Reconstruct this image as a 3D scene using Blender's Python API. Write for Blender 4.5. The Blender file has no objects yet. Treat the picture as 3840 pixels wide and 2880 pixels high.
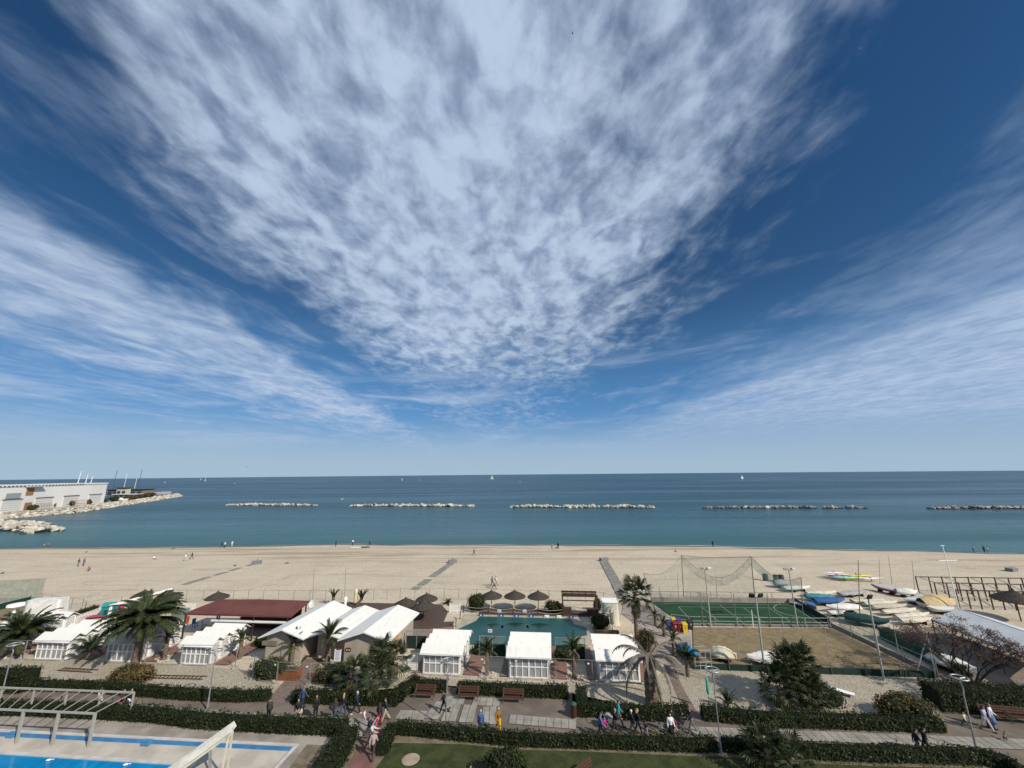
import bpy, bmesh, math, random
from mathutils import Vector, Matrix, noise as mnoise

sc = bpy.context.scene
R = random.Random(11)
rad = math.radians

# ------------------------------------------------------------------ camera
F = 1442.0            # focal length in pixels of the 3840 px wide photograph
H = 19.5              # eye height above the promenade
HORIZON_L, HORIZON_R = 1793.4, 1758.4      # true horizontal (visible sea edge lies 3.6 px lower)
RHO = math.atan2(HORIZON_L - HORIZON_R, 3840)
TH = math.atan2(((HORIZON_L + HORIZON_R) / 2 - 1440) * math.cos(RHO), F)
ct, st, cr, sr = math.cos(TH), math.sin(TH), math.cos(RHO), math.sin(RHO)
cam_d = bpy.data.cameras.new('camera')
cam = bpy.data.objects.new('camera', cam_d)
sc.collection.objects.link(cam)
cam_d.sensor_width = 36.0
cam_d.sensor_fit = 'HORIZONTAL'
cam_d.lens = F / 3840 * 36.0
cam_d.clip_start = 0.5
cam_d.clip_end = 60000
_r = Vector((cr, sr * st, -sr * ct)); _u = Vector((sr, -cr * st, cr * ct)); _b = Vector((0, -ct, -st))
cam.matrix_world = Matrix(((_r.x, _u.x, _b.x, 0), (_r.y, _u.y, _b.y, 0), (_r.z, _u.z, _b.z, H), (0, 0, 0, 1)))
sc.camera = cam

# ------------------------------------------------------------------ light
SUN_EL = rad(36.5)
SUN_DIR = Vector((0.775, -0.632, 0)).normalized() * math.cos(SUN_EL) + Vector((0, 0, math.sin(SUN_EL)))
sun_d = bpy.data.lights.new('sun', 'SUN')
sun_d.energy = 4.9
sun_d.angle = rad(0.53)
sun_d.color = (1.0, 0.93, 0.82)
sun = bpy.data.objects.new('sun', sun_d)
sc.collection.objects.link(sun)
sun.rotation_euler = (-SUN_DIR).to_track_quat('-Z', 'Y').to_euler()
sun.location = (60, -60, 80)

sc.view_settings.view_transform = 'Standard'
sc.view_settings.look = 'None'
sc.view_settings.gamma = 1.0
sc.view_settings.exposure = 0.0
sc.view_settings.use_curve_mapping = False

# ------------------------------------------------------------------ sky
world = bpy.data.worlds.new('World')
sc.world = world
world.use_nodes = True
nt = world.node_tree
nt.nodes.clear()

class NT:
    """tiny helper to wire shader nodes"""
    def __init__(s, t): s.t = t
    def n(s, typ, **kw):
        x = s.t.nodes.new(typ)
        for k, v in kw.items(): setattr(x, k, v)
        return x
    def put(s, sock, v):
        if hasattr(v, 'is_output') or isinstance(v, bpy.types.NodeSocket): s.t.links.new(v, sock)
        elif v is not None: sock.default_value = v
    def math(s, op, a, b=None, c=None, clamp=False):
        x = s.n('ShaderNodeMath', operation=op, use_clamp=clamp)
        s.put(x.inputs[0], a)
        if b is not None: s.put(x.inputs[1], b)
        if c is not None: s.put(x.inputs[2], c)
        return x.outputs[0]
    def smooth(s, v, a, b, lo=0.0, hi=1.0):
        x = s.n('ShaderNodeMapRange', interpolation_type='SMOOTHSTEP')
        s.put(x.inputs['Value'], v)
        x.inputs['From Min'].default_value = a; x.inputs['From Max'].default_value = b
        x.inputs['To Min'].default_value = lo; x.inputs['To Max'].default_value = hi
        return x.outputs[0]
    def noise(s, vec, scale, detail=5, rough=0.55, dist=0.0, lac=2.0):
        x = s.n('ShaderNodeTexNoise')
        s.put(x.inputs['Vector'], vec)
        x.inputs['Scale'].default_value = scale; x.inputs['Detail'].default_value = detail
        x.inputs['Roughness'].default_value = rough; x.inputs['Distortion'].default_value = dist
        x.inputs['Lacunarity'].default_value = lac
        return x.outputs['Fac']
    def scale(s, vec, sx, sy, sz, loc=(0, 0, 0), rot=0.0):
        x = s.n('ShaderNodeMapping')
        s.put(x.inputs['Vector'], vec)
        x.inputs['Scale'].default_value = (sx, sy, sz); x.inputs['Location'].default_value = loc
        x.inputs['Rotation'].default_value = (0, 0, rot)
        return x.outputs[0]
    def mix(s, f, a, b, mode='MIX'):
        x = s.n('ShaderNodeMix', data_type='RGBA', blend_type=mode)
        s.put(x.inputs[0], f)
        s.put(x.inputs[6], a if not isinstance(a, tuple) else (*a[:3], 1)); s.put(x.inputs[7], b if not isinstance(b, tuple) else (*b[:3], 1))
        return x.outputs[2]
    def ramp(s, f, pts, interp='LINEAR'):
        x = s.n('ShaderNodeValToRGB')
        x.color_ramp.interpolation = interp
        e = x.color_ramp.elements
        while len(e) < len(pts): e.new(0.5)
        for el, (p, c) in zip(e, pts):
            el.position = p
            el.color = (c, c, c, 1) if not isinstance(c, tuple) else (*c[:3], 1)
        s.put(x.inputs[0], f)
        return x.outputs[0]

w = NT(nt)
tc = w.n('ShaderNodeTexCoord')
sep = w.n('ShaderNodeSeparateXYZ')
nt.links.new(tc.outputs['Generated'], sep.inputs[0])
dx, dy, dz = sep.outputs
zpos = w.math('MAXIMUM', dz, 0.012)
cmb = w.n('ShaderNodeCombineXYZ')
w.put(cmb.inputs[0], dx); w.put(cmb.inputs[1], dy); w.put(cmb.inputs[2], zpos)
sky = w.n('ShaderNodeTexSky', sky_type='NISHITA', sun_disc=False)
sky.sun_elevation = SUN_EL
sky.sun_rotation = math.atan2(SUN_DIR.x, SUN_DIR.y)
sky.altitude = 0
sky.air_density = 1.0
sky.dust_density = 0.1
sky.ozone_density = 3.0
nt.links.new(cmb.outputs[0], sky.inputs[0])
# a high cloud sheet: directions are carried up to a flat layer, where the clouds lie in parallel streets
zl = w.math('ADD', w.math('MAXIMUM', dz, 0.0), 0.022)
lx = w.math('DIVIDE', dx, zl); ly = w.math('DIVIDE', dy, zl)
lc = w.n('ShaderNodeCombineXYZ')
w.put(lc.inputs[0], lx); w.put(lc.inputs[1], ly)
LP = lc.outputs[0]
warp = w.math('SUBTRACT', w.noise(w.scale(LP, 1.0, 0.55, 1), 1.1, 4, 0.6), 0.5)
warp2 = w.math('SUBTRACT', w.noise(w.scale(LP, 1.0, 0.35, 1, (7, 3, 0)), 3.2, 4, 0.6), 0.5)
xw = w.math('ADD', lx, w.math('ADD', w.math('MULTIPLY', warp, 0.75), w.math('MULTIPLY', warp2, 0.35)))
xw = w.math('ADD', xw, w.math('MULTIPLY', ly, 0.03))
xw = w.math('MULTIPLY', xw, w.smooth(ly, 0.35, 1.15, 1.42, 1.0))                 # the streets narrow overhead
X0, X1 = -6.0, 12.0
xn = w.math('DIVIDE', w.math('SUBTRACT', xw, X0), X1 - X0, clamp=True)
BAND = [(-6, .30), (-3.6, .34), (-2.8, .62), (-2.2, .86), (-1.85, .72), (-1.55, .26), (-1.25, .20), (-1.0, .62), (-.72, .95), (-.2, 1.0), (.3, .93),
        (.62, .72), (.88, .36), (1.15, .13), (1.6, .18), (2.1, .34), (2.8, .70), (4.2, .86), (7, .84), (12, .7)]
band = w.ramp(xn, [((p - X0) / (X1 - X0), v) for p, v in BAND])
in_mid = w.math('MULTIPLY', w.smooth(xw, -1.4, -1.0), w.smooth(xw, 0.8, 1.3, 1, 0))
yw = w.math('ADD', ly, w.math('MULTIPLY', warp, 1.6))
cut_mid = w.smooth(yw, 2.4, 4.0, 1.0, 0.42)
cut_side = w.smooth(yw, 5.0, 9.0, 1.0, 0.8)
cut = w.math('ADD', w.math('MULTIPLY', in_mid, cut_mid), w.math('MULTIPLY', w.math('SUBTRACT', 1.0, in_mid), cut_side))
cover = w.math('MULTIPLY', band, cut)
streak = w.noise(w.scale(LP, 1.8, 0.95, 1, (2.1, 0.4, 0), 0.06), 1.2, 7, 0.56, 0.7)
billow = w.noise(w.scale(LP, 7.6, 4.6, 1, (1, 5, 0), 0.12), 1.0, 5, 0.52, 0.45)
fine = w.noise(w.scale(LP, 15.0, 10.0, 1, (4, 1, 0), -0.2), 1.0, 5, 0.6, 0.3)
puff = w.math('ADD', w.math('MULTIPLY', billow, 0.66), w.math('MULTIPLY', fine, 0.34))
pw = w.math('ADD', 0.18, w.math('MULTIPLY', in_mid, 0.36))             # puffy in the middle street, streaky at the sides
tex = w.math('ADD', w.math('MULTIPLY', puff, pw), w.math('MULTIPLY', streak, w.math('SUBTRACT', 1.0, pw)))
tex = w.math('ADD', tex, w.math('MULTIPLY', w.math('SUBTRACT', 0.5, tex), w.smooth(xw, 1.0, 2.4, 0.0, 0.62)))   # a smoother veil on the right
dens = w.smooth(w.math('ADD', tex, w.math('MULTIPLY', cover, 0.47)), 0.56, 1.03)
gap = w.math('SUBTRACT', 1.0, w.math('MULTIPLY', w.math('MULTIPLY', in_mid, 0.28), w.smooth(puff, 0.32, 0.60, 1.0, 0.0)))
dens = w.math('MULTIPLY', w.math('MULTIPLY', dens, gap), w.smooth(dz, 0.02, 0.17, 0.12, 1.0))
bank = w.noise(w.scale(tc.outputs['Generated'], 2.4, 2.4, 17.0, (3.3, 1.2, 0.6)), 1.0, 7, 0.56, 0.5)      # far, low wisps seen edge on
bank = w.math('MULTIPLY', w.smooth(bank, 0.47, 0.70, 0.0, 0.72), w.math('MULTIPLY', w.smooth(dz, 0.03, 0.11), w.smooth(dz, 0.20, 0.36, 1.0, 0.0)))
dens = w.math('MAXIMUM', dens, bank)
cloud_c = w.mix(w.smooth(puff, 0.36, 0.62), (5.7, 7.2, 9.8), (7.2, 8.8, 11.2))
hs = w.n('ShaderNodeHueSaturation'); hs.inputs['Saturation'].default_value = 1.27; hs.inputs['Value'].default_value = 0.88; hs.inputs['Hue'].default_value = 0.502
w.put(hs.inputs['Color'], sky.outputs[0])
mid_air = w.math('MULTIPLY', w.smooth(dz, 0.06, 0.42, 1.0, 0.0), 0.62)
sky_c = w.mix(mid_air, hs.outputs[0], (1.35, 4.3, 9.7))
low_air = w.math('MULTIPLY', w.smooth(dz, 0.0, 0.16, 1.0, 0.0), 0.88)
sky_c = w.mix(low_air, sky_c, (5.6, 7.5, 9.2))
col = w.mix(w.math('MULTIPLY', dens, 0.96), sky_c, cloud_c)
bg = w.n('ShaderNodeBackground')
w.put(bg.inputs[0], col)
bg.inputs[1].default_value = 0.07
out = w.n('ShaderNodeOutputWorld')
nt.links.new(bg.outputs[0], out.inputs[0])
sc.cycles.use_denoising = True
sc.cycles.max_bounces = 6
sc.cycles.transparent_max_bounces = 12

# ------------------------------------------------------------------ pixels of the photograph -> places on the ground
SEA = -1.8
def ray(u, v):
    a = (u - 1920) / F; b = -(v - 1440) / F
    x = a * cr + b * sr; y = -a * sr + b * cr
    return x, ct - y * st, st + y * ct
def at_z(u, v, z=0.0):
    x, y, q = ray(u, v); t = (z - H) / q
    return Vector((x * t, y * t, z))
def at_y(u, v, Y):
    x, y, q = ray(u, v); t = Y / y
    return Vector((x * t, Y, H + q * t))
SHORE = [at_z(u, v, SEA) for u, v in [(-900, 2062), (0, 2057), (300, 2055), (830, 2050), (1300, 2041), (1500, 2043), (1900, 2043), (2300, 2044), (2600, 2047), (2900, 2056), (3300, 2064), (3840, 2076), (4500, 2092)]]
def shore_y(x):
    if x <= SHORE[0].x: return SHORE[0].y
    for a, b in zip(SHORE, SHORE[1:]):
        if x <= b.x:
            k = (x - a.x) / (b.x - a.x); k = k * k * (3 - 2 * k)
            return a.y + (b.y - a.y) * k
    return SHORE[-1].y
def fence_y(x): return 67.0 - 0.092 * (x + 20) if x < 10 else 64.2 + min(0.0, -0.02 * (x - 10))
def gz(x, y):
    f = fence_y(x)
    if y <= f: return 0.0
    k = (y - f) / (shore_y(x) - f)
    if k <= 1: return SEA * (0.75 * k + 0.25 * k ** 3)
    return SEA * k ** 1.5
def G(u, v):
    z = 0.0
    for _ in range(14):
        p = at_z(u, v, z); z = gz(p.x, p.y)
    return Vector((p.x, p.y, z))

# ------------------------------------------------------------------ materials
def mat(name, c, c2=None, rough=0.8, scale=1.5, bump=0.0, bscale=30.0, spec=0.25, metal=0.0, lo=0.35, hi=0.65, st=(1, 1, 1), bdist=0.02, local=False, detail=6):
    m = bpy.data.materials.new(name); m.use_nodes = True
    k = NT(m.node_tree); b = m.node_tree.nodes['Principled BSDF']
    b.inputs['Roughness'].default_value = rough
    b.inputs['Specular IOR Level'].default_value = spec
    b.inputs['Metallic'].default_value = metal
    if local: pos = k.n('ShaderNodeTexCoord').outputs['Object']
    else: pos = k.n('ShaderNodeNewGeometry').outputs['Position']
    if c2 is None: c2 = tuple(x * 0.78 for x in c)
    pv = k.scale(pos, *st)
    f = k.smooth(k.noise(pv, scale, detail, 0.6), lo, hi)
    k.put(b.inputs['Base Color'], k.mix(f, c, c2))
    if bump:
        bn = k.n('ShaderNodeBump'); bn.inputs['Strength'].default_value = bump; bn.inputs['Distance'].default_value = bdist
        k.put(bn.inputs['Height'], k.noise(pos, bscale, 4, 0.6))
        k.put(b.inputs['Normal'], bn.outputs[0])
    return m
def plain(name, c, rough=0.6, **kw):
    return mat(name, c, tuple(x * 0.85 for x in c), rough, 2.5, **kw)
def leafmat(name, dark, light, scale=1.3, trans=0.25):
    m = bpy.data.materials.new(name); m.use_nodes = True
    k = NT(m.node_tree); b = m.node_tree.nodes['Principled BSDF']
    b.inputs['Roughness'].default_value = 0.55; b.inputs['Specular IOR Level'].default_value = 0.25
    pos = k.n('ShaderNodeNewGeometry').outputs['Position']
    f = k.math('ADD', k.math('MULTIPLY', k.noise(pos, scale, 3, 0.6), 0.5), k.math('MULTIPLY', k.noise(pos, 9.0, 2, 0.6), 0.5))
    cc = k.mix(k.smooth(f, 0.36, 0.66), dark, light)
    k.put(b.inputs['Base Color'], cc)
    tr = k.n('ShaderNodeBsdfTranslucent'); k.put(tr.inputs[0], cc)
    mx = k.n('ShaderNodeMixShader'); mx.inputs[0].default_value = trans
    L = m.node_tree.links
    L.new(b.outputs[0], mx.inputs[1]); L.new(tr.outputs[0], mx.inputs[2])
    L.new(mx.outputs[0], m.node_tree.nodes['Material Output'].inputs[0])
    return m
def netmat(name, c, alpha):
    m = bpy.data.materials.new(name); m.use_nodes = True
    k = NT(m.node_tree); b = m.node_tree.nodes['Principled BSDF']
    b.inputs['Base Color'].default_value = (*c, 1); b.inputs['Roughness'].default_value = 0.8
    pos = k.n('ShaderNodeNewGeometry').outputs['Position']
    a = k.smooth(k.noise(pos, 1.4, 3, 0.6), 0.3, 0.7, alpha * 0.7, alpha * 1.3)
    k.put(b.inputs['Alpha'], a)
    return m

# ------------------------------------------------------------------ geometry helpers
C = sc.collection.objects
def frame_of(d):
    d = d.normalized()
    a = Vector((0, 0, 1)) if abs(d.z) < 0.95 else Vector((1, 0, 0))
    x = d.cross(a).normalized(); y = x.cross(d).normalized()
    return x, y
class MB:
    def __init__(s): s.v = []; s.f = []; s.mi = []; s.m = 0; s.smooth = False; s.sm = []
    def add(s, vs, fs):
        o = len(s.v); s.v += [tuple(p) for p in vs]
        for f in fs: s.f.append([o + i for i in f]); s.mi.append(s.m); s.sm.append(s.smooth)
        return s
    def box(s, c, size, rz=0.0):
        hx, hy, hz = size[0] / 2, size[1] / 2, size[2] / 2; cc, ss = math.cos(rz), math.sin(rz); vs = []
        for z in (-hz, hz):
            for x, y in ((-hx, -hy), (hx, -hy), (hx, hy), (-hx, hy)):
                vs.append((c[0] + x * cc - y * ss, c[1] + x * ss + y * cc, c[2] + z))
        return s.add(vs, [(3, 2, 1, 0), (4, 5, 6, 7), (0, 1, 5, 4), (1, 2, 6, 5), (2, 3, 7, 6), (3, 0, 4, 7)])
    def beam(s, p, q, wdt, h, up=Vector((0, 0, 1))):
        p, q = Vector(p), Vector(q); d = (q - p).normalized()
        x = d.cross(up)
        if x.length < 1e-3: x = Vector((1, 0, 0))
        x.normalize(); y = x.cross(d).normalized()
        vs = [b + x * i * wdt / 2 + y * j * h / 2 for b in (p, q) for i, j in ((-1, -1), (1, -1), (1, 1), (-1, 1))]
        return s.add(vs, [(3, 2, 1, 0), (4, 5, 6, 7), (0, 1, 5, 4), (1, 2, 6, 5), (2, 3, 7, 6), (3, 0, 4, 7)])
    def tube(s, pts, r, n=6, cap=True):
        pts = [Vector(p) for p in pts]
        if not hasattr(r, '__len__'): r = [r] * len(pts)
        vs = []; fs = []
        for i, p in enumerate(pts):
            d = pts[min(i + 1, len(pts) - 1)] - pts[max(i - 1, 0)]
            x, y = frame_of(d)
            for k in range(n):
                a = 2 * math.pi * k / n
                vs.append(p + (x * math.cos(a) + y * math.sin(a)) * r[i])
        for i in range(len(pts) - 1):
            for k in range(n):
                fs.append((i * n + k, i * n + (k + 1) % n, (i + 1) * n + (k + 1) % n, (i + 1) * n + k))
        if cap:
            fs.append(tuple(range(n - 1, -1, -1))); fs.append(tuple(range((len(pts) - 1) * n, len(pts) * n)))
        return s.add(vs, fs)
    def lathe(s, prof, n=12, c=(0, 0, 0), cap=True):
        vs = [(c[0] + r * math.cos(2 * math.pi * k / n), c[1] + r * math.sin(2 * math.pi * k / n), c[2] + z) for r, z in prof for k in range(n)]
        fs = [(i * n + k, i * n + (k + 1) % n, (i + 1) * n + (k + 1) % n, (i + 1) * n + k) for i in range(len(prof) - 1) for k in range(n)]
        if cap: fs += [tuple(range(n - 1, -1, -1)), tuple(range((len(prof) - 1) * n, len(prof) * n))]
        return s.add(vs, fs)
    def ball(s, c, r, n=10, m=7):
        if not hasattr(r, '__len__'): r = (r, r, r)
        prof = [(math.sin(math.pi * i / m), -math.cos(math.pi * i / m)) for i in range(m + 1)]
        prof[0] = (0.02, -1); prof[-1] = (0.02, 1)
        vs = [(c[0] + r[0] * q * math.cos(2 * math.pi * k / n), c[1] + r[1] * q * math.sin(2 * math.pi * k / n), c[2] + r[2] * z) for q, z in prof for k in range(n)]
        fs = [(i * n + k, i * n + (k + 1) % n, (i + 1) * n + (k + 1) % n, (i + 1) * n + k) for i in range(m) for k in range(n)]
        return s.add(vs, fs + [tuple(range(n - 1, -1, -1)), tuple(range(m * n, m * n + n))])
    def prism(s, poly, z0, z1):
        n = len(poly)
        a = sum(poly[i][0] * poly[(i + 1) % n][1] - poly[(i + 1) % n][0] * poly[i][1] for i in range(n))
        if a < 0: poly = poly[::-1]
        vs = [(p[0], p[1], z0) for p in poly] + [(p[0], p[1], z1) for p in poly]
        return s.add(vs, [tuple(range(n - 1, -1, -1)), tuple(range(n, 2 * n))] + [(i, (i + 1) % n, n + (i + 1) % n, n + i) for i in range(n)])
    def quad(s, a, b, c, d): return s.add([a, b, c, d], [(0, 1, 2, 3)])
    def leaf(s, p, size, nrm, spin, asp=0.55):
        x, y = frame_of(nrm)
        a = x * math.cos(spin) + y * math.sin(spin); b = nrm.normalized().cross(a)
        return s.add([p - a * size * .5, p + b * size * asp * .5, p + a * size * .5, p - b * size * asp * .5], [(0, 1, 2, 3)])
    def mesh(s, name, mats):
        me = bpy.data.meshes.new(name)
        me.from_pydata(s.v, [], s.f)
        if not isinstance(mats, (list, tuple)): mats = [mats]
        for m in mats: me.materials.append(m)
        me.polygons.foreach_set('material_index', s.mi)
        me.polygons.foreach_set('use_smooth', s.sm)
        me.update()
        return me
    def build(s, name, mats, parent=None):
        o = bpy.data.objects.new(name, s.mesh(name, mats)); C.link(o)
        if parent is not None: o.parent = parent
        return o
def obj(name, me, parent=None, loc=(0, 0, 0), rot=(0, 0, 0), scl=(1, 1, 1)):
    o = bpy.data.objects.new(name, me); C.link(o)
    o.location = loc; o.rotation_euler = rot; o.scale = scl
    if parent is not None: o.parent = parent
    return o
def tag(o, label, cat, group=None):
    o['label'] = label; o['category'] = cat
    if group: o['group'] = group
    return o
def thing(name, label, cat, loc=(0, 0, 0), rz=0.0, group=None, scl=1.0):
    o = bpy.data.objects.new(name, None); C.link(o); o.empty_display_size = 0.2
    o.location = loc; o.rotation_euler = (0, 0, rz); o.scale = (scl, scl, scl)
    return tag(o, label, cat, group)
def struct(o, kind='structure'): o['kind'] = kind; return o
def copy_tree(o, parent=None):
    c = o.copy(); C.link(c); c.parent = parent
    for ch in list(o.children): copy_tree(ch, c)
    return c
def clone(root, label, loc, rz=0.0, scl=1.0):
    c = copy_tree(root); c['label'] = label; c.location = loc; c.rotation_euler = (0, 0, rz); c.scale = (scl, scl, scl)
    return c
def recolor(o, m, i=0):
    o.material_slots[i].link = 'OBJECT'; o.material_slots[i].material = m

# ================================================================== materials of the place
def sand_material():
    m = bpy.data.materials.new('pebble sand'); m.use_nodes = True
    k = NT(m.node_tree); b = m.node_tree.nodes['Principled BSDF']
    b.inputs['Roughness'].default_value = 0.95; b.inputs['Specular IOR Level'].default_value = 0.1
    pos = k.n('ShaderNodeNewGeometry').outputs['Position']
    s = k.n('ShaderNodeSeparateXYZ'); k.put(s.inputs[0], pos)
    base = k.mix(k.smooth(k.noise(pos, 0.12, 5, 0.6), 0.3, 0.7), (0.585, 0.500, 0.380), (0.515, 0.44, 0.335))
    peb = k.noise(pos, 3.2, 6, 0.72)
    base = k.mix(k.smooth(peb, 0.36, 0.62, 0.55, 0.0), base, (0.32, 0.265, 0.19))
    base = k.mix(k.smooth(peb, 0.55, 0.70, 0.0, 0.45), base, (0.70, 0.62, 0.49))
    # lines of weed and darker gravel left by the waves, running along the shore
    wr = k.noise(k.scale(pos, 0.016, 0.20, 1), 1.0, 7, 0.6, 0.6)
    zone = k.smooth(s.outputs[2], -0.55, -1.05)
    base = k.mix(k.math('MULTIPLY', k.smooth(wr, 0.50, 0.62), k.math('MULTIPLY', zone, 0.55)), base, (0.24, 0.165, 0.10))
    wr2 = k.noise(k.scale(pos, 0.05, 0.5, 1, (3, 9, 0)), 1.0, 6, 0.6, 0.4)
    base = k.mix(k.math('MULTIPLY', k.smooth(wr2, 0.56, 0.70), 0.45), base, (0.27, 0.22, 0.165))
    tr = k.math('FRACT', k.math('MULTIPLY', k.noise(k.scale(pos, 0.007, 0.026, 1, (1, 6, 0)), 1.0, 2, 0.5), 11.0))
    trk = k.smooth(k.math('ABSOLUTE', k.math('SUBTRACT', tr, 0.5)), 0.0, 0.045, 1.0, 0.0)
    base = k.mix(k.math('MULTIPLY', k.math('MULTIPLY', trk, k.smooth(k.noise(pos, 0.3, 4, 0.7), 0.42, 0.58)), 0.4), base, (0.28, 0.225, 0.16))
    # the wet rim of the water
    base = k.mix(k.smooth(s.outputs[2], -1.66, -1.78), base, (0.13, 0.105, 0.08))
    k.put(b.inputs['Base Color'], base)
    bn = k.n('ShaderNodeBump'); bn.inputs['Strength'].default_value = 0.9; bn.inputs['Distance'].default_value = 0.12
    k.put(bn.inputs['Height'], k.math('ADD', k.noise(pos, 1.6, 6, 0.7), k.math('MULTIPLY', k.noise(pos, 0.25, 3, 0.6), 1.2)))
    k.put(b.inputs['Normal'], bn.outputs[0])
    return m
def sea_material():
    m = bpy.data.materials.new('sea water'); m.use_nodes = True
    k = NT(m.node_tree); b = m.node_tree.nodes['Principled BSDF']
    pos = k.n('ShaderNodeNewGeometry').outputs['Position']
    s = k.n('ShaderNodeSeparateXYZ'); k.put(s.inputs[0], pos)
    yy = k.math('ADD', s.outputs[1], k.math('MULTIPLY', s.outputs[0], 0.09))
    big = k.noise(k.scale(pos, 0.004, 0.012, 1), 1.0, 5, 0.6, 0.4)
    d = k.math('ADD', yy, k.math('MULTIPLY', k.math('SUBTRACT', big, 0.5), 90.0))
    c = k.mix(k.smooth(d, 118, 215), (0.044, 0.122, 0.124), (0.016, 0.066, 0.082))
    c = k.mix(k.smooth(d, 190, 520), c, (0.007, 0.036, 0.058))
    c = k.mix(k.smooth(d, 900, 6000), c, (0.008, 0.032, 0.052))
    # wind lanes
    lane = k.noise(k.scale(pos, 0.0022, 0.021, 1, (5, 2, 0)), 1.0, 6, 0.6, 0.5)
    c = k.mix(k.smooth(lane, 0.44, 0.68, 0.0, 0.6), c, (0.046, 0.100, 0.112))
    k.put(b.inputs['Base Color'], c)
    b.inputs['IOR'].default_value = 1.33
    b.inputs['Specular IOR Level'].default_value = 0.17
    k.put(b.inputs['Roughness'], k.smooth(lane, 0.35, 0.7, 0.22, 0.40))
    bn = k.n('ShaderNodeBump'); bn.inputs['Strength'].default_value = 0.55; bn.inputs['Distance'].default_value = 0.5
    h = k.math('ADD', k.noise(k.scale(pos, 0.22, 0.75, 1), 1.0, 5, 0.62, 0.3), k.math('MULTIPLY', k.noise(k.scale(pos, 0.03, 0.14, 1), 1.0, 4, 0.6), 2.0))
    k.put(bn.inputs['Height'], h); k.put(b.inputs['Normal'], bn.outputs[0])
    return m
SAND = sand_material(); SEAM = sea_material()
ROCK = mat('pale limestone', (0.56, 0.51, 0.43), (0.33, 0.295, 0.24), 0.9, 0.35, 0.7, 2.5, bdist=0.15)
ROCKG = mat('grey weathered rock', (0.30, 0.29, 0.27), (0.14, 0.135, 0.125), 0.9, 0.4, 0.7, 2.5, bdist=0.15)
ROCKW = mat('wet dark rock', (0.07, 0.068, 0.055), (0.035, 0.036, 0.03), 0.5, 0.5, 0.5, 2.5)
WHITE = mat('white paint', (0.80, 0.79, 0.76), (0.70, 0.69, 0.66), 0.6, 0.7, lo=.45, hi=.8)
ROOFW = mat('white roof sheeting', (0.70, 0.69, 0.645), (0.58, 0.56, 0.50), 0.65, 0.9, 0.25, 5, lo=.48, hi=.8, st=(3.5, .8, 1))
PANE = mat('frosted panel', (0.33, 0.34, 0.335), (0.27, 0.28, 0.275), 0.35, 0.8, spec=0.5)
WALLB = mat('harbour hall render', (0.72, 0.71, 0.68), (0.63, 0.62, 0.59), 0.85, 0.06, lo=.4, hi=.75)
DARK = plain('dark parts and shaded interior', (0.035, 0.034, 0.033), 0.8)  # plain dark parts; under the awning the shade is put into this colour
BROWNP = plain('brown painted door', (0.30, 0.17, 0.10), 0.7)
WINDG = plain('grey window', (0.30, 0.34, 0.34), 0.25, spec=0.6)
STEEL = mat('galvanised steel', (0.42, 0.42, 0.41), (0.30, 0.30, 0.29), 0.45, 2.0, metal=0.55)
STEELD = plain('dark steel', (0.10, 0.10, 0.10), 0.5)
MASTM = plain('pale mast', (0.72, 0.72, 0.70), 0.4)
MASTD = plain('dark mast', (0.08, 0.09, 0.10), 0.4)
CONC = mat('pale concrete', (0.40, 0.37, 0.33), (0.29, 0.265, 0.235), 0.9, 0.5, 0.3, 12)
LEAF_H = leafmat('hedge leaves', (0.009, 0.017, 0.004), (0.040, 0.056, 0.013))
LEAF_B = leafmat('bush leaves', (0.020, 0.030, 0.008), (0.085, 0.098, 0.026))
LEAF_R = leafmat('reddish bush leaves', (0.06, 0.05, 0.018), (0.17, 0.12, 0.04))
LEAF_P = leafmat('palm green', (0.015, 0.024, 0.008), (0.068, 0.084, 0.028), 2.0)
LEAF_Y = leafmat('dry palm straw', (0.16, 0.12, 0.06), (0.33, 0.26, 0.15), 2.0)
LEAF_D = leafmat('dead grey frond', (0.12, 0.10, 0.075), (0.27, 0.235, 0.185), 2.0)
BARK = mat('palm bark', (0.19, 0.145, 0.10), (0.085, 0.065, 0.045), 0.95, 5.0, 0.9, 14, st=(1, 1, 3))
TWIG = mat('twigs', (0.10, 0.08, 0.06), (0.06, 0.05, 0.04), 0.95, 4.0)
WOODD = mat('dark stained wood', (0.085, 0.045, 0.03), (0.05, 0.028, 0.02), 0.75, 3.0, st=(1, 8, 8))
DECK = mat('brown deck boards', (0.105, 0.072, 0.055), (0.065, 0.044, 0.034), 0.8, 3.0, 0.3, 8, st=(0.6, 6, 1))

# ================================================================== terrain and sea
def build_terrain():
    xs = [-420 + 10 * i for i in range(17)] + [-250 + 3 * i for i in range(150)] + [200 + 10 * i for i in range(22)]
    ys = [8 + 4 * i for i in range(11)] + [52 + 1.5 * i for i in range(60)] + [142 + 6 * i for i in range(5)]
    mb = MB(); mb.smooth = True; vs = []
    for y in ys:
        for x in xs:
            z = gz(x, y)
            if y > 66: z += 0.10 * (mnoise.noise(Vector((x * .12, y * .25, 0)))) * min(1, (y - 66) / 8) * (1.0 if z > -1.6 else 0.35)
            if y < 39.4 and x < -16: z = -2.2                # hollow below the swimming pool terrace
            vs.append((x, y, z))
    n = len(xs)
    mb.add(vs, [(j * n + i, j * n + i + 1, (j + 1) * n + i + 1, (j + 1) * n + i) for j in range(len(ys) - 1) for i in range(n - 1)])
    struct(mb.build('beach', SAND))
build_terrain()
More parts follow.
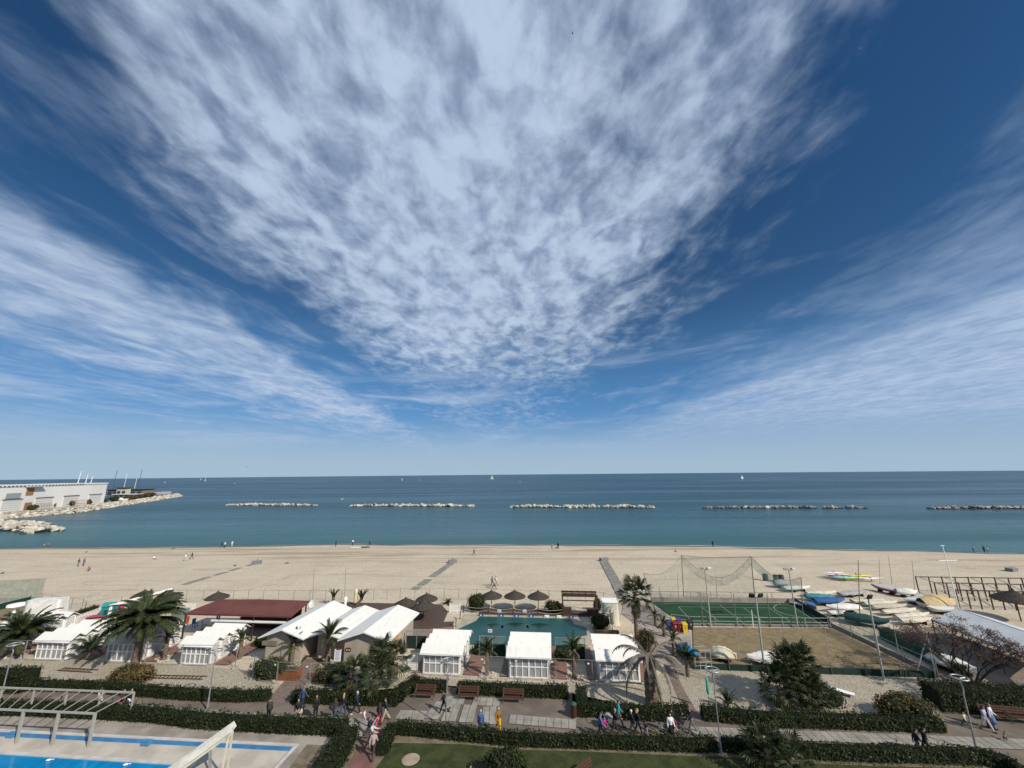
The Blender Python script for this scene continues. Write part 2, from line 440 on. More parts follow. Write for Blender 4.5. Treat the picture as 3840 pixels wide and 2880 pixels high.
def build_sea():
    mb = MB(); rings = [90, 130, 170, 220, 280, 360, 480, 700, 1100, 1800, 3000, 5000, 8520]; n = 180
    vs = [(r * math.sin(a), r * math.cos(a), SEA) for r in rings for a in [-math.pi * .75 + 1.5 * math.pi * i / n for i in range(n + 1)]]
    m = n + 1
    mb.add(vs, [(j * m + i, (j + 1) * m + i, (j + 1) * m + i + 1, j * m + i + 1)[::-1] for j in range(len(rings) - 1) for i in range(n)])
    struct(mb.build('sea', SEAM))
build_sea()
# thin foam where the ripples break
FOAM = plain('foam', (0.75, 0.77, 0.76), 0.7)
mb = MB()
fx = [at_z(2600 + 28 * i, 2047 + 9 * i * 28 / 300, SEA).x for i in range(28)]
prev = None
for x in [-150 + 1.2 * i for i in range(235)]:
    y = shore_y(x) + 0.25 + 0.5 * mnoise.noise(Vector((x * .13, 3, 0)))
    wd = max(0.0, 0.10 + 0.35 * mnoise.noise(Vector((x * .09, 8, 0))) + (0.35 if 52 < x < 80 else 0))
    p = (Vector((x, y, SEA + .03)), Vector((x, y + wd, SEA + .03)))
    if prev and wd > 0.02: mb.quad(prev[0], p[0], p[1], prev[1])
    prev = p
struct(mb.build('foam', FOAM), 'stuff')

# ================================================================== rocks
def rock_mesh(i, mats):
    r = random.Random(100 + i); bm = bmesh.new()
    bmesh.ops.create_icosphere(bm, subdivisions=1, radius=1.0)
    cuts = [Vector((r.gauss(0, 1), r.gauss(0, 1), r.gauss(0, 1))).normalized() for _ in range(5)]
    for v in bm.verts:
        for c in cuts:
            d = v.co.dot(c)
            if d > 0.55: v.co -= c * (d - 0.55)
        v.co *= r.uniform(0.92, 1.12)
        v.co.z *= 0.75
    me = bpy.data.meshes.new('rock')
    bm.to_mesh(me); bm.free(); me.materials.append(mats)
    return me
RK = [rock_mesh(i, ROCK) for i in range(7)]
RKG = [rock_mesh(20 + i, ROCKG) for i in range(6)]
RKW = [rock_mesh(40 + i, ROCKW) for i in range(4)]
def put_rock(parent, p, s, kind):
    me = R.choice(kind)
    obj('rock', me, parent, p, (R.uniform(-.4, .4), R.uniform(-.4, .4), R.uniform(0, 6.28)), (s * R.uniform(.8, 1.35), s * R.uniform(.8, 1.2), s * R.uniform(.7, 1.1)))
def breakwater(u0, v0, u1, v1, label, kind, gaps=(), size=1.45, ht=1.5):
    a, b = at_z(u0, v0, SEA), at_z(u1, v1, SEA)
    L = (b - a).length; t = thing('breakwater', label, 'breakwater', a, 0, 'breakwaters off the beach')
    d = (b - a) / L; nrm = Vector((-d.y, d.x, 0))
    n = int(L / (size * 1.15))
    mb = MB()
    for i in range(n):
        k = i / (n - 1)
        if any(g0 < k < g1 for g0, g1 in gaps): continue
        edge = min(1.0, 4 * min(k, 1 - k) + 0.35)
        put_rock(t, d * (L * k + R.uniform(-.6, .6)) + nrm * R.uniform(-.7, .4) + Vector((0, 0, ht * edge * R.uniform(.35, .75))), size * R.uniform(.65, 1.3), kind if R.random() < .85 else RKG)
        if R.random() < .75: put_rock(t, d * (L * k + .7) + nrm * 1.6 + Vector((0, 0, ht * edge * R.uniform(.4, .8))), size * R.uniform(.75, 1.15), kind)
        if R.random() < .8: put_rock(t, d * (L * k + .3) - nrm * 1.7 + Vector((0, 0, R.uniform(-.35, -.05))), size * R.uniform(.6, .9), RKW)
breakwater(849, 1896, 1177, 1898, 'leftmost pale rock breakwater nearest the harbour', RK)
breakwater(1316, 1899, 1768, 1900, 'pale rock breakwater second from the harbour', RK)
breakwater(1912, 1903, 2446, 1905, 'long bright pale rock breakwater in the middle of the row', RK, size=1.6)
breakwater(2633, 1906, 3244, 1906, 'low dark broken rock breakwater with two gaps', RKG, gaps=((.70, .735), (.86, .90)), ht=1.1)
breakwater(3489, 1908, 3990, 1908, 'dark rock breakwater cut off by the right edge', RKG, ht=1.3)
for o in [o for o in C if o.name.startswith('rock')]:
    if o.parent and 'dark' in o.parent['label'] and R.random() < .25 and o.data in RKG: o.data = R.choice(RK)

# ================================================================== harbour on the left
QUAY = [at_z(u, v, 0) for u, v in [(-420, 1985), (0, 1932), (260, 1912), (400, 1893), (520, 1876), (620, 1862), (668, 1855)]]
mb = MB()
far = [Vector((p.x - 14 if i > 3 else p.x - 95, p.y + (20 if i > 3 else 10), 0)) for i, p in enumerate(QUAY)]
mb.prism([(p.x, p.y) for p in QUAY] + [(p.x, p.y) for p in reversed(far)], -4, -0.3)
struct(mb.build('quay', CONC))
def revetment(line, label, rows, n, size, name='rock_revetment'):
    t = thing(name, label, 'rock bank', (line[0].x, line[0].y, SEA))
    base = line[0].copy(); segs = [(a, b, (b - a).length) for a, b in zip(line, line[1:])]; L = sum(s[2] for s in segs)
    for r in range(rows):
        for i in range(n):
            k = (i + R.random() * .8) / n * L
            for a, b, l in segs:
                if k <= l: break
                k -= l
            p = a + (b - a) * min(1, k / l); d = (b - a).normalized(); nr = Vector((d.y, -d.x, 0))
            q = p + nr * (r * size * 1.5 + R.uniform(-.5, .5)); q.z = 0.5 - r * 1.0 + R.uniform(-.2, .35)
            put_rock(t, q - Vector((base.x, base.y, SEA)), size * R.uniform(.75, 1.35), RKW if q.z < -1.75 else RK)
mb = MB()
for a, b in zip(QUAY, QUAY[1:]):
    d_ = (b - a).normalized(); n_ = Vector((d_.y, -d_.x, 0)) * 6.5
    mb.quad(a + Vector((0, 0, .1)), b + Vector((0, 0, .1)), b + n_ + Vector((0, 0, -2.6)), a + n_ + Vector((0, 0, -2.6)))
struct(mb.build('bank', ROCK))
revetment(QUAY, 'long pale boulder bank along the harbour pier below the white hall', 3, 99, 1.35)
G2 = [at_z(u, v, 0.3) for u, v in [(-260, 1965), (0, 1962), (90, 1962), (150, 1966), (195, 1975)]]
t = thing('rock_groyne', 'short pale boulder groyne at the left edge in front of the pier', 'rock bank', (G2[0].x, G2[0].y, SEA))
for a, b in zip(G2, G2[1:]):
    d = (b - a).normalized(); nr = Vector((d.y, -d.x, 0)); n = max(4, int((b - a).length / 1.7))
    for i in range(n):
        for r in range(6):
            q = a + (b - a) * ((i + R.random()) / n) + nr * (r * 1.9 - 3 + R.uniform(-.4, .4))
            q.z = 0.9 - abs(r - 2) * .62 + R.uniform(-.2, .3) - (1.0 if b is G2[-1] else 0)
            put_rock(t, q - Vector((G2[0].x, G2[0].y, SEA)), R.uniform(1.0, 1.7), RKW if q.z < -1.5 else RK)

# the white hall: wall line on the quay
A = at_z(0, 1920, 0); B = at_z(388, 1884, 0)
hd = (B - A).normalized(); hn = Vector((hd.y, -hd.x, 0))      # along the wall, towards the sea side we look at
HL = (B - A).length; EXT = 60.0
hall = thing('harbour_hall', 'long white harbour hall with roller doors behind the boulder bank', 'building', B - hd * 0 + Vector((0, 0, -.3)), math.atan2(hd.y, hd.x))
def wall_s(u, v):                       # pixel on the wall plane -> (distance back from the right corner, height)
    x, y, q = ray(u, v); n2 = hn
    tt = (A.x * n2.x + A.y * n2.y) / (x * n2.x + y * n2.y)
    p = Vector((x * tt, y * tt, H + q * tt))
    return (p - B).dot(hd), p.z + .3
top = wall_s(408, 1814)[1]
LW = HL + EXT
mb = MB(); mb.box((-LW / 2, 14, top / 2), (LW, 28, top)); mb.build('wall', WALLB, hall)
mb = MB(); mb.box((-LW / 2, 14, top + .45), (LW + .6, 28.8, .9)); rf = mb.build('roof', ROOFW, hall)
mb = MB()
for i in range(40): mb.box((-26 - i * 2.6, -.48, top + .25), (1.3, .1, .5))
mb.build('roof_vents', DARK, rf)
RD = plain('roller door', (0.66, 0.65, 0.62), 0.6)
for (x0, y0, x1, y1) in [(22, 303, 187, 402), (312, 287, 456, 372), (552, 272, 680, 352), (772, 260, 876, 334)]:
    s0, z1_ = wall_s(x0 * .434, 1740 + y0 * .434); s1, _ = wall_s(x1 * .434, 1740 + y0 * .434)
    zt = max(2.5, min(z1_, wall_s(x1 * .434, 1740 + y0 * .434)[1]))
    mb = MB(); mb.box(((s0 + s1) / 2, -.1, zt / 2), (abs(s1 - s0), .3, zt)); dr = mb.build('roller_door', RD, hall)
    mb = MB(); mb.box(((s0 + s1) / 2, -.35, zt + .2), (abs(s1 - s0) + .6, .5, .3)); mb.build('lintel', DARK, dr)
    for q in range(5):
        mb = MB(); mb.box(((s0 + s1) / 2, -.27, zt * (q + .8) / 5.5), (abs(s1 - s0), .06, .12)); mb.build('slat_joint', STEEL, dr)
def wall_rect(x0, y0, x1, y1, name, m, dep=.3, par=hall):
    s0, zt = wall_s(x0 * .434, 1740 + y0 * .434); s1, _ = wall_s(x1 * .434, 1740 + y0 * .434); _, zb = wall_s(x0 * .434, 1740 + y1 * .434)
    mb = MB(); mb.box(((s0 + s1) / 2, -dep / 2 + .05, (zt + zb) / 2), (abs(s1 - s0), dep, abs(zt - zb)))
    return mb.build(name, m, par)
wall_rect(55, 255, 182, 301, 'window', WINDG)
wall_rect(215, 335, 275, 402, 'door', BROWNP)
wall_rect(234, 210, 297, 271, 'window', BROWNP)
s0, z0_ = wall_s(218 * .434, 1740 + 196 * .434); s1, _ = wall_s(362 * .434, 1740 + 196 * .434)
mb = MB(); mb.box(((s0 + s1) / 2, -1.3, z0_), (abs(s1 - s0), 2.6, .5)); mb.build('canopy', plain('grey canopy', (.45, .44, .43)), hall)
for i, (x, yt) in enumerate([(690, 62), (755, 86), (800, 104)]):
    p = at_y(x * .434 - 8, 1740 + 160 * .434, A.y + 75); q = at_y(x * .434, 1740 + yt * .434, A.y + 75)
    mb = MB(); mb.tube([Vector((0, 0, top - 2)), Vector((1.0, 0, q.z + .3))], [.35, .12], 6)
    lp = Vector((p.x, p.y, -.3)) - Vector((hall.location))
    o = mb.build('flag_mast', MASTM, hall)
    o.location = Matrix.Rotation(-hall.rotation_euler.z, 3, 'Z') @ lp; o.location.z = 0
# yellowish pavilion with dark roofs, behind the hall
CREAM = plain('cream render', (.55, .50, .38), .85); ROOFD = plain('dark flat roof', (.075, .07, .065), .8)
def harbor_block(px0, px1, ytop, ybot, Y, deep, wallm, roofm, name, label, cat='building'):
    a = at_y(px0, ybot, Y); b = at_y(px1, ybot, Y); c = at_y(px0, ytop, Y)
    h = c.z + .3
    t = thing(name, label, cat, ((a.x + b.x) / 2, Y, -.3)); wd = b.x - a.x
    mb = MB(); mb.box((0, deep / 2, h / 2 - .3), (wd, deep, h - .6)); mb.build('wall', wallm, t)
    mb = MB(); mb.box((0, deep / 2, h - .3), (wd + 2.5, deep + 2.5, .6)); mb.build('roof', roofm, t)
    n = max(2, int(wd / 5))
    for i in range(n):
        mb = MB(); mb.box((-wd / 2 + (i + .5) * wd / n, -.08, h * .4), (wd / n * .6, .2, h * .4)); mb.build('window', DARK, t)
    return t
harbor_block(432, 468, 1828, 1866, 420, 5, CREAM, ROOFD, 'harbour_pavilion', 'yellowish pavilion with dark flat roof beyond the white hall')
harbor_block(398, 458, 1835, 1866, 432, 14, plain('dark glass', (.12, .13, .13), .4), ROOFD, 'harbour_shed', 'low dark roofed shed between white hall and yellowish pavilion')  # even dark wall colour
harbor_block(482, 530, 1834, 1866, 438, 14, plain('dark render', (.2, .19, .17), .7), ROOFD, 'harbour_shed', 'low dark roofed shed right of the yellowish pavilion')  # even dark wall colour, browner than its neighbour
harbor_block(425, 500, 1853, 1868, 400, 8, plain('pale render', (.5, .5, .48), .7), plain('pale roof', (.6, .6, .58)), 'quay_shed', 'long low pale shed in front of the yellowish pavilion')
# pier end wall
a, b = at_z(525, 1856, 0), at_z(636, 1848, 0)
a = at_y(525, 1846, 440); b = at_y(640, 1845, 470)
mb = MB(); mb.beam((a.x, a.y, 1.2), (b.x, b.y, 1.2), 2.5, 3.0); tag(mb.build('pier_wall', CONC), 'low concrete wall along the end of the harbour pier', 'wall')
# masts of berthed yachts
def yacht_berth(u, vt, Y, m, label):
    tp = at_y(u, vt, Y)
    t = thing('berthed_yacht', label, 'sailboat', (tp.x, Y, SEA), 0.4, 'yachts berthed behind the pier')
    hull_boat(t, 11, 3.2, 1.3, plain('yacht hull', (.7, .7, .68), .3), None)
    mb = MB(); mb.tube([(0, 0, .8), (.3, 0, tp.z - SEA)], [.3, .2], 6); mb.build('mast', m, t)
    mb = MB(); mb.tube([(0, 0, 2.6), (-4, 0, 2.5)], .1, 5); mb.build('boom', m, t)
    return t
def hull_boat(t, L, Bm, D, m, cover=None, name='hull', nst=12, ns=7, bow=.0):
    """a boat hull along local x: lofted sections, optional cover or deck on top"""
    mb = MB(); mb.smooth = True; vs = []
    for i in range(nst + 1):
        k = i / nst; x = (k - .5) * L
        wd = Bm / 2 * max(0.02, (math.sin(math.pi * min(1, (k * .62 + .0) / .62 * .62 + .38 * 1)) if False else (1 - (max(0, k - .35) / .65) ** 2.2) * 1.0 if k > .35 else .78 + .22 * math.sin(k / .35 * math.pi / 2)))
        keel = .12 * D + .75 * D * max(0, (k - .7) / .3) ** 2
        sheer = D * (1 + .22 * max(0, k - .4) ** 1.5)
        for j in range(ns):
            a = j / (ns - 1) * 2 - 1
            yy = wd * math.sin(a * math.pi / 2); zz = keel + (sheer - keel) * abs(a) ** 2.2
            vs.append((x, yy, zz))
    fs = [(i * ns + j, (i + 1) * ns + j, (i + 1) * ns + j + 1, i * ns + j + 1) for i in range(nst) for j in range(ns - 1)]
    fs.append(tuple(range(ns)))
    mb.add(vs, fs); mb.build(name, m, t)
    mb = MB(); mb.smooth = True; vs = []
    ch = cover[1] if cover else .06
    for i in range(nst + 1):
        for j in range(ns):
            a = j / (ns - 1) * 2 - 1
            e = vs_y = None
            p0 = mb_edge(i, nst, L, Bm, D)
            r_ = 1 - abs(a) ** 1.7
            bump = ch * r_ * (0.55 + .45 * math.sin(math.pi * min(1, i / nst * 1.15))) + (.035 * math.sin(i * 2.3 + a * 3) if cover else 0)
            vs.append((p0[0], p0[1] * a * (1.04 if cover else .96), p0[2] + bump - (.12 * abs(a) ** 6 if cover else .03)))
    mb.add(vs, [(i * ns + j, (i + 1) * ns + j, (i + 1) * ns + j + 1, i * ns + j + 1) for i in range(nst) for j in range(ns - 1)])
    mb.build('cover' if cover else 'deck', cover[0] if cover else m, t)
def mb_edge(i, nst, L, Bm, D):
    k = i / nst
    wd = Bm / 2 * max(0.02, (1 - (max(0, k - .35) / .65) ** 2.2) if k > .35 else .78 + .22 * math.sin(k / .35 * math.pi / 2))
    return ((k - .5) * L, wd, D * (1 + .22 * max(0, k - .4) ** 1.5))
yacht_berth(438, 1764, 450, MASTD, 'berthed yacht with tall dark mast left of the pavilion')
yacht_berth(476, 1775, 455, MASTM, 'berthed yacht with white mast above the pavilion roof')
yacht_berth(512, 1793, 450, MASTM, 'berthed yacht with short pale mast between two taller ones')
yacht_berth(532, 1758, 455, MASTD, 'berthed yacht with the tallest dark mast at the pier')

def scatter_leaves(mb, n, fn, size, asp=.55, rr=R):
    for _ in range(n):
        p, nr = fn()
        nr = (nr + Vector((rr.uniform(-.8, .8), rr.uniform(-.8, .8), rr.uniform(-.5, .8)))).normalized()
        mb.leaf(p, size * rr.uniform(.6, 1.3), nr, rr.uniform(0, 6.28), asp)
HCORE = mat('hedge twigs', (.014, .017, .006), (.008, .010, .004), .95, 4.0)
def bush(loc, rx, ry, rz, label, m=None, n=900, size=.16, name='bush', cat='bush', group=None, stems=5, lumps=6):
    t = thing(name, label, cat, loc, 0, group)
    r = random.Random(int(abs(loc[0] * 13 + loc[1] * 7)) + n)
    cs = [(Vector((r.uniform(-.5, .5) * rx, r.uniform(-.5, .5) * ry, rz * r.uniform(.35, .75))), r.uniform(.45, .65)) for _ in range(lumps)] + [(Vector((0, 0, rz * .45)), .8)]
    mb = MB()
    def fn():
        c, k = r.choice(cs)
        d = Vector((r.gauss(0, 1), r.gauss(0, 1), r.gauss(0, 1) + .25)).normalized()
        q = r.uniform(.6, 1.05) ** .5
        p = c + Vector((d.x * rx * k, d.y * ry * k, d.z * rz * k * .8)) * q
        p.z = max(.04, p.z)
        return p, d
    scatter_leaves(mb, int(n * 1.5), fn, size * 1.25, .6, r)
    mb.build('leaves', m or LEAF_B, t)
    mb = MB(); mb.smooth = True
    for c, k in cs: mb.ball(c, (rx * k * .72, ry * k * .72, rz * k * .6), 8, 5)
    mb.build('inner_growth', HCORE, t)
    mb = MB()
    for _ in range(stems):
        a = r.uniform(0, 6.28); q = Vector((math.cos(a) * rx * .5, math.sin(a) * ry * .5, rz * .8))
        mb.tube([(q.x * .1, q.y * .1, -.03), q * .55 + Vector((0, 0, .05)), q], [.05, .035, .012], 5)
    mb.build('stems', TWIG, t)
    return t
def arbour(u, v, w_, label):
    p = at_z(u, v, -.3)
    t = thing('timber_arbour', label, 'arbour', p, hall.rotation_euler.z)
    for i in range(8):
        x = (i - 3.5) * w_ / 8
        mb = MB(); mb.tube([(x, -1.5, 0), (x, -1.7, 1.8), (x, -1.0, 3.0), (x, 0.3, 3.6), (x, 1.2, 3.7)], .11, 5); mb.build('rib', BROWNP, t)
    mb = MB(); mb.tube([(-w_ / 2, -1.72, 1.8), (w_ / 2, -1.72, 1.8)], .09, 5); mb.tube([(-w_ / 2, 1.2, 3.7), (w_ / 2, 1.2, 3.7)], .09, 5); mb.build('rail', BROWNP, t)
arbour(148, 1908, 16, 'curved ribbed timber arbour nearer the left edge, before the white hall')
arbour(292, 1896, 17, 'curved ribbed timber arbour further right before the white hall')
for u, v, rx, rz, lab in [(118, 1912, 3.2, 2.6, 'dark bush left of the nearer timber arbour'), (196, 1903, 2.4, 3.0, 'dark bush right of the nearer timber arbour'), (262, 1897, 3.5, 3.2, 'dark bush left of the further timber arbour'),
                          (328, 1891, 3.0, 3.8, 'rounded dark bush right of the further timber arbour'), (385, 1884, 3, 3, 'dark bush at the hall corner'), (428, 1880, 5, 4, 'broad dark bush beyond the hall corner'), (8, 1919, 3, 2, 'small dark bush at the left edge before the hall')]:
    bush(at_z(u, v, -.3), rx, 2.4, rz, lab, LEAF_B, 500, .7, group='bushes on the harbour pier')
for i, (u, v) in enumerate([(470, 1876), (498, 1872), (523, 1868), (545, 1866), (565, 1862)]):
    bush(at_z(u, v, -.3), 6, 3, 3.4, ['reddish brown scrub nearest the hall on the pier', 'reddish brown scrub second along the pier', 'reddish brown scrub in the middle of the pier', 'reddish brown scrub fourth along the pier', 'reddish brown scrub nearest the pier tip'][i], LEAF_R, 400, .7, group='bushes on the harbour pier')
# pier fence
t = thing('pier_fence', 'thin brown fence on top of the boulder bank', 'fence', (QUAY[0].x, QUAY[0].y, -.3))
q0 = QUAY[0]
for a, b in zip(QUAY[:4], QUAY[1:4]):
    n = int((b - a).length / 4)
    for i in range(n):
        p = a + (b - a) * i / n - q0 + Vector((-2.5, 1, 0)); mb = MB(); mb.box((p.x, p.y, .8), (.18, .18, 1.6)); mb.build('post', BROWNP, t)
    for z in (.7, 1.5):
        mb = MB(); pa, pb = a - q0 + Vector((-2.5, 1, z)), b - q0 + Vector((-2.5, 1, z)); mb.tube([pa, pb], .06, 4); mb.build('rail', BROWNP, t)
# small craft hauled out on the pier
for u, v, L_, lab in [(455, 1878, 9, 'white motorboat hauled out on the pier beside scrub'), (540, 1856, 8, 'white boat hauled out near the pier tip'), (505, 1858, 8, 'pale boat hauled out behind the reddish scrub')]:
    t = thing('hauled_boat', lab, 'boat', at_z(u, v, -.3), .5, 'boats hauled out on the pier')
    hull_boat(t, L_, 2.6, 1.5, WHITE, None)
    mb = MB(); mb.box((-.6, 0, 2.0), (2.4, 1.6, 1.1)); mb.build('cabin', WHITE, t)

# ================================================================== boats on the water
SAIL = plain('sail cloth', (.80, .80, .77), .7)
def sailing_boat(u, v, hpx, label, bare=False):
    p = at_z(u, v, SEA); h = hpx * math.sqrt(p.x ** 2 + p.y ** 2) / F * .98 * (p.y / math.hypot(p.x, p.y)) ** .0
    h = at_y(u, v - hpx, p.y).z - SEA
    t = thing('sailboat', label, 'sailboat', p, R.choice((-.35, .3, 2.9)), 'sailing boats out at sea')
    L = h * .75
    hull_boat(t, L, L * .28, L * .11, WHITE, None)
    mb = MB(); mb.tube([(0.03 * L, 0, L * .1), (0.03 * L, 0, h)], L * .012, 5); mb.build('mast', MASTM, t)
    if not bare:
        def sail(pts, name):
            n = 6; mb = MB(); mb.smooth = True; a, b, c = [Vector(q) for q in pts]; vs = []
            for i in range(n + 1):
                for j in range(n + 1):
                    l = a + (c - a) * (i / n); r_ = b + (c - b) * (i / n); q = l + (r_ - l) * (j / n)
                    q.y += L * .05 * math.sin(math.pi * j / n) * (1 - i / n * .7); vs.append(q)
            mb.add(vs, [(i * (n + 1) + j, i * (n + 1) + j + 1, (i + 1) * (n + 1) + j + 1, (i + 1) * (n + 1) + j) for i in range(n) for j in range(n)])
            mb.build(name, SAIL, t)
        sail([(.02 * L, 0, L * .2), (-.42 * L, 0, L * .22), (.02 * L, 0, h * .97)], 'mainsail')
        sail([(.5 * L, 0, L * .16), (.06 * L, 0, L * .2), (.05 * L, 0, h * .86)], 'jib')
    mb = MB(); mb.tube([(0, 0, L * .2), (-.42 * L, 0, L * .21)], L * .01, 5); mb.build('boom', MASTM, t)
sailing_boat(769, 1806, 15, 'white sailing boat above the leftmost breakwater')
sailing_boat(752, 1801, 8, 'tiny distant white sail just left of a larger one')
sailing_boat(1508, 1803, 11, 'small white sailing boat above the second breakwater, left of a bare mast')
sailing_boat(1573, 1804, 15, 'white yacht under bare mast with sails down', True)
sailing_boat(1845, 1799, 18, 'white sailing boat near the middle of the horizon')
sailing_boat(2784, 1797, 17, 'white sailing boat furthest right on the horizon')
def motorboat(u, v, wpx, label):
    p = at_z(u, v, SEA); L = wpx * p.y / F
    t = thing('motorboat', label, 'motorboat', p, R.uniform(-.3, .3), 'motor boats at sea')
    hull_boat(t, L, L * .34, L * .16, WHITE, None)
    mb = MB(); mb.box((-.05 * L, 0, L * .22), (L * .3, L * .2, L * .14)); mb.build('cabin', WHITE, t)
    mb = MB(); mb.box((.105 * L, 0, L * .24), (L * .02, L * .17, L * .08)); mb.build('windscreen', WINDG, t)
motorboat(617, 1810, 10, 'small white motorboat left of the sails above the pier tip')
motorboat(880, 1813, 6, 'tiny white motorboat between the left sails and the second breakwater')
motorboat(1950, 1808, 9, 'small white motorboat right of the middle sailing boat')
motorboat(1283, 1873, 11, 'small white boat in the gap between first and second breakwaters')

# ================================================================== park and promenade surfaces
RZ = -0.094                                   # the resort's rows run slightly towards us on the right
EX = Vector((math.cos(RZ), math.sin(RZ), 0)); EY = Vector((-math.sin(RZ), math.cos(RZ), 0))
PROM = mat('promenade concrete', (0.18, 0.147, 0.118), (0.115, 0.095, 0.077), 0.9, 0.35, 0.25, 10)
TILE = mat('pale paving tile', (0.32, 0.30, 0.26), (0.22, 0.205, 0.175), 0.85, 0.8, 0.2, 12)
BRICK = mat('reddish pavers', (0.235, 0.125, 0.095), (0.16, 0.095, 0.075), 0.9, 3.0, 0.5, 9, st=(1, 1, 1))
BRICKG = mat('brown grey pavers', (0.21, 0.155, 0.125), (0.135, 0.105, 0.085), 0.9, 3.5, 0.5, 9)
REDP = mat('red path', (0.20, 0.105, 0.085), (0.14, 0.08, 0.066), 0.95, 1.0, 0.3, 14)
LAWN = mat('lawn', (0.050, 0.060, 0.018), (0.024, 0.034, 0.009), 0.95, 0.9, 0.8, 9, bdist=.05)
DIRT = mat('bare earth', (0.19, 0.155, 0.105), (0.12, 0.095, 0.065), 0.95, 1.6, 0.4, 9)
POOLC = mat('pool terrace concrete', (0.50, 0.45, 0.375), (0.37, 0.33, 0.27), 0.9, 0.45, 0.3, 10)
DECKC = mat('worn pool deck', (0.34, 0.30, 0.255), (0.22, 0.19, 0.16), 0.9, 0.45, 0.35, 9)
POOLB = mat('blue pool paint', (0.06, 0.22, 0.42), (0.05, 0.17, 0.34), 0.7, 1.0)
POOLW = mat('blue pool water', (0.0, 0.22, 0.46), (0.0, 0.17, 0.38), 0.06, 0.6, 0.06, 2.0, spec=0.5)
def gravel_mat():
    m = bpy.data.materials.new('white gravel'); m.use_nodes = True
    k = NT(m.node_tree); b = m.node_tree.nodes['Principled BSDF']
    b.inputs['Roughness'].default_value = .95; b.inputs['Specular IOR Level'].default_value = .1
    pos = k.n('ShaderNodeNewGeometry').outputs['Position']
    vo = k.n('ShaderNodeTexVoronoi'); k.put(vo.inputs['Vector'], pos); vo.inputs['Scale'].default_value = 10.0
    sp = k.n('ShaderNodeSeparateColor'); k.put(sp.inputs[0], vo.outputs['Color'])
    c = k.mix(sp.outputs[0], (0.31, 0.27, 0.205), (0.50, 0.455, 0.365))
    c = k.mix(k.smooth(vo.outputs['Distance'], .35, .75), c, (0.27, 0.235, 0.175))
    c = k.mix(k.smooth(k.noise(pos, .5, 5, .65), .52, .72, 0, .55), c, (0.24, 0.205, 0.15))
    k.put(b.inputs['Base Color'], c)
    bn = k.n('ShaderNodeBump'); bn.inputs['Strength'].default_value = .8; bn.inputs['Distance'].default_value = .05; bn.invert = True
    k.put(bn.inputs['Height'], vo.outputs['Distance']); k.put(b.inputs['Normal'], bn.outputs[0])
    return m
GRAVEL = gravel_mat()
layer_z = [0.006]
def sheet(name, px, m, z=None, world=False):
    if z is None: layer_z[0] += 0.005; z = layer_z[0]
    pts = [Vector((p[0], p[1], z)) if world else at_z(p[0], p[1], z) for p in px]
    mb = MB(); n = len(pts)
    a = sum(pts[i].x * pts[(i + 1) % n].y - pts[(i + 1) % n].x * pts[i].y for i in range(n))
    if a < 0: pts = pts[::-1]
    bm = bmesh.new(); f = bm.faces.new([bm.verts.new(p) for p in pts]); bmesh.ops.triangulate(bm, faces=[f])
    me = bpy.data.meshes.new(name); bm.to_mesh(me); bm.free(); me.materials.append(m)
    o = bpy.data.objects.new(name, me); C.link(o)
    return struct(o)
def W(p): return (p.x, p.y)
near_l, near_r = (-16, 14), (60, 14)
sheet('ground', [(-15.5, 8), (75, 8), (75, 42), (-15.5, 39)], DIRT, world=True)
sheet('gravel_bed', [(-500, 2484), (130, 2474), (700, 2493), (960, 2515), (1060, 2580), (1010, 2618), (560, 2600), (0, 2580), (-500, 2570)], GRAVEL)
sheet('gravel_bed', [(1090, 2560), (1300, 2520), (1560, 2540), (2260, 2566), (2400, 2570), (2500, 2512), (2612, 2506), (3520, 2548), (3545, 2660), (3480, 2690), (2600, 2690), (2150, 2660), (2140, 2600), (1500, 2560), (1470, 2630), (1100, 2620)], GRAVEL)
prom = sheet('promenade', [(-500, 2575), (0, 2582), (500, 2604), (998, 2624), (1080, 2628), (1478, 2640), (1580, 2568), (1700, 2578), (2145, 2600), (2152, 2680), (2590, 2696), (2640, 2696), (3500, 2730), (3560, 2660), (3840, 2680), (4500, 2720), (4700, 3060), (3760, 2850), (3640, 2824), (2710, 2800), (1470, 2728), (1375, 2740), (1160, 2722), (560, 2680), (0, 2650), (-500, 2630)], PROM)
sheet('path', [(995, 2634), (1090, 2638), (1150, 2560), (1215, 2470), (1150, 2470), (1060, 2560)], BRICKG)
sheet('path', [(2637, 2706), (2590, 2700), (2549, 2635), (2515, 2552), (2492, 2495), (2522, 2495), (2564, 2586)], BRICKG)
sheet('path', [(1378, 2742), (1468, 2722), (1430, 2800), (1380, 2900), (1290, 2900), (1340, 2810)], REDP)
# resort floor behind the cabins, boat yard path, deck
sheet('path', [(2395, 2440), (2560, 2530), (2596, 2505), (2590, 2370), (2470, 2270), (2340, 2250), (2330, 2300), (2420, 2370)], mat('sandy concrete', (.36, .31, .26), (.25, .21, .175), .9, .5, .3, 9))
sheet('deck', [(1262, 2258), (1655, 2266), (1680, 2295), (1664, 2332), (1703, 2330), (1697, 2350), (1610, 2358), (1480, 2356), (1440, 2330)], DECK)
sheet('terrace', [(1480, 2358), (1610, 2360), (1697, 2352), (1660, 2410), (1600, 2430), (1480, 2430)], mat('reddish tile terrace', (.26, .185, .15), (.19, .14, .115), .85, 2.5))
sheet('deck', [(1797, 2280), (2212, 2290), (2212, 2314), (1797, 2306)], DECK)
sheet('terrace', [(1740, 2303), (2212, 2314), (2232, 2380), (2195, 2445), (1660, 2440), (1712, 2350), (1735, 2325)], mat('cream pool surround', (.42, .37, .28), (.33, .29, .22), .85, .8))

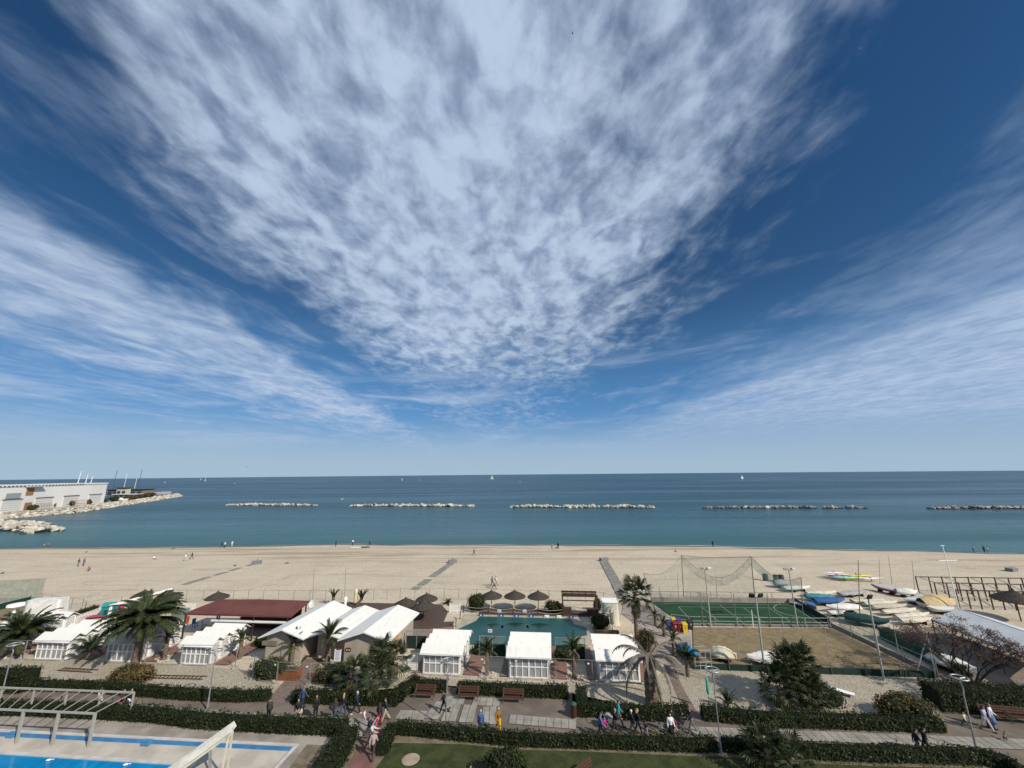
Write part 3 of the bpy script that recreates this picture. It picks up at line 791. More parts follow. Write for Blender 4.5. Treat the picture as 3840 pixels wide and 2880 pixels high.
# paving tiles of the promenade, each a slab
tile_me = MB().box((0, 0, .012), (.56, .56, .03)).mesh('paving_tile', TILE)
NT_ = [0]
def tiles(p0, d, rows, n, step=.6):
    d = d.normalized(); nr = Vector((-d.y, d.x, 0)); rz = math.atan2(d.y, d.x)
    for i in range(n):
        for r in range(rows):
            if NT_[0] >= 298: return
            NT_[0] += 1
            p = p0 + d * (i + .5) * step + nr * (r + .5) * step
            obj('paving_tile', tile_me, prom, (p.x, p.y, layer_z[0] + .006), (0, 0, rz))
zt = .03
a, b = at_z(1905, 2716, zt), at_z(2165, 2738, zt); dd = b - a
tiles(a, dd, 2, int(dd.length / .6))
for (u0, v0, u1, v1) in [(1640, 2702, 1682, 2643), (1708, 2708, 1728, 2647), (1775, 2712, 1790, 2649), (1862, 2718, 1862, 2653)]:
    a, b = at_z(u0, v0, zt), at_z(u1, v1, zt); tiles(a, b - a, 2, round((b - a).length / .6))
for (u0, v0, u1, v1, r) in [(1480, 2698, 1600, 2704, 2), (1660, 2642, 1728, 2645, 2), (1768, 2647, 1862, 2651, 2)]:
    a, b = at_z(u0, v0, zt), at_z(u1, v1, zt); tiles(a, b - a, r, round((b - a).length / .6))
a, b = at_z(2605, 2765, zt), at_z(3640, 2806, zt); tiles(a, b - a, 2, 52)
sheet('paving_strip', [(-300, 2624), (500, 2642), (1000, 2676), (1400, 2697), (1400, 2712), (1000, 2694), (500, 2668), (-300, 2648)], TILE)

# swimming pool terrace, sunk a step below the deck
ZT = -0.23
K1 = at_z(1102, 2800, 0); K0 = at_z(0, 2745, 0); K2 = at_z(1020, 2880, 0)
pdx = (K1 - K0).normalized(); pdy = Vector((pdx.y, -pdx.x, 0))       # towards the camera
K2 = K1 + pdy * 9
KL = K1 - pdx * 45; KL2 = KL + pdy * 9
hb = [at_z(u, v, 0) for u, v in [(-700, 2660), (87, 2682), (564, 2708), (1042, 2745), (1290, 2758)]]
sheet('pool_deck', [W(KL - pdx * 8)] + [W(p) for p in hb] + [W(K1 - pdy * .2 + pdx * 7.0), W(K1)], DECKC, .006, True)
sheet('pool_deck', [W(K1), W(K1 + pdx * 7.0 - pdy * .2), W(K1 + pdx * 6.0 + pdy * 9), W(K2)], DECKC, .006, True)
sheet('pool_terrace', [W(KL), W(K1), W(K2), W(KL2)], POOLC, ZT, True)
mb = MB()
mb.quad((KL.x, KL.y, ZT), (K1.x, K1.y, ZT), (K1.x, K1.y, -.002), (KL.x, KL.y, -.002)); mb.quad((K1.x, K1.y, ZT), (K2.x, K2.y, ZT), (K2.x, K2.y, -.002), (K1.x, K1.y, -.002))
struct(mb.build('pool_wall', POOLB))
sheet('pool_gutter', [W(KL), W(K1), W(K1 + pdy * .10), W(KL + pdy * .10)], POOLB, ZT + .005, True)
sheet('pool_gutter', [W(K1 - pdx * .3 + pdy * .10), W(K1 + pdy * .10), W(K2), W(K2 - pdx * .3)], POOLB, ZT + .006, True)
COPE = mat('pale coping', (.52, .5, .46), (.42, .4, .37), .8, 1.2)
cope = struct(MB().beam(KL - pdy * .12 + Vector((0, 0, .03)), K1 + pdx * .24 - pdy * .12 + Vector((0, 0, .03)), .24, .06).build('pool_coping', COPE))
struct(MB().beam(K1 + pdx * .12 + Vector((0, 0, .031)), K2 + pdx * .12 + Vector((0, 0, .031)), .24, .062).build('pool_coping', COPE))
Q0 = at_z(0, 2830, ZT); Q1 = at_z(664, 2871, ZT); qd = (Q1 - Q0).normalized(); qn = Vector((qd.y, -qd.x, 0))
Q1 = Q1 + qd * 1.0; Q0 = Q0 - qd * 25
mb = MB(); mb.prism([W(Q0), W(Q1), W(Q1 + qn * 12), W(Q0 + qn * 12)], ZT - 1.0, ZT + .012)
o = sheet('swimming_pool', [W(Q0), W(Q1), W(Q1 + qn * 12), W(Q0 + qn * 12)], POOLW, ZT + .014, True)
struct(MB().beam(Q0 - qn * .15 + Vector((0, 0, .03)), Q1 + qd * .3 - qn * .15 + Vector((0, 0, .03)), .3, .07).build('pool_coping', COPE))
struct(MB().beam(Q1 + qd * .15 + Vector((0, 0, .031)), Q1 + qd * .15 + qn * 12 + Vector((0, 0, .031)), .3, .07).build('pool_coping', COPE))
for u, v, lab in [(181, 2853, 'white float on the blue pool nearer the left edge'), (470, 2870, 'white float on the blue pool nearer the slide')]:
    t = thing('pool_float', lab, 'float', at_z(u, v, ZT + .02), .3, 'floats on the blue pool')
    mb = MB(); mb.smooth = True; mb.ball((0, 0, .05), (.16, .08, .06)); mb.build('body', WHITE, t)
    MB().tube([(.15, 0, .06), (.3, .05, .02)], .02, 5).build('cord', WHITE, t)
# joints in the deck slabs
for i in range(9):
    k = KL + pdx * (6 + 5 * i)
slab_me = [MB().box((0, 0, 0), (.97, .97, .05)).mesh('deck_slab', DECKC)]
deck0 = [o for o in C if o.name.startswith('pool_deck')][0]
hedge_line = lambda s: 3.6 - .045 * (s + 40)
for i in range(44):
    for j in range(3):
        if R.random() < .07: continue
        p = K1 - pdx * (i + .5 - 4.5) - pdy * (j + .75)
        obj('deck_slab', slab_me[0], deck0, (p.x, p.y, .012 + R.uniform(0, .008)), (R.uniform(-.006, .006), R.uniform(-.006, .006), math.atan2(pdx.y, pdx.x) + R.uniform(-.006, .006)))
# steps: two small blue ladders/brackets on the terrace edge
for u, v, lab in [(45, 2762, 'blue step block on the terrace near the left edge'), (550, 2792, 'blue step block on the terrace before the slide')]:
    p = at_z(u, v, ZT); mb = MB(); mb.box((0, 0, .1), (.6, .45, .16), math.atan2(pdx.y, pdx.x)); mb.box((0, 0, .25), (.6, .22, .1), math.atan2(pdx.y, pdx.x))
    o = mb.build('pool_step', POOLB); o.location = p; tag(o, lab, 'step', 'blue pool steps')
# lawn with its bare edge and grass blades
LAWNP = [(1480, 2790), (1728, 2795), (1948, 2816), (2200, 2823), (2595, 2840), (2700, 2840), (2985, 2866), (3282, 2878), (3686, 2888)]
lp = [at_z(u, v, 0) for u, v in LAWNP]
sheet('lawn', [W(p) for p in lp] + [(34, 12), (-11, 12), W(at_z(1400, 2900))], LAWN, world=True)
mb = MB()
for _ in range(15000):
    u = R.uniform(1440, 3700); v = R.uniform(2800, 2990)
    p = at_z(u, v, .03)
    if mnoise.noise(Vector((p.x * .5, p.y * .5, 2))) < -.22: continue
    if p.y > 33.4 - (p.x + 10) * .03 - .6: continue
    a = R.uniform(0, 6.28); h = R.uniform(.04, .11); d = Vector((math.cos(a), math.sin(a), 0)) * .03; ln = Vector((R.uniform(-.05, .05), R.uniform(-.05, .05), h))
    mb.add([p - d, p + d, p + ln], [(0, 1, 2)])
struct(mb.build('grass', leafmat('grass blades', (.035, .055, .012), (.10, .12, .035), 1.0)), 'stuff')
mh = MB().lathe([(.62, 0), (.62, .05), (.55, .07)], 24).build('drain_cover', mat('pale concrete cover', (.36, .29, .21), (.28, .22, .16), .9, 2)); mh.location = at_z(1540, 2850, .03)
tag(mh, 'round pale concrete drain cover set in the lawn', 'drain cover')

# ================================================================== hedges
def hedge(px, width, height, label, m=None, dens=105, world=None, leaf=.15, name='hedge'):
    """px: base line of the face towards us, the hedge lies behind it"""
    pts = world or [at_z(u, v, 0) for u, v in px]
    o0 = pts[0].copy(); t = thing(name, label, 'hedge', (o0.x, o0.y, 0), 0, 'clipped hedges of the park')
    r = random.Random(int(abs(o0.x * 31 + o0.y * 17)) + len(pts))
    core = MB(); lv = MB()
    nrm = []
    for i in range(len(pts)):
        d = (pts[min(i + 1, len(pts) - 1)] - pts[max(i - 1, 0)]).normalized(); nrm.append(Vector((-d.y, d.x, 0)))
    if nrm[0].y < -0.05 and abs(nrm[0].y) > abs(nrm[0].x): nrm = [-q for q in nrm]
    def wob(p): return 1 + .16 * mnoise.noise(Vector((p.x * .45, p.y * .45, 1))) + .16 * mnoise.noise(Vector((p.x * 1.6, p.y * 1.6, 4)))
    for i in range(len(pts) - 1):
        a, b = pts[i] - o0, pts[i + 1] - o0; na, nb = nrm[i] * width, nrm[i + 1] * width
        ins = .1
        A_, B_ = a + na * ins, b + nb * ins; D_, E_ = a + na * (1 - ins), b + nb * (1 - ins); hz = height - .12
        core.add([A_, B_, E_, D_, A_ + Vector((0, 0, hz)), B_ + Vector((0, 0, hz)), E_ + Vector((0, 0, hz)), D_ + Vector((0, 0, hz))],
                 [(0, 1, 5, 4), (2, 3, 7, 6), (4, 5, 6, 7), (3, 0, 4, 7), (1, 2, 6, 5)])
        L = (b - a).length
        for kind, area in (('f', L * height), ('t', L * width), ('b', L * height * .5)):
            for _ in range(int(area * dens)):
                k = r.random(); p0 = a + (b - a) * k; nn = na + (nb - na) * k
                wv = wob(p0 + o0); hh = height * wv
                rnd = r.random()
                if kind == 't':
                    p = p0 + nn * rnd + Vector((0, 0, hh - .10 * (2 * abs(rnd - .5)) ** 4 + r.uniform(-.06, .07))); nv = Vector((0, 0, 1))
                elif kind == 'f':
                    p = p0 + Vector((0, 0, hh * rnd)) - nn.normalized() * r.uniform(-.09, .08) * wv; nv = -nn.normalized() + Vector((0, 0, .3))
                else:
                    p = p0 + nn + Vector((0, 0, hh * rnd)) + nn.normalized() * r.uniform(-.09, .08); nv = nn.normalized()
                nv = (nv.normalized() + Vector((r.gauss(0, .45), r.gauss(0, .45), r.gauss(0, .45)))).normalized()
                lv.leaf(p, leaf * r.uniform(.6, 1.35), nv, r.uniform(0, 6.28), .6)
    for e, nn in ((pts[0] - o0, nrm[0] * width), (pts[-1] - o0, nrm[-1] * width)):
        dirn = Vector((nn.y, -nn.x, 0)).normalized() * (1 if e.length > .01 else -1)
        for _ in range(int(width * height * dens)):
            p = e + nn * r.random() + Vector((0, 0, height * r.random())) + dirn * r.uniform(-.08, .1)
            nv = (dirn + Vector((r.gauss(0, .45), r.gauss(0, .45), r.gauss(0, .45)))).normalized()
            lv.leaf(p, leaf * r.uniform(.6, 1.35), nv, r.uniform(0, 6.28), .6)
    tot = sum((b - a).length for a, b in zip(pts, pts[1:]))
    for _ in range(int(tot * 5)):                                  # stray shoots above the clipped top
        i = r.randrange(len(pts) - 1); k = r.random(); p0 = pts[i] - o0 + (pts[i + 1] - pts[i]) * k + nrm[i] * width * r.random()
        hh = height * wob(p0 + o0)
        for q_ in range(5): lv.leaf(p0 + Vector((r.gauss(0, .03), r.gauss(0, .03), hh + .04 * q_ + r.uniform(0, .05))), leaf * .8, Vector((r.gauss(0, 1), r.gauss(0, 1), .5)).normalized(), r.uniform(0, 6.28), .5)
    core.build('branches', HCORE, t); lv.build('leaves', m or LEAF_H, t)
    return t
hedge([(-420, 2596), (13, 2594), (260, 2598), (503, 2615), (720, 2632), (880, 2638), (998, 2634)], .85, .78, 'long back hedge before the left cabins, promenade behind the pool pergola')
hedge([(-420, 2685), (87, 2690), (369, 2704), (564, 2717), (716, 2738), (1042, 2757), (1285, 2766)], 1.0, .88, 'long front hedge between the left pool deck and the promenade')
_a, _b = at_z(1285, 2768, 0), at_z(1140, 2960, 0)
hedge(None, 1.6, .95, 'hedge running towards us between pool deck and red path', world=[_a + Vector((-.3, -.2, 0)), _a * .5 + _b * .5, _b])
hedge([(1478, 2758), (1728, 2783), (1948, 2805), (2167, 2811), (2413, 2818), (2595, 2826), (2697, 2825)], .7, .75, 'long front hedge between the lawn and the tiled plaza')
_a, _b = at_z(1478, 2764, 0), at_z(1452, 2835, 0)
hedge(None, .8, .85, 'short hedge stub running down beside the red path', world=[_b + Vector((0, 0, 0)), _a + Vector((.1, .2, 0))])
hedge([(2718, 2826), (2985, 2850), (3282, 2863), (3686, 2874), (3775, 2890), (3830, 2930)], .75, .8, 'right front hedge from the lamp to the lower right corner')
hedge([(1085, 2640), (1250, 2648), (1480, 2654)], .9, .9, 'hedge behind the walkers below the fan palms')
_a, _b = at_z(1482, 2652, 0), at_z(1575, 2575, 0)
hedge(None, .9, .9, 'slanting hedge from the walkers up to the first bench', world=[_a, _b])
hedge([(1545, 2600), (1670, 2603)], .9, .9, 'short hedge behind the first bench')
hedge([(1712, 2606), (1900, 2616), (2130, 2625)], .85, .88, 'hedge behind the second and third benches')
_a, _b = at_z(2160, 2690, 0), at_z(2162, 2615, 0)
hedge(None, .9, 1.0, 'narrow hedge end beside the litter bin', world=[_b, _a])
hedge([(2190, 2692), (2466, 2710), (2592, 2704)], .9, .9, 'hedge behind the group with prams at the dead palm')
hedge([(2640, 2708), (2900, 2733), (3197, 2742), (3410, 2750), (3554, 2755)], .9, .9, 'right back hedge along the gravel bed')
hedge([(3545, 2676), (3840, 2696), (4200, 2720)], 2.2, 1.6, 'tall thick hedge at the right edge behind the benches')
hedge([(-420, 2610), (70, 2604)], 1.6, 1.7, 'tall dark hedge at the left edge')

# ================================================================== palms
def pinnate(L, arch, lw, n, m, seed, droop=.5, stem=.035):
    """one feather frond growing from the origin along +x, arching over"""
    r = random.Random(seed); mb = MB(); pts = []; ang = arch[0]; p = Vector((0, 0, 0))
    for i in range(n + 1):
        pts.append(p.copy()); a = arch[0] + (arch[1] - arch[0]) * (i / n) ** 1.3
        p = p + Vector((math.cos(a), 0, math.sin(a))) * (L / n)
    mb.tube(pts[::2] + ([pts[-1]] if n % 2 else []), [stem * (1 - .85 * i / (len(pts[::2]) - 1 + (n % 2))) for i in range(len(pts[::2]) + (n % 2))], 4)
    for i in range(2, n + 1):
        k = i / n; d = (pts[i] - pts[i - 1]).normalized()
        ll = lw * (math.sin(math.pi * min(1, .12 + k * .86)) ** .6) * r.uniform(.85, 1.1)
        for s in (-1, 1):
            for sub in (0, .5):
                q = pts[i - 1] + (pts[i] - pts[i - 1]) * sub
                out = (d * .55 + Vector((0, s, 0)) + Vector((-d.z, 0, d.x)) * (.35 - droop * r.uniform(.6, 1.2))).normalized()
                tip = q + out * ll; tip.z -= ll * droop * .35 * r.random()
                wv = d * (.0135 * L ** .5)
                mid = q + (tip - q) * .45 + Vector((0, 0, .02))
                mb.add([q - wv * .6, q + wv * .6, mid + wv, tip, mid - wv], [(0, 1, 2, 4), (4, 2, 3)])
    return mb.mesh('frond', m)
def fan(rad_, m, seed, stalk=.7, n=22, droop=.25):
    r = random.Random(seed); mb = MB()
    mb.tube([(0, 0, 0), (stalk * .5, 0, .04), (stalk, 0, 0)], [.02, .015, .01], 4)
    for i in range(n):
        a = (i / (n - 1) - .5) * 4.3; l = rad_ * (1 - .18 * abs(a) / 2.1) * r.uniform(.9, 1.08)
        d = Vector((math.cos(a), math.sin(a), .10 * math.cos(3 * a))); s = Vector((-math.sin(a), math.cos(a), 0)); c = Vector((stalk, 0, 0))
        w1 = rad_ * .06
        tip = c + d * l; tip.z -= droop * l * r.uniform(.4, 1.1)
        mid = c + d * l * .6
        mb.add([c, mid - s * w1 + Vector((0, 0, -.02)), tip, mid + s * w1, mid + Vector((0, 0, .04))], [(0, 1, 4), (0, 4, 3), (4, 1, 2), (4, 2, 3)])
    return mb.mesh('fan_leaf', m)
def trunk(mb, h, r0, r1, lean=(0, 0), n=12, rough=.06, seed=1, seg=14):
    r = random.Random(seed); pts = []; rr = []
    for i in range(seg + 1):
        k = i / seg; pts.append((lean[0] * k ** 1.4, lean[1] * k ** 1.4, h * k - .05)); rr.append((r0 + (r1 - r0) * k) * (1 + (rough if i % 2 else -rough)))
    mb.tube(pts, rr, n)
    return Vector(pts[-1])
PH = [pinnate(1.0, (1.15, -.35), .19, 26, LEAF_P, 1, .45), pinnate(1.0, (.85, -.75), .19, 26, LEAF_P, 2, .55), pinnate(1.0, (.35, -1.25), .18, 24, LEAF_P, 3, .75), pinnate(1.0, (1.4, .45), .14, 20, LEAF_P, 4, .3)]
PHY = pinnate(1.0, (.0, -1.5), .13, 18, LEAF_Y, 5, .8)
PHD = [pinnate(1.0, (.55, -1.45), .10, 20, LEAF_D, 6, 1.0), pinnate(1.0, (-.2, -1.6), .08, 20, LEAF_D, 7, 1.0), pinnate(1.0, (.5, -.5), .09, 20, LEAF_D, 8, 1.0)]
FAN = [fan(.66, LEAF_P, 1, .95, 17, .3), fan(.66, LEAF_P, 2, 1.05, 16, .5), fan(.66, LEAF_P, 3, .8, 18, .15)]
FAND = [fan(.55, LEAF_Y, 4, .5, 18, .7)]
def palm(u, v, hv, label, kind, fl, n, r0=.22, r1=.2, base=None, lean=(0, 0), skirt=0, up=0.0, name='palm_tree', dead=False, cu=None):
    p = base or at_z(u, v, 0)
    if p.y > fence_y(p.x): p = G(u, v)
    top = at_y(cu if cu is not None else u, hv, p.y); h = max(.25, top.z)
    r = random.Random(int(u * 7 + v)); t = thing(name, label, 'palm', p, r.uniform(0, 6.28) if cu is None else 0, 'palms of the bathing establishment')
    if cu is not None: lean = (top.x - p.x, 0)
    mb = MB(); tp = trunk(mb, h, r0, r1, lean, seed=int(u)); mb.build('trunk', BARK, t)
    for i in range(n):
        a = i * 2.39996 + r.uniform(-.2, .2); k = i / n
        if kind == 'feather':
            me = PH[3] if k < .16 + up else PH[0] if k < .45 + up * .6 else PH[1] if k < .75 + up * .3 else PH[2]
            s = fl * r.uniform(.82, 1.08) * (.8 if k < .16 else 1)
            obj('frond', me, t, tp + Vector((math.cos(a) * r1 * .5, math.sin(a) * r1 * .5, -.25 * k * (h > 1))), (r.uniform(-.25, .25), r.uniform(-.12, .12), a), (s, s, s))
        elif kind == 'dead':
            me = PHD[i % 2] if i > 2 else PHD[2]; s = fl * r.uniform(.75, 1.1)
            obj('frond', me, t, tp + Vector((math.cos(a) * r1 * .7, math.sin(a) * r1 * .7, -.1)), (r.uniform(-.3, .3), r.uniform(-.15, .25), a), (s, s, s))
        else:
            e = 1.25 - 1.75 * k; s = fl * r.uniform(.85, 1.12)
            obj('fan_leaf', r.choice(FAN), t, tp + Vector((math.cos(a) * r1 * .4, math.sin(a) * r1 * .4, -.5 * fl * k)), (r.uniform(-.3, .3), -e, a), (s, s, s))
    for i in range(skirt):
        a = r.uniform(0, 6.28)
        if kind == 'fan': obj('dry_leaf', FAND[0], t, tp + Vector((0, 0, -.3 - i / skirt * h * .28)), (r.uniform(-.3, .3), 1.15 + r.uniform(-.15, .25), a), (fl * .9,) * 3)
        else: obj('dry_frond', PHY, t, tp + Vector((math.cos(a) * r1, math.sin(a) * r1, -.2 - .35 * r.random())), (r.uniform(-.3, .3), .3, a), (fl * .4,) * 3)
    return t
palm(508, 2487, 2328, 'large date palm with wide drooping crown before the left cabins', 'feather', 4.3, 64, .36, .34, skirt=16, up=-.13)
palm(68, 2448, 2372, 'stocky date palm at the left edge before the cabins', 'feather', 3.6, 46, .55, .5, skirt=6)
palm(616, 2472, 2385, 'slim young palm in the alley between the left cabin rows', 'feather', 1.5, 18, .22, .2, skirt=4, up=.3)
palm(898, 2470, 2392, 'slim young palm right of the fourth cabin row', 'feather', 1.4, 16, .2, .2, skirt=4, up=.4)
palm(330, 2472, 2425, 'small dark palm between the second and third cabin rows', 'feather', 2.0, 20, .2, .18)
palm(1092, 2492, 2410, 'young palm at the left corner of the restaurant wall', 'feather', 1.6, 18, .2, .2, skirt=6, up=.35)
palm(1226, 2494, 2385, 'upright palm with orange leaf bases before the restaurant', 'feather', 2.1, 22, .3, .26, skirt=10, up=.45)
palm(1248, 2270, 2238, 'young upright palm behind the restaurant roofs, left of the cream parasol', 'feather', 1.5, 14, .22, .2, up=.8)
palm(1336, 2276, 2245, 'young palm leaning right behind the restaurant roofs', 'feather', 1.8, 14, .22, .2, up=.8, cu=1356)
palm(1826, 2532, 2432, 'young palm ringed by white stones between the first and second gable cabins', 'feather', 1.5, 18, .2, .18, skirt=5, up=.15)
palm(2155, 2543, 2430, 'young palm ringed by white stones left of the third gable cabin', 'feather', 1.7, 18, .25, .2, skirt=12, up=.3)
palm(1300, 2610, 2520, 'fan palm with low crown at the left of the clump', 'fan', 1.1, 22, .16, .14, skirt=6, cu=1318)
palm(1405, 2622, 2512, 'fan palm with the nearest crown of the clump', 'fan', 1.25, 24, .16, .14, skirt=6, cu=1410)
palm(1400, 2590, 2448, 'fan palm with the highest crown at the back of the clump', 'fan', 1.1, 22, .16, .14, skirt=8, cu=1425)
palm(1452, 2580, 2458, 'fan palm with visible bare trunk at the right of the clump', 'fan', 1.15, 22, .18, .16, skirt=8, cu=1478)
palm(2388, 2400, 2222, 'tall fan palm with shaggy skirt beside the boardwalk', 'fan', 1.35, 34, .26, .18, skirt=30, cu=2380)
palm(2447, 2640, 2452, 'dying date palm with thick trunk and bare hanging fronds', 'dead', 3.7, 18, .60, .48)
palm(2458, 2348, 2300, 'small palm behind the recycling bins, nearest the pitch', 'feather', 1.2, 14, .16, .15, skirt=5)
palm(2492, 2388, 2332, 'small shaggy palm left of the recycling bins', 'feather', 1.2, 14, .2, .18, skirt=10)
palm(2530, 2462, 2385, 'small shaggy palm between the bins and the blue tarpaulin', 'feather', 1.3, 14, .2, .18, skirt=10)
palm(2580, 2537, 2455, 'young palm at the corner of the sand court', 'feather', 1.7, 18, .2, .18, skirt=6)
palm(2960, 2640, 2500, 'broad shaggy fan palm in the right gravel bed, left stem', 'fan', 1.25, 34, .24, .2, skirt=40, cu=2955)
palm(3010, 2632, 2480, 'broad shaggy fan palm in the right gravel bed, right stem', 'fan', 1.2, 32, .24, .2, skirt=36, cu=2992)
palm(2935, 2655, 2570, 'low fan palm at the left foot of the shaggy pair', 'fan', 1.2, 30, .2, .18, skirt=10, cu=2920)
palm(3030, 2655, 2575, 'low fan palm at the right foot of the shaggy pair', 'fan', 1.15, 30, .2, .18, skirt=10, cu=3030)
palm(2885, 2905, 2806, 'fan palm crown poking over the right front hedge', 'fan', 1.15, 26, .2, .18, skirt=4, cu=2876)
palm(2960, 2915, 2832, 'lower fan palm beside the crown over the front hedge', 'fan', 1.05, 22, .2, .18, cu=2965)
palm(2731, 2652, 2638, 'spiky agave like palm seedling in the gravel bed', 'feather', 1.3, 16, .12, .1, up=.5)
palm(1680, 2266, 2262, 'little cycad on the sand left of the picket gate', 'feather', 1.0, 18, .12, .1)

# bushes
bush(at_z(500, 2560), 2.4, 1.6, 1.3, 'sprawling olive juniper below the large date palm', LEAF_R, 1800, .17)
bush(at_z(1000, 2545), 2.3, 1.2, 1.7, 'mixed green shrubs at the restaurant entrance fence', LEAF_B, 1500, .15)
bush(at_z(985, 2425), 1.2, .9, 1.2, 'dark shrub at the restaurant left corner', LEAF_H, 700, .15)
bush(at_z(1785, 2292), 1.9, 1.2, 2.1, 'clipped green bush left of the three straw umbrellas', LEAF_B, 1300, .15)
bush(at_z(2080, 2298), 1.5, 1.0, 1.5, 'yellow green bush left of the brown pergola', LEAF_B, 1000, .15)
bush(at_z(2250, 2365), 1.5, 1.2, 1.9, 'dark bush before the white fabric kiosk', LEAF_H, 1100, .15)
bush(at_z(2420, 2470), 1.5, 1.3, 2.4, 'reddish dark bush right of the third gable cabin', LEAF_R, 1300, .15)
bush(at_z(1705, 2435), 1.2, .8, 1.0, 'low bright shrub left of the first gable cabin', LEAF_B, 500, .15)
bush(at_z(1810, 2455), 1.6, .8, 1.0, 'low shrub between the first and second gable cabins', LEAF_H, 700, .15)
bush(at_z(2120, 2478), 1.5, .8, 1.0, 'low shrub between the second and third gable cabins', LEAF_B, 700, .15)
bush(at_z(1250, 2560), 1.8, 1.2, 1.5, 'dark shrubs at the foot of the fan palm clump', LEAF_H, 1100, .15)
bush(at_z(3080, 2640), 2.0, 1.4, 1.6, 'dark bush under the right shaggy fan palms', LEAF_H, 1300, .15)
bush(at_z(3380, 2690), 2.6, 1.5, 1.6, 'dark brownish shrub behind the right back hedge', LEAF_R, 1500, .15)
bush(at_z(1900, 2915), 1.7, 1.3, 1.6, 'round dark bush at the lower edge of the lawn', LEAF_H, 1500, .15)
bush(at_z(2240, 2290), .8, .7, 1.6, 'narrow dark bush right of the brown pergola', LEAF_H, 500, .15)

# ================================================================== cabins
SHADE = plain('white in eave shade', (.30, .30, .29), .8)  # shade under eaves and between slats, put into the colour of white parts
LOUV = mat('white louvre door', (.70, .69, .66), (.60, .59, .56), .6, 1.5)
def cabin_row(u0, v0, u1, v1, label, units=4, pitch=1.24, wh=2.0):
    a, b = at_z(u0, v0, 0), at_z(u1, v1, 0); wd = (b - a).length
    t = thing('cabin_row', label, 'beach cabin', a, RZ, 'white cabin rows of the bathing establishment')
    D = units * pitch
    # walls
    mb = MB(); mb.box((wd / 2, D / 2 + .06, wh / 2), (wd - .04, D - .06, wh)); mb.build('wall', WHITE, t)
    mb = MB(); mb.box((wd / 2, D / 2, .04), (wd + .3, D + .4, .08)); mb.build('plinth', CONC, t)
    # front: frame of white bars with two rows of six frosted panels
    z0, z1 = .16, wh - .12; cols = 6; fr = MB(); cw = wd / cols
    for i in range(cols + 1):
        bw = .16 if i == 3 else .085
        fr.box((min(max(i * cw, .05), wd - .05), -.03, wh / 2 + .04), (bw, .09, wh - .08))
    for z, hh in ((z0 - .04, .12), ((z0 + z1) / 2, .09), (z1 + .05, .12)): fr.box((wd / 2, -.034, z), (wd - .03, .088, hh))
    fw = fr.build('front_frame', WHITE, t)
    pm = MB().box((0, 0, 0), (cw - .1, .03, (z1 - z0) / 2 - .08)).mesh('panel', PANE)
    for i in range(cols):
        for j in range(2): obj('panel', pm, fw, ((i + .5) * cw, .0, z0 + (j + .5) * (z1 - z0) / 2))
    # roofs: one little gable per cabin, ridge across the row
    for k in range(units):
        y0, y1, rise = k * pitch - (.34 if k == 0 else -.0), (k + 1) * pitch + (.25 if k == units - 1 else 0), .42
        ym = (k + .5) * pitch; th = .06; x0, x1 = -.36, wd + .36; ze = wh + .0 - (.34 * rise / (pitch / 2) if k == 0 else 0); zb = wh
        mb = MB()
        prof = [(y0, ze), (ym, zb + rise), (y1, zb - (.25 * rise / (pitch / 2) if k == units - 1 else 0))]
        vs = [(x, y, z + dz_) for x in (x0, x1) for dz_ in (0.02, th + .02) for y, z in prof]
        mb.add(vs, [(3, 9, 10, 4), (4, 10, 11, 5), (0, 1, 7, 6), (1, 2, 8, 7), (0, 6, 9, 3), (2, 5, 11, 8), (0, 3, 4, 1), (1, 4, 5, 2), (6, 7, 10, 9), (7, 8, 11, 10)])
        rf = mb.build('roof', ROOFW, t)
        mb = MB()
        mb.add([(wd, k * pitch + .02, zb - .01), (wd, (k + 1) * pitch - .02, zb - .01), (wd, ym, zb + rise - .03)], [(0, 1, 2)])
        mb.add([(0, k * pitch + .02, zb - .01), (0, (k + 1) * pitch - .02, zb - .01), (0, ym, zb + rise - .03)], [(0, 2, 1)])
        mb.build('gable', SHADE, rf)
        # doors on the alley sides
        for sx, X in ((1, wd + .0), (-1, 0.0)):
            dr = MB(); dr.box((X + sx * .02, ym, 1.0), (.05, pitch - .28, 1.84)); d_ = dr.build('door', LOUV, t)
            sl = MB()
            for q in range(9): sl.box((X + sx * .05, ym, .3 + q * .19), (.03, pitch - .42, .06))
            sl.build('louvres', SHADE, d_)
            MB().box((X + sx * .055, k * pitch + .06, 1.0), (.1, .1, 2.0)).build('post', WHITE, t)
    return t
cabin_row(1587, 2527, 1723, 2531, 'white gable cabin row right of the restaurant, slightly askew')
cabin_row(1912, 2542, 2056, 2546, 'white gable cabin row in front of the covered green pool, middle of three')
cabin_row(2251, 2554, 2399, 2559, 'white gable cabin row beside the dying date palm')
cabin_row(675, 2491, 785, 2493, 'white cabin row left of the restaurant, clear of the palms')
cabin_row(397, 2480, 516, 2482, 'white cabin row shaded behind the large date palm')
cabin_row(130, 2472, 256, 2472, 'white cabin row right of the stocky date palm')
cabin_row(-140, 2462, -20, 2464, 'white cabin row cut off by the left edge', units=6)
# brick alleys
for u, v, wd in [(1735, 2533, 1.7), (2068, 2548, 1.6), (2410, 2561, 1.5), (797, 2494, 1.8), (528, 2483, 1.8), (268, 2474, 2.2), (-5, 2465, 2)]:
    a = at_z(u, v, 0); a2 = a + EX * wd; d = EY * 9
    sheet('alley', [W(a), W(a2), W(a2 + d), W(a + d)], BRICK, world=True)
for u, v in [(1545, 2526), (1875, 2540), (2205, 2552)]:
    a = at_z(u, v, 0); a2 = a + EX * .9; d = EY * 7
    sheet('alley', [W(a), W(a2), W(a2 + d), W(a + d)], BRICKG, world=True)
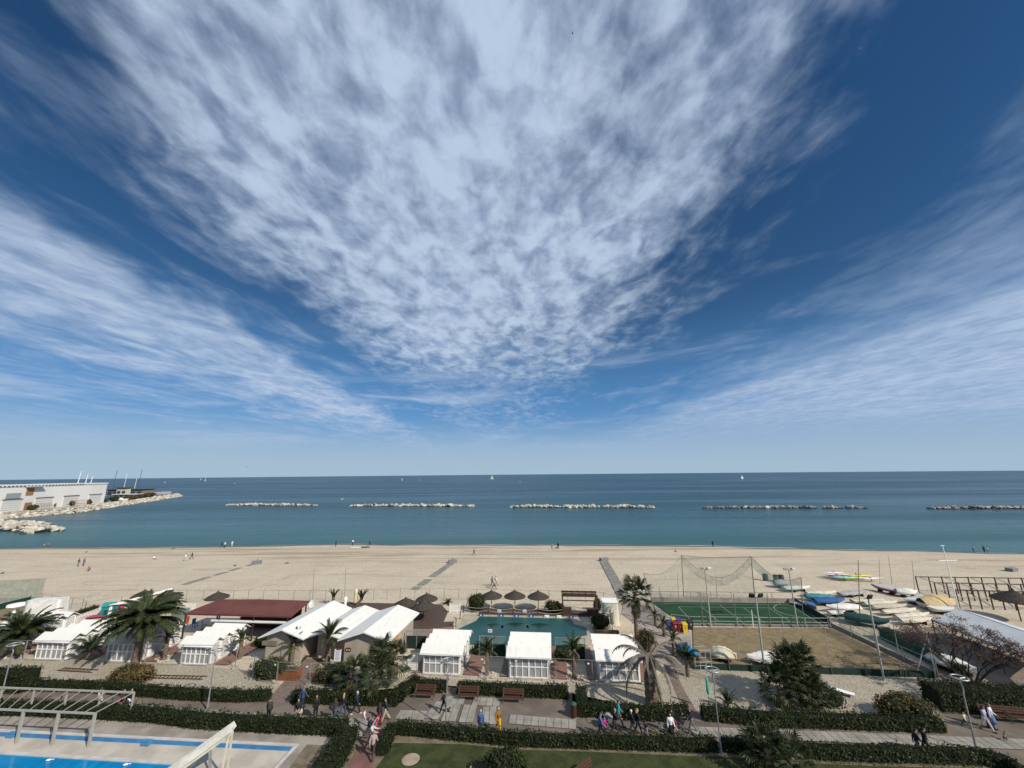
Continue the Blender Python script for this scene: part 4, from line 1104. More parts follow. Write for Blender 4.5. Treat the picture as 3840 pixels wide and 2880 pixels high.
# little rings of white stones round palm feet
def stone_ring(u, v, label, n=14, rr=.75):
    p = at_z(u, v, 0); t = thing('stone_ring', label, 'stones', p, 0, 'white stones round palm feet')
    for i in range(n):
        a = 6.28 * i / n + R.uniform(-.2, .2); q = rr * R.uniform(.7, 1.15)
        obj('stone', R.choice(RK), t, (math.cos(a) * q, math.sin(a) * q, .06), (R.random(), R.random(), R.random() * 6), (R.uniform(.10, .2),) * 3)
stone_ring(1826, 2533, 'white stones round the palm between first and second gable cabins')
stone_ring(2155, 2544, 'white stones round the palm left of the third gable cabin')
stone_ring(1515, 2510, 'white stones by the screen at the restaurant right corner')
stone_ring(70, 2452, 'white stones round the stocky date palm at the left', 18, 1.3)
stone_ring(616, 2474, 'white stones round the slim palm in the left cabin alley')
# ladders lying on the gravel
for (u0, v0, u1, v1, lab) in [(215, 2512, 345, 2520, 'timber ladder lying on gravel before the cabin row by the stocky palm'), (540, 2540, 760, 2545, 'timber ladder lying on gravel before the clear left cabin row')]:
    a, b = at_z(u0, v0, .1), at_z(u1, v1, .1); d = (b - a).normalized(); nr = Vector((-d.y, d.x, 0)); t = thing('lying_ladder', lab, 'ladder', (a.x, a.y, .0), 0, 'ladders on the gravel')
    L = (b - a).length; up = Vector((0, 0, .06))
    for s in (0, .55): MB().beam(nr * s + up, d * L + nr * s + up, .07, .06).build('rail', WOODD, t)
    n = int(L / .42)
    for i in range(n): MB().beam(d * (i + .5) * .42 + up + nr * .03 + Vector((0, 0, .02)), d * (i + .5) * .42 + nr * .52 + up + Vector((0, 0, .02)), .05, .05).build('rung', WOODD, t)

# ================================================================== restaurant with three white roofs
BEIGE = mat('beige stucco', (.40, .345, .275), (.31, .27, .215), .9, .5, .35, 8)
def rz_pt(u, v, z): return at_z(u, v, z)
ZE, ZR = 2.5, 3.35
Afl = at_z(966, 2396, ZE); Cfr = at_z(1457, 2412, ZE)
rx = (Cfr - Afl); RROT = math.atan2(rx.y, rx.x)
rest = thing('restaurant', 'low beige restaurant with three white gabled roofs', 'building', (Afl.x, Afl.y, 0), RROT)
Minv = Matrix.Rotation(-RROT, 3, 'Z')
def loc(p): return Minv @ (Vector((p.x, p.y, 0)) - Vector((Afl.x, Afl.y, 0)))
def gable_roof(x0, x1, y0, y1, ze, zr, skew, wall_in, base=True):
    xm = (x0 + x1) / 2; mb = MB(); th = .12
    vs = []
    for y, s in ((y0, 0), (y1, skew)):
        for dz_ in (0, th): vs += [(x0 + s, y, ze + dz_), (xm + s, y, zr + dz_), (x1 + s, y, ze + dz_)]
    mb.add(vs, [(3, 4, 10, 9), (4, 5, 11, 10), (0, 6, 7, 1), (1, 7, 8, 2), (0, 1, 4, 3), (1, 2, 5, 4), (6, 9, 10, 7), (7, 10, 11, 8), (0, 3, 9, 6), (2, 8, 11, 5)])
    rf = mb.build('roof', ROOFW, rest)
    w0, w1 = x0 + .55, x1 - .55; yw = y0 + wall_in; f = lambda x: ze + (zr - ze) * (1 - abs(x - xm) / (xm - x0)) - .02
    mb = MB()
    mb.add([(w0, yw, 0), (w1, yw, 0), (w1, yw, f(w1)), (xm, yw, zr - .02), (w0, yw, f(w0)), (w0 + skew, y1 - .5, 0), (w1 + skew, y1 - .5, 0), (w1 + skew, y1 - .5, f(w1)), (xm + skew, y1 - .5, zr - .02), (w0 + skew, y1 - .5, f(w0))],
           [(0, 1, 2, 3, 4), (6, 5, 9, 8, 7), (1, 6, 7, 2), (5, 0, 4, 9)])
    mb.build('wall', BEIGE, rest)
    return rf
Lr = rx.length
ax1 = loc(at_z(1142, 2398, ZE)).x; cx0 = loc(at_z(1264, 2406, ZE)).x
bkA = loc(at_z(1163, 2280, ZE)); bkC = loc(at_z(1560, 2299, ZE))
gable_roof(0, ax1, 0, bkA.y, ZE, ZR, bkA.x * .0 + .35, .7)
gable_roof(cx0, Lr, 0, bkC.y - .2, ZE, ZR, .35, .6)
gable_roof(ax1 - .25, cx0 + .25, .55, bkA.y - .4, ZE - .1, ZR - .35, .35, 1.8)
mb = MB(); mb.box((ax1 + (cx0 - ax1) / 2, 2.6, 1.05), (1.5, .1, 2.1)); dr = mb.build('door', WOODD, rest)
MB().box((ax1 + (cx0 - ax1) / 2 + .5, 2.52, 1.05), (.06, .08, .3)).build('handle', STEEL, dr)
MB().box((1.0, .62, 1.9), (1.7, .1, .45)).build('wall_band', mat('dark stucco band', (.2, .17, .135), (.15, .13, .1), .9), rest)
MB().box((2.9, .64, 1.0), (.9, .08, 1.9)).build('wall_pilaster', BEIGE, rest)
ORANGE = plain('orange sign', (.42, .15, .02), .6); BLACKP = plain('black plate', (.02, .02, .02), .5); REDP2 = plain('red print', (.45, .04, .04), .6); INK = plain('grey print', (.22, .23, .26), .7)
s = MB(); sx = cx0 + 1.0
s.box((sx, .55, 1.55), (.55, .06, .28)); sg = s.build('wall_sign', BLACKP, rest)
MB().add([(sx - .28, .53, 1.7), (sx + .28, .53, 1.7), (sx, .53, 1.9)], [(0, 1, 2)]).build('sign_peak', ORANGE, sg)
for q in range(3): MB().box((sx - .16 + q * .16, .51, 1.54), (.09, .02, .09)).build('sign_mark', plain('sign mark', (.7, .68, .6)), sg)
# yellow end wall strip and corner post at the right
MB().box((Lr - .45, 3.6, 1.2), (.1, 2.6, 2.3)).build('end_panel', plain('ochre panel', (.42, .28, .10), .8), rest)
# satellite dish
p = loc(at_z(1170, 2290, 3.0)); di = MB(); di.smooth = True
prof = [(.02, 0), (.18, .015), (.32, .05), (.44, .10)]
di.lathe(prof, 18, cap=False); d_ = di.build('dish', WHITE, None)
dish = thing('satellite_dish', 'white round satellite dish on the restaurant back roof', 'satellite dish', at_z(1170, 2282, 2.75)); d_.parent = dish
d_.location = (0, 0, .55); d_.rotation_euler = (rad(72), 0, rad(-12))
MB().tube([(0, .05, -.2), (0, .05, .5)], .035, 6).build('mast', STEEL, dish)
MB().tube([(0, -.02, .45), (.05, -.45, .5)], .015, 5).build('feed_arm', STEELD, dish)
# red brown awning over the terrace
AW = [at_z(u, v, z) for u, v, z in [(686, 2306, 2.7), (1090, 2317, 2.7), (1162, 2257, 2.95), (820, 2252, 2.95)]]
MAROON = mat('maroon awning', (.155, .052, .040), (.115, .040, .032), .75, .5, .1, 4)
awn = thing('terrace_awning', 'wide maroon awning roof over the restaurant terrace', 'awning', (AW[0].x, AW[0].y, 0), RZ)
la = [Matrix.Rotation(-RZ, 3, 'Z') @ (p - AW[0]) + Vector((0, 0, AW[0].z)) for p in AW]
mb = MB(); vs = [p for p in la] + [p + Vector((0, 0, .14)) for p in la]; mid = [(la[0] * .55 + la[1] * .45) + Vector((0, 0, .24)), (la[3] * .55 + la[2] * .45) + Vector((0, 0, .24))]
vs += mid
mb.add(vs, [(4, 8, 9, 7), (8, 5, 6, 9), (4, 0, 1, 5, 8), (5, 1, 2, 6), (6, 2, 3, 7, 9), (7, 3, 0, 4), (3, 2, 1, 0)]); mb.build('canopy', MAROON, awn)
for k in (.02, .34, .66, .97):
    for row in (0, 1):
        q = (la[0] + (la[1] - la[0]) * k) if row == 0 else (la[3] + (la[2] - la[3]) * k)
        MB().box((q.x, q.y + (.12 if row == 0 else -.12), q.z / 2), (.13, .13, q.z - .02)).build('post', DARK, awn)
a_, b_ = la[0] + (la[1] - la[0]) * .27, la[0] + (la[1] - la[0]) * .98
for zz, off in ((2.15, .1), (1.9, .55)): MB().beam((a_.x, a_.y + off, zz), (b_.x, b_.y + off, zz), .22, .16).build('roller_blind', WHITE, awn)
cn = thing('bar_counter', 'dark bar counter in the shade under the maroon awning', 'counter', AW[0] + EX * 8 + EY * 4.5 - Vector((0, 0, 2.7)), RZ)
MB().box((0, 0, .55), (7, .7, 1.1)).build('counter', WOODD, cn); MB().box((0, -.02, 1.13), (7.2, .85, .06)).build('top', DARK, cn)
MB().box((0, 1.6, 1.2), (7.5, .15, 2.4)).build('dark_back_wall', DARK, cn)  # back wall coloured dark to stand for the shaded interior
for i, c in enumerate([(.35, .05, .04), (.05, .18, .30), (.4, .35, .2)]):
    o = thing('terrace_chair', ['red chair at the left end of the maroon awning', 'blue chair under the maroon awning', 'tan chair under the maroon awning'][i], 'chair', at_z(686 + i * 34 + 10, 2345 + i * 6, 0), .4 + i, 'chairs on the restaurant terrace')
    cm = plain('chair plastic %d' % i, c, .5)
    MB().box((0, 0, .45), (.5, .5, .05)).build('seat', cm, o); MB().box((0, .25, .75), (.5, .05, .55)).build('backrest', cm, o)
    for sx_ in (-.2, .2):
        for sy in (-.2, .2): MB().box((sx_, sy, .21), (.05, .05, .43)).build('leg', cm, o)
# low store behind the terrace and grey box
MB_ = thing('terrace_store', 'grey green storage box left of the maroon awning', 'storage box', at_z(672, 2322, 0), RZ)
MB().box((0, 0, .6), (1.6, 1.2, 1.2)).build('body', plain('grey green sheet', (.16, .2, .19), .6), MB_); MB().box((0, 0, 1.24), (1.75, 1.35, .08)).build('lid', plain('grey green lid', (.2, .25, .24), .6), MB_)

# ================================================================== straw umbrellas
STRAW = mat('dark straw thatch', (.070, .058, .046), (.036, .030, .025), .95, 6.0, .7, 12)
def umbrella_proto():
    t = thing('straw_umbrella', 'x', 'umbrella', (0, 0, 0), 0, 'straw umbrellas')
    MB().tube([(0, 0, -.05), (0, 0, 2.25)], .05, 8).build('pole', WOODD, t)
    r = random.Random(5)
    for i in range(5):                       # five overlapping thatch tiers
        n = 26; z0, z1 = 1.78 + i * .16, 1.78 + i * .16 + .19; r0 = 1.62 - i * .33; r1 = max(.04, r0 - .36)
        mb = MB(); vs = []
        for k in range(n): 
            a = 6.283 * k / n; q = r0 * (1 + r.uniform(-.03, .03)); vs.append((math.cos(a) * q, math.sin(a) * q, z0 + r.uniform(-.03, .02)))
        for k in range(n): 
            a = 6.283 * k / n; vs.append((math.cos(a) * r1, math.sin(a) * r1, z1 + .03))
        for k in range(n):
            a = 6.283 * k / n; q = r0 * .97; vs.append((math.cos(a) * q, math.sin(a) * q, z0 - .07))
        mb.add(vs, [(k, (k + 1) % n, n + (k + 1) % n, n + k) for k in range(n)] + [(2 * n + k, 2 * n + (k + 1) % n, (k + 1) % n, k) for k in range(n)] + ([tuple(range(n, 2 * n))] if i == 4 else []))
        mb.build('thatch_tier', STRAW, t)
    for k in range(8):
        a = 6.283 * k / 8; MB().tube([(0, 0, 2.2), (math.cos(a) * 1.5, math.sin(a) * 1.5, 1.78)], .018, 4).build('rib', WOODD, t)
    MB().lathe([(.10, 2.58), (.05, 2.72), (.01, 2.76)], 8).build('finial', WOODD, t)
    return t
um = umbrella_proto()
UMB = [(1843, 2286, 'straw umbrella nearest the clipped bush, left of the row of three'), (1931, 2286, 'straw umbrella in the middle of the row of three by the pool'), (2019, 2288, 'straw umbrella right in the row of three, nearest the brown pergola'),
       (1587, 2330, 'straw umbrella on the brown deck, nearest of its three'), (1598, 2298, 'straw umbrella furthest back on the brown deck'), (1518, 2318, 'straw umbrella half hidden by the restaurant roof'),
       (530, 2282, 'left straw umbrella behind the white slanting beam'), (630, 2288, 'straw umbrella at the end of the white slanting beam'), (807, 2290, 'straw umbrella above the maroon awning')]
for i, (u, v, lab) in enumerate(UMB):
    p = at_z(u, v, 0)
    if i == 0: um.location = p; um['label'] = lab
    else: clone(um, lab, p, R.uniform(0, 6))
big = clone(um, 'big dark thatched umbrella at the right edge beyond the tent', at_z(3830, 2330, 0), .3, 1.45)

# ================================================================== covered pool
TEAL = mat('teal pool cover', (.012, .078, .068), (.008, .055, .050), .35, .35, .2, 1.2, spec=.4, lo=.4, hi=.7)
TEALD = mat('dark glossy green', (.008, .050, .030), (.006, .038, .024), .12, .8, spec=.6)  # darker, glossier green for the ellipses on the cover
cp = sheet('covered_pool', [(1799, 2311), (2143, 2320), (2153, 2340), (2198, 2352), (2202, 2381), (2162, 2386), (2158, 2420), (1700, 2415), (1722, 2356), (1785, 2328)], TEAL)
for u, v, rx_, ry_ in [(1853, 2356, 2.0, 1.3), (1933, 2354, 2.9, 1.35), (2023, 2355, 2.7, 1.2)]:
    c = at_z(u, v, 0); sheet('dark_ellipse', [(c.x + rx_ * .62 * math.cos(a) * (1 + .06 * math.sin(3 * a + u)), c.y + ry_ * math.sin(a)) for a in [6.283 * i / 24 for i in range(24)]], TEALD, layer_z[0] + .006, True)
BLUEB = plain('blue block', (.02, .06, .25), .5)
for i, (u, v) in enumerate([(1804, 2311), (1880, 2313), (1937, 2314), (1992, 2315), (2051, 2317), (2097, 2318), (2142, 2319)]):
    t = thing('cover_anchor', ['blue anchor block at the left back corner of the covered pool', 'blue anchor block second from left at the pool back edge', 'blue anchor block third from left at the pool back edge', 'blue anchor block fourth from left at the pool back edge', 'white anchor block at the pool back edge', 'pale anchor block right of the white one', 'blue anchor block at the right back corner of the pool'][i], 'anchor block', at_z(u, v, 0), RZ, 'blocks along the covered pool')
    MB().box((0, 0, .16), (.62, .3, .3)).build('block', WHITE if i in (4, 5) else BLUEB, t); MB().box((0, -.17, .2), (.2, .05, .14)).build('label_plate', WHITE, t)
ROPE = plain('rope', (.5, .47, .4), .9)
def rope_fence(pts, label, m=WOODD, ropes=(.45, .85)):
    pp = [at_z(u, v, 0) for u, v in pts]; o = pp[0]
    t = thing('rope_fence', label, 'fence', o, 0)
    for p in pp: 
        q = p - o; MB().box((q.x, q.y, .5), (.12, .12, 1.0)).build('post', m, t)
    for a, b in zip(pp, pp[1:]):
        for z in ropes:
            MB().tube([(a - o) + (b - a) * k + Vector((0, 0, z - .18 * math.sin(math.pi * k))) for k in [i / 6 for i in range(7)]], .022, 4).build('rope', ROPE, t)
rope_fence([(1739, 2297), (1832, 2303), (1924, 2307), (2018, 2309), (2112, 2311)], 'rope fence on dark posts behind the covered pool')
rope_fence([(1725, 2322), (1709, 2350), (1698, 2378)], 'short rope fence on the left side of the covered pool')
# paper notices on the rope fence
for u, v, lab in [(1873, 2293, 'white notice on the rope fence, left one'), (1968, 2293, 'white notice on the rope fence, right one'), (1838, 2393, 'white notice on the barrier between first two gable cabins')]:
    p = at_z(u, v + 16, 0); t = thing('notice', lab, 'notice', p, RZ, 'white notices')
    MB().box((0, -.05, .62 if v < 2350 else 1.25), (.5, .02, .34)).build('sheet', WHITE, t); MB().box((0, -.065, .62 if v < 2350 else 1.25), (.34, .012, .12)).build('print', INK, t)
    MB().box((0, .0, .4 if v < 2350 else .6), (.03, .03, .8 if v < 2350 else 1.2)).build('stake', STEELD, t)
# dark windscreens between the cabins
SCREEN = plain('dark green screen cloth', (.012, .028, .024), .9); GLASSN = netmat('clear screen', (.25, .3, .3), .16)
def windscreen(u0, v0, u1, v1, label, h=1.25, hg=.75):
    a, b = at_z(u0, v0, 0), at_z(u1, v1, 0); L = (b - a).length; t = thing('windscreen', label, 'screen', a, math.atan2(b.y - a.y, b.x - a.x))
    MB().box((L / 2, 0, h / 2 + .03), (L, .03, h)).build('cloth', SCREEN, t)
    MB().box((L / 2, 0, h + hg / 2 + .04), (L - .05, .012, hg - .04)).build('pane', GLASSN, t)
    for x in (0, L / 2, L): MB().box((x, 0, (h + hg) / 2), (.07, .07, h + hg)).build('post', STEEL, t)
    MB().box((L / 2, 0, h + hg + .03), (L + .06, .06, .05)).build('rail', STEEL, t)
windscreen(1797, 2462, 1896, 2466, 'dark green windscreen between first and second gable cabins')
windscreen(2084, 2470, 2196, 2475, 'dark green windscreen between second and third gable cabins')
windscreen(1522, 2432, 1600, 2434, 'dark windscreen right of the restaurant', 1.3, .5)
# white slatted screen beside the first gable cabin
t = thing('slatted_screen', 'white slatted screen between restaurant and first gable cabin', 'screen', at_z(1512, 2516, 0), RZ)
for i in range(7): MB().box((.75, 0, .2 + i * .2), (1.5, .04, .15)).build('slat', WHITE, t)
for x in (0, 1.5): MB().box((x, .05, .75), (.08, .08, 1.5)).build('post', WHITE, t)
# brown timber pergola with bench, gate, kiosk
pg = thing('brown_pergola', 'dark brown timber pergola behind the covered pool', 'pergola', at_z(2112, 2308, 0), RZ)
pw = (at_z(2242, 2314, 0) - at_z(2112, 2308, 0)).length
for x in (0, pw):
    for y in (0, 1.7): MB().box((x, y, 1.35), (.16, .16, 2.7)).build('post', WOODD, pg)
for y, z in ((0, 2.55), (1.7, 2.62)): MB().box((pw / 2, y, z), (pw + .3, .12, .24)).build('beam', WOODD, pg)
for y, z in ((.0, 1.95), (0.9, 2.58), (.45, 2.57)): MB().box((pw / 2, y, z), (pw, .08, .12)).build('slat', WOODD, pg)
for i in range(5): MB().box((pw * (i + .5) / 5, .85, 2.74), (.08, 1.9, .07)).build('rafter', WOODD, pg)
for x in (.6, pw - .6): MB().box((x, .3, .45), (1.2 if x < 1 else 1.6, .7, .9)).build('bench_block', WOODD, pg)
MB().box((pw / 2, .35, .3), (pw - .2, .6, .12)).build('bench_seat', DECK, pg)
g = thing('picket_gate', 'small white picket gate left of the clipped bush', 'gate', at_z(1690, 2298, 0), RZ)
for i in range(7): MB().box((i * .2, 0, .55), (.1, .03, 1.1)).build('picket', WHITE, g)
for z in (.25, .85): MB().box((.6, .03, z), (1.35, .04, .08)).build('rail', WHITE, g)
for x in (-.12, 1.35): MB().box((x, 0, .65), (.1, .1, 1.3)).build('post', WHITE, g)
CANV = mat('cream canvas', (.68, .64, .52), (.56, .52, .41), .85, .9, .35, 5, bdist=.05)
def draped(name, label, loc_, rz, w_, d_, h, m, cat, flare=.12, n=40, top=.12, folds=9):
    t = thing(name, label, cat, loc_, rz); mb = MB(); mb.smooth = True; vs = []
    def per(k):
        s = (k % n) / n * 4; i = int(s); f = s - i
        c = [(-1, -1), (1, -1), (1, 1), (-1, 1), (-1, -1)]
        return Vector((c[i][0] + (c[i + 1][0] - c[i][0]) * f, c[i][1] + (c[i + 1][1] - c[i][1]) * f, 0))
    lev = 5
    for j in range(lev + 1):
        z = j / lev
        for k in range(n):
            q = per(k); fl = 1 + flare * (1 - z) + .05 * (1 - z) * math.sin(k / n * 6.283 * folds)
            vs.append((q.x * w_ / 2 * fl, q.y * d_ / 2 * fl, .03 + z * h))
    fs = [(j * n + k, j * n + (k + 1) % n, (j + 1) * n + (k + 1) % n, (j + 1) * n + k) for j in range(lev) for k in range(n)]
    mb.add(vs, fs); mb.add([vs[lev * n + k] for k in range(n)] + [(0, 0, h + top)], [(k, (k + 1) % n, n) for k in range(n)])
    mb.build('drape', m, t)
    return t
kio = draped('fabric_kiosk', 'white fabric changing kiosk right of the brown pergola', at_z(2290, 2338, 0), RZ, 1.9, 1.9, 2.7, CANV, 'kiosk', .05, folds=12)
MB().box((0, 0, 2.78), (2.0, 2.0, .07)).build('top_frame', WHITE, kio)
def closed_parasol(u, v, h, label, m=CANV, base=None):
    t = thing('closed_parasol', label, 'parasol', base or at_z(u, v, 0), 0)
    MB().tube([(0, 0, -.02), (0, 0, h)], .035, 6).build('pole', WOODD, t)
    mb = MB(); mb.smooth = True; mb.lathe([(.10, h * .28), (.24, h * .34), (.20, h * .6), (.26, h * .75), (.30, h * .86), (.09, h * .97), (.02, h)], 9); mb.build('furled_canopy', m, t)
    MB().lathe([(.3, 0), (.3, .08), (.08, .14)], 12).build('base', CONC, t)
closed_parasol(2297, 2368, 2.7, 'furled white parasol before the white fabric kiosk')
closed_parasol(1330, 2285, 2.9, 'furled cream parasol behind the restaurant roofs', plain('cream cloth', (.62, .55, .32), .85))
closed_parasol(1292, 2292, 2.0, 'short furled white parasol behind the restaurant valley', WHITE)
t = thing('brown_planter', 'long brown planter before the white fabric kiosk', 'planter', at_z(2275, 2378, 0), RZ)
MB().box((0, 0, .2), (3.0, .5, .4)).build('trough', WOODD, t); MB().box((0, 0, .41), (2.9, .4, .03)).build('soil', DIRT, t)
# planters at the entrance
TERRA = plain('rust brown planter', (.22, .075, .03), .8)
for u, v, wd, lab in [(1085, 2545, 2.0, 'rusty brown planter box left of the entrance path'), (1200, 2552, 1.2, 'rusty brown planter box right of the entrance path')]:
    t = thing('planter_box', lab, 'planter', at_z(u, v, 0), RZ, 'planter boxes at the entrance')
    MB().box((0, 0, .42), (wd, .9, .84)).build('box', TERRA, t); MB().box((0, 0, .85), (wd - .1, .8, .04)).build('soil', DIRT, t)
    mb = MB(); scatter_leaves(mb, 260, lambda: (Vector((R.uniform(-wd / 2, wd / 2), R.uniform(-.4, .4), .9 + R.random() * .5)), Vector((0, 0, 1))), .15); mb.build('plants', LEAF_R, t)
t = thing('flower_pot', 'terracotta pot with dry shrub at the entrance', 'plant pot', at_z(1220, 2566, 0))
MB().lathe([(.22, 0), (.32, .42), (.36, .46), (.3, .46)], 14).build('pot', TERRA, t)
mb = MB(); scatter_leaves(mb, 300, lambda: (Vector((R.gauss(0, .28), R.gauss(0, .28), .5 + abs(R.gauss(.35, .25)))), Vector((0, 0, 1))), .12); mb.build('dry_plant', LEAF_Y, t)
# notice board by the entrance palm
t = thing('notice_board', 'white notice board with red header beside the entrance palm', 'notice board', at_z(1262, 2512, 0), RZ)
MB().box((0, 0, .6), (.05, .05, 1.2)).build('post', STEEL, t); MB().box((0, -.03, 1.35), (.72, .03, 1.1)).build('board', WHITE, t)
MB().box((.05, -.05, 1.86), (.5, .012, .1)).build('header', REDP2, t)
for i in range(8): MB().box((-.02 + (i % 3) * .02, -.05, 1.72 - i * .11), (.5 - .05 * (i % 3), .012, .035)).build('text_line', INK, t)
# small rubber black mat / box by the clump
t = thing('black_crate', 'black crate left of the fan palm clump', 'crate', at_z(1280, 2582, 0), RZ); MB().box((0, 0, .4), (1.2, .8, .8)).build('body', DARK, t); MB().box((0, 0, .83), (1.26, .86, .05)).build('lid', BLACKP, t)

# ================================================================== construction fence panels along the park
def fence_panel(a, b, label, h=2.0):
    d = b - a; L = d.length; t = thing('fence_panel', label, 'fence panel', a, math.atan2(d.y, d.x), 'mobile mesh fence panels')
    fr = MB()
    for x in (.04, L - .04): fr.tube([(x, 0, .1), (x, 0, h)], .022, 5)
    for z in (.14, h - .02): fr.tube([(.04, 0, z), (L - .04, 0, z)], .018, 5)
    fr.build('frame', STEEL, t)
    w_ = MB(); n = int(L / .16)
    for i in range(1, n): x = .04 + (L - .08) * i / n; w_.add([(x - .0025, 0, .14), (x + .0025, 0, .14), (x + .0025, 0, h - .02), (x - .0025, 0, h - .02)], [(0, 1, 2, 3)])
    for j in range(1, 8): z = .14 + (h - .16) * j / 8; w_.add([(.04, .004, z - .003), (L - .04, .004, z - .003), (L - .04, .004, z + .003), (.04, .004, z + .003)], [(0, 1, 2, 3)])
    w_.build('wire_mesh', STEEL, t)
    MB().box((0, 0, .07), (.3, .6, .14)).build('foot_block', CONC, t)
    MB().box((L - .35, -.03, h - .3), (.2, .02, .12)).build('tag_plate', WHITE, t)
FP = [(-60, 2476), (85, 2478), (235, 2480), (390, 2488), (540, 2492), (675, 2497), (781, 2499), (881, 2506), (946, 2547), (1034, 2571), (1158, 2577), (1300, 2570), (1430, 2542), (1561, 2535), (1689, 2542), (1821, 2547), (1950, 2553), (2086, 2558), (2224, 2565), (2363, 2571)]
FL = ['at the left edge before the stocky palm', 'before the row by the stocky palm, left half', 'before the row by the stocky palm, right half', 'left of the large date palm', 'at the large date palm trunk', 'right of the large date palm', 'before the clear left cabin row', 'turning towards the juniper hedge', 'by the mixed entrance shrubs', 'across the entrance path left', 'across the entrance path right', 'behind the fan palm clump', 'right of the fan palm clump', 'before the first gable cabin, left half', 'before the first gable cabin, right half', 'between the first two gable cabins', 'before the middle gable cabin', 'right of the middle gable cabin', 'before the third gable cabin']
for (p, q, l) in zip(FP, FP[1:], FL): fence_panel(at_z(*p, 0), at_z(*q, 0), 'mesh fence panel ' + l)

# ================================================================== street lamps
def lamp(bu, bv, tu, tv, label):
    p = at_z(bu, bv, 0); tp = at_y(tu, tv, p.y); h = tp.z
    t = thing('street_lamp', label, 'street lamp', p, 0, 'ring lamps of the park')
    MB().tube([(0, 0, 0), (0, 0, .9)], [.075, .07], 8).build('base', STEEL, t)
    MB().tube([(0, 0, .88), (0, 0, h * .75), (.08, 0, h * .86), (-.04, 0, h * .93), (0, 0, h)], [.05, .045, .042, .04, .035], 8).build('pole', STEEL, t)
    r_ = MB(); r_.smooth = True; pts = [(.46 * math.cos(a), .46 * math.sin(a), h + .02) for a in [6.2832 * i / 28 for i in range(29)]]; r_.tube(pts, .055, 6, False); r_.build('ring_lamp', STEEL, t)
    for a in (0, 3.14159): MB().tube([(0, 0, h - .02), (.44 * math.cos(a), .44 * math.sin(a), h + .02)], .02, 5).build('spoke', STEEL, t)
lamp(1672, 2733, 1672, 2478, 'ring topped street lamp beside the first bench, above the plaza')
lamp(2707, 2838, 2677, 2512, 'ring topped street lamp in the gap of the front hedge')
lamp(3665, 2822, 3608, 2542, 'ring topped street lamp at the right edge of the promenade')
lamp(777, 2662, 805, 2441, 'ring topped street lamp before the clear left cabin row')
lamp(2, 2620, 30, 2417, 'ring topped street lamp at the left edge')

# ================================================================== benches, bin
WSLAT = mat('dark red brown slat', (.085, .035, .022), (.055, .024, .016), .6, 4.0, st=(1, 6, 6))
def bench_proto():
    t = thing('park_bench', 'x', 'bench', (0, 0, 0), 0, 'slatted benches of the promenade')
    for i in range(3): MB().box((0, -.05 - i * .15, .45), (1.9, .12, .04)).build('seat_slat', WSLAT, t)
    for i in range(3):
        o = MB().box((0, 0, 0), (1.9, .04, .12)).build('back_slat', WSLAT, t); o.location = (0, .09 + i * .045, .60 + i * .15); o.rotation_euler = (-.28, 0, 0)
    for x in (-.85, .85):
        MB().tube([(x, -.38, 0), (x, -.36, .42), (x, .02, .42), (x, .2, .98)], .028, 6).build('frame', STEELD, t)
        MB().tube([(x, .28, 0), (x, .02, .42)], .028, 6).build('leg', STEELD, t)
        MB().tube([(x, -.36, .42), (x, -.32, .66), (x, .1, .66)], .022, 6).build('armrest', STEELD, t)
    return t
bp = bench_proto()
for i, (u, v, rz, lab) in enumerate([(1594, 2616, RZ, 'slatted bench left of the plaza lamp'), (1757, 2622, RZ, 'slatted bench in the middle of the three plaza benches'), (1925, 2632, RZ, 'slatted bench right of the three plaza benches'),
                                     (3735, 2700, -.2, 'slatted bench behind the lady in the blue dress'), (3825, 2708, -.2, 'slatted bench at the right edge before the tall hedge'), (2190, 2935, .7, 'dark bench corner at the lower edge of the lawn')]):
    p = at_z(u, v, .02)
    if i == 0: bp.location = p; bp.rotation_euler = (0, 0, rz); bp['label'] = lab
    else: clone(bp, lab, p, rz)
t = thing('litter_bin', 'brown slatted litter bin with green lid at the hedge corner', 'litter bin', at_z(2153, 2692, .02))
for i in range(12):
    a = 6.283 * i / 12; MB().box((.2 * math.cos(a), .2 * math.sin(a), .5), (.03, .09, .85), a).build('slat', WSLAT, t)
MB().lathe([(.18, .05), (.18, .9)], 12).build('liner', DARK, t); MB().lathe([(.24, .93), (.24, 1.0), (.1, 1.1)], 14).build('lid', plain('green lid', (.03, .12, .07), .5), t); MB().lathe([(.22, 0), (.22, .06)], 12).build('base', CONC, t)

# ================================================================== pool pergola and slide
FR = [at_z(u, v, ZT) for u, v in [(69, 2787), (204, 2794), (337, 2803)]]
zf = at_y(90, 2664, FR[0].y).z; PC = plain('cream painted steel', (.36, .345, .295), .6)
per = thing('steel_pergola', 'cream steel pergola frame beside the blue pool', 'pergola', (FR[2].x, FR[2].y, ZT))
zf = at_y(360, 2677, FR[2].y).z - ZT
RB = [at_z(u, v, zf + ZT) for u, v in [(131, 2582), (254, 2586), (380, 2590), (503, 2597)]]; FB = [at_z(u, v, zf + ZT) for u, v in [(90, 2664), (222, 2670), (357, 2676)]]
O_ = Vector((FR[2].x, FR[2].y, ZT))
fb = [p - O_ for p in FB]; rb = [p - O_ for p in RB]; du = fb[2] - fb[1]
fb = [fb[0] - du * 2, fb[0] - du] + fb; rbL = rb[0] - (rb[1] - rb[0]) * 1
rb = [rbL - (rb[1] - rb[0]) * 1, rbL] + rb[:3] + [rb[3]]
for q in fb: MB().beam((q.x, q.y, 0), q, .15, .15, Vector((1, 0, 0))).build('post', PC, per)
for q in rb: MB().beam((q.x, q.y, -.0), q, .11, .11, Vector((1, 0, 0))).build('post', PC, per)
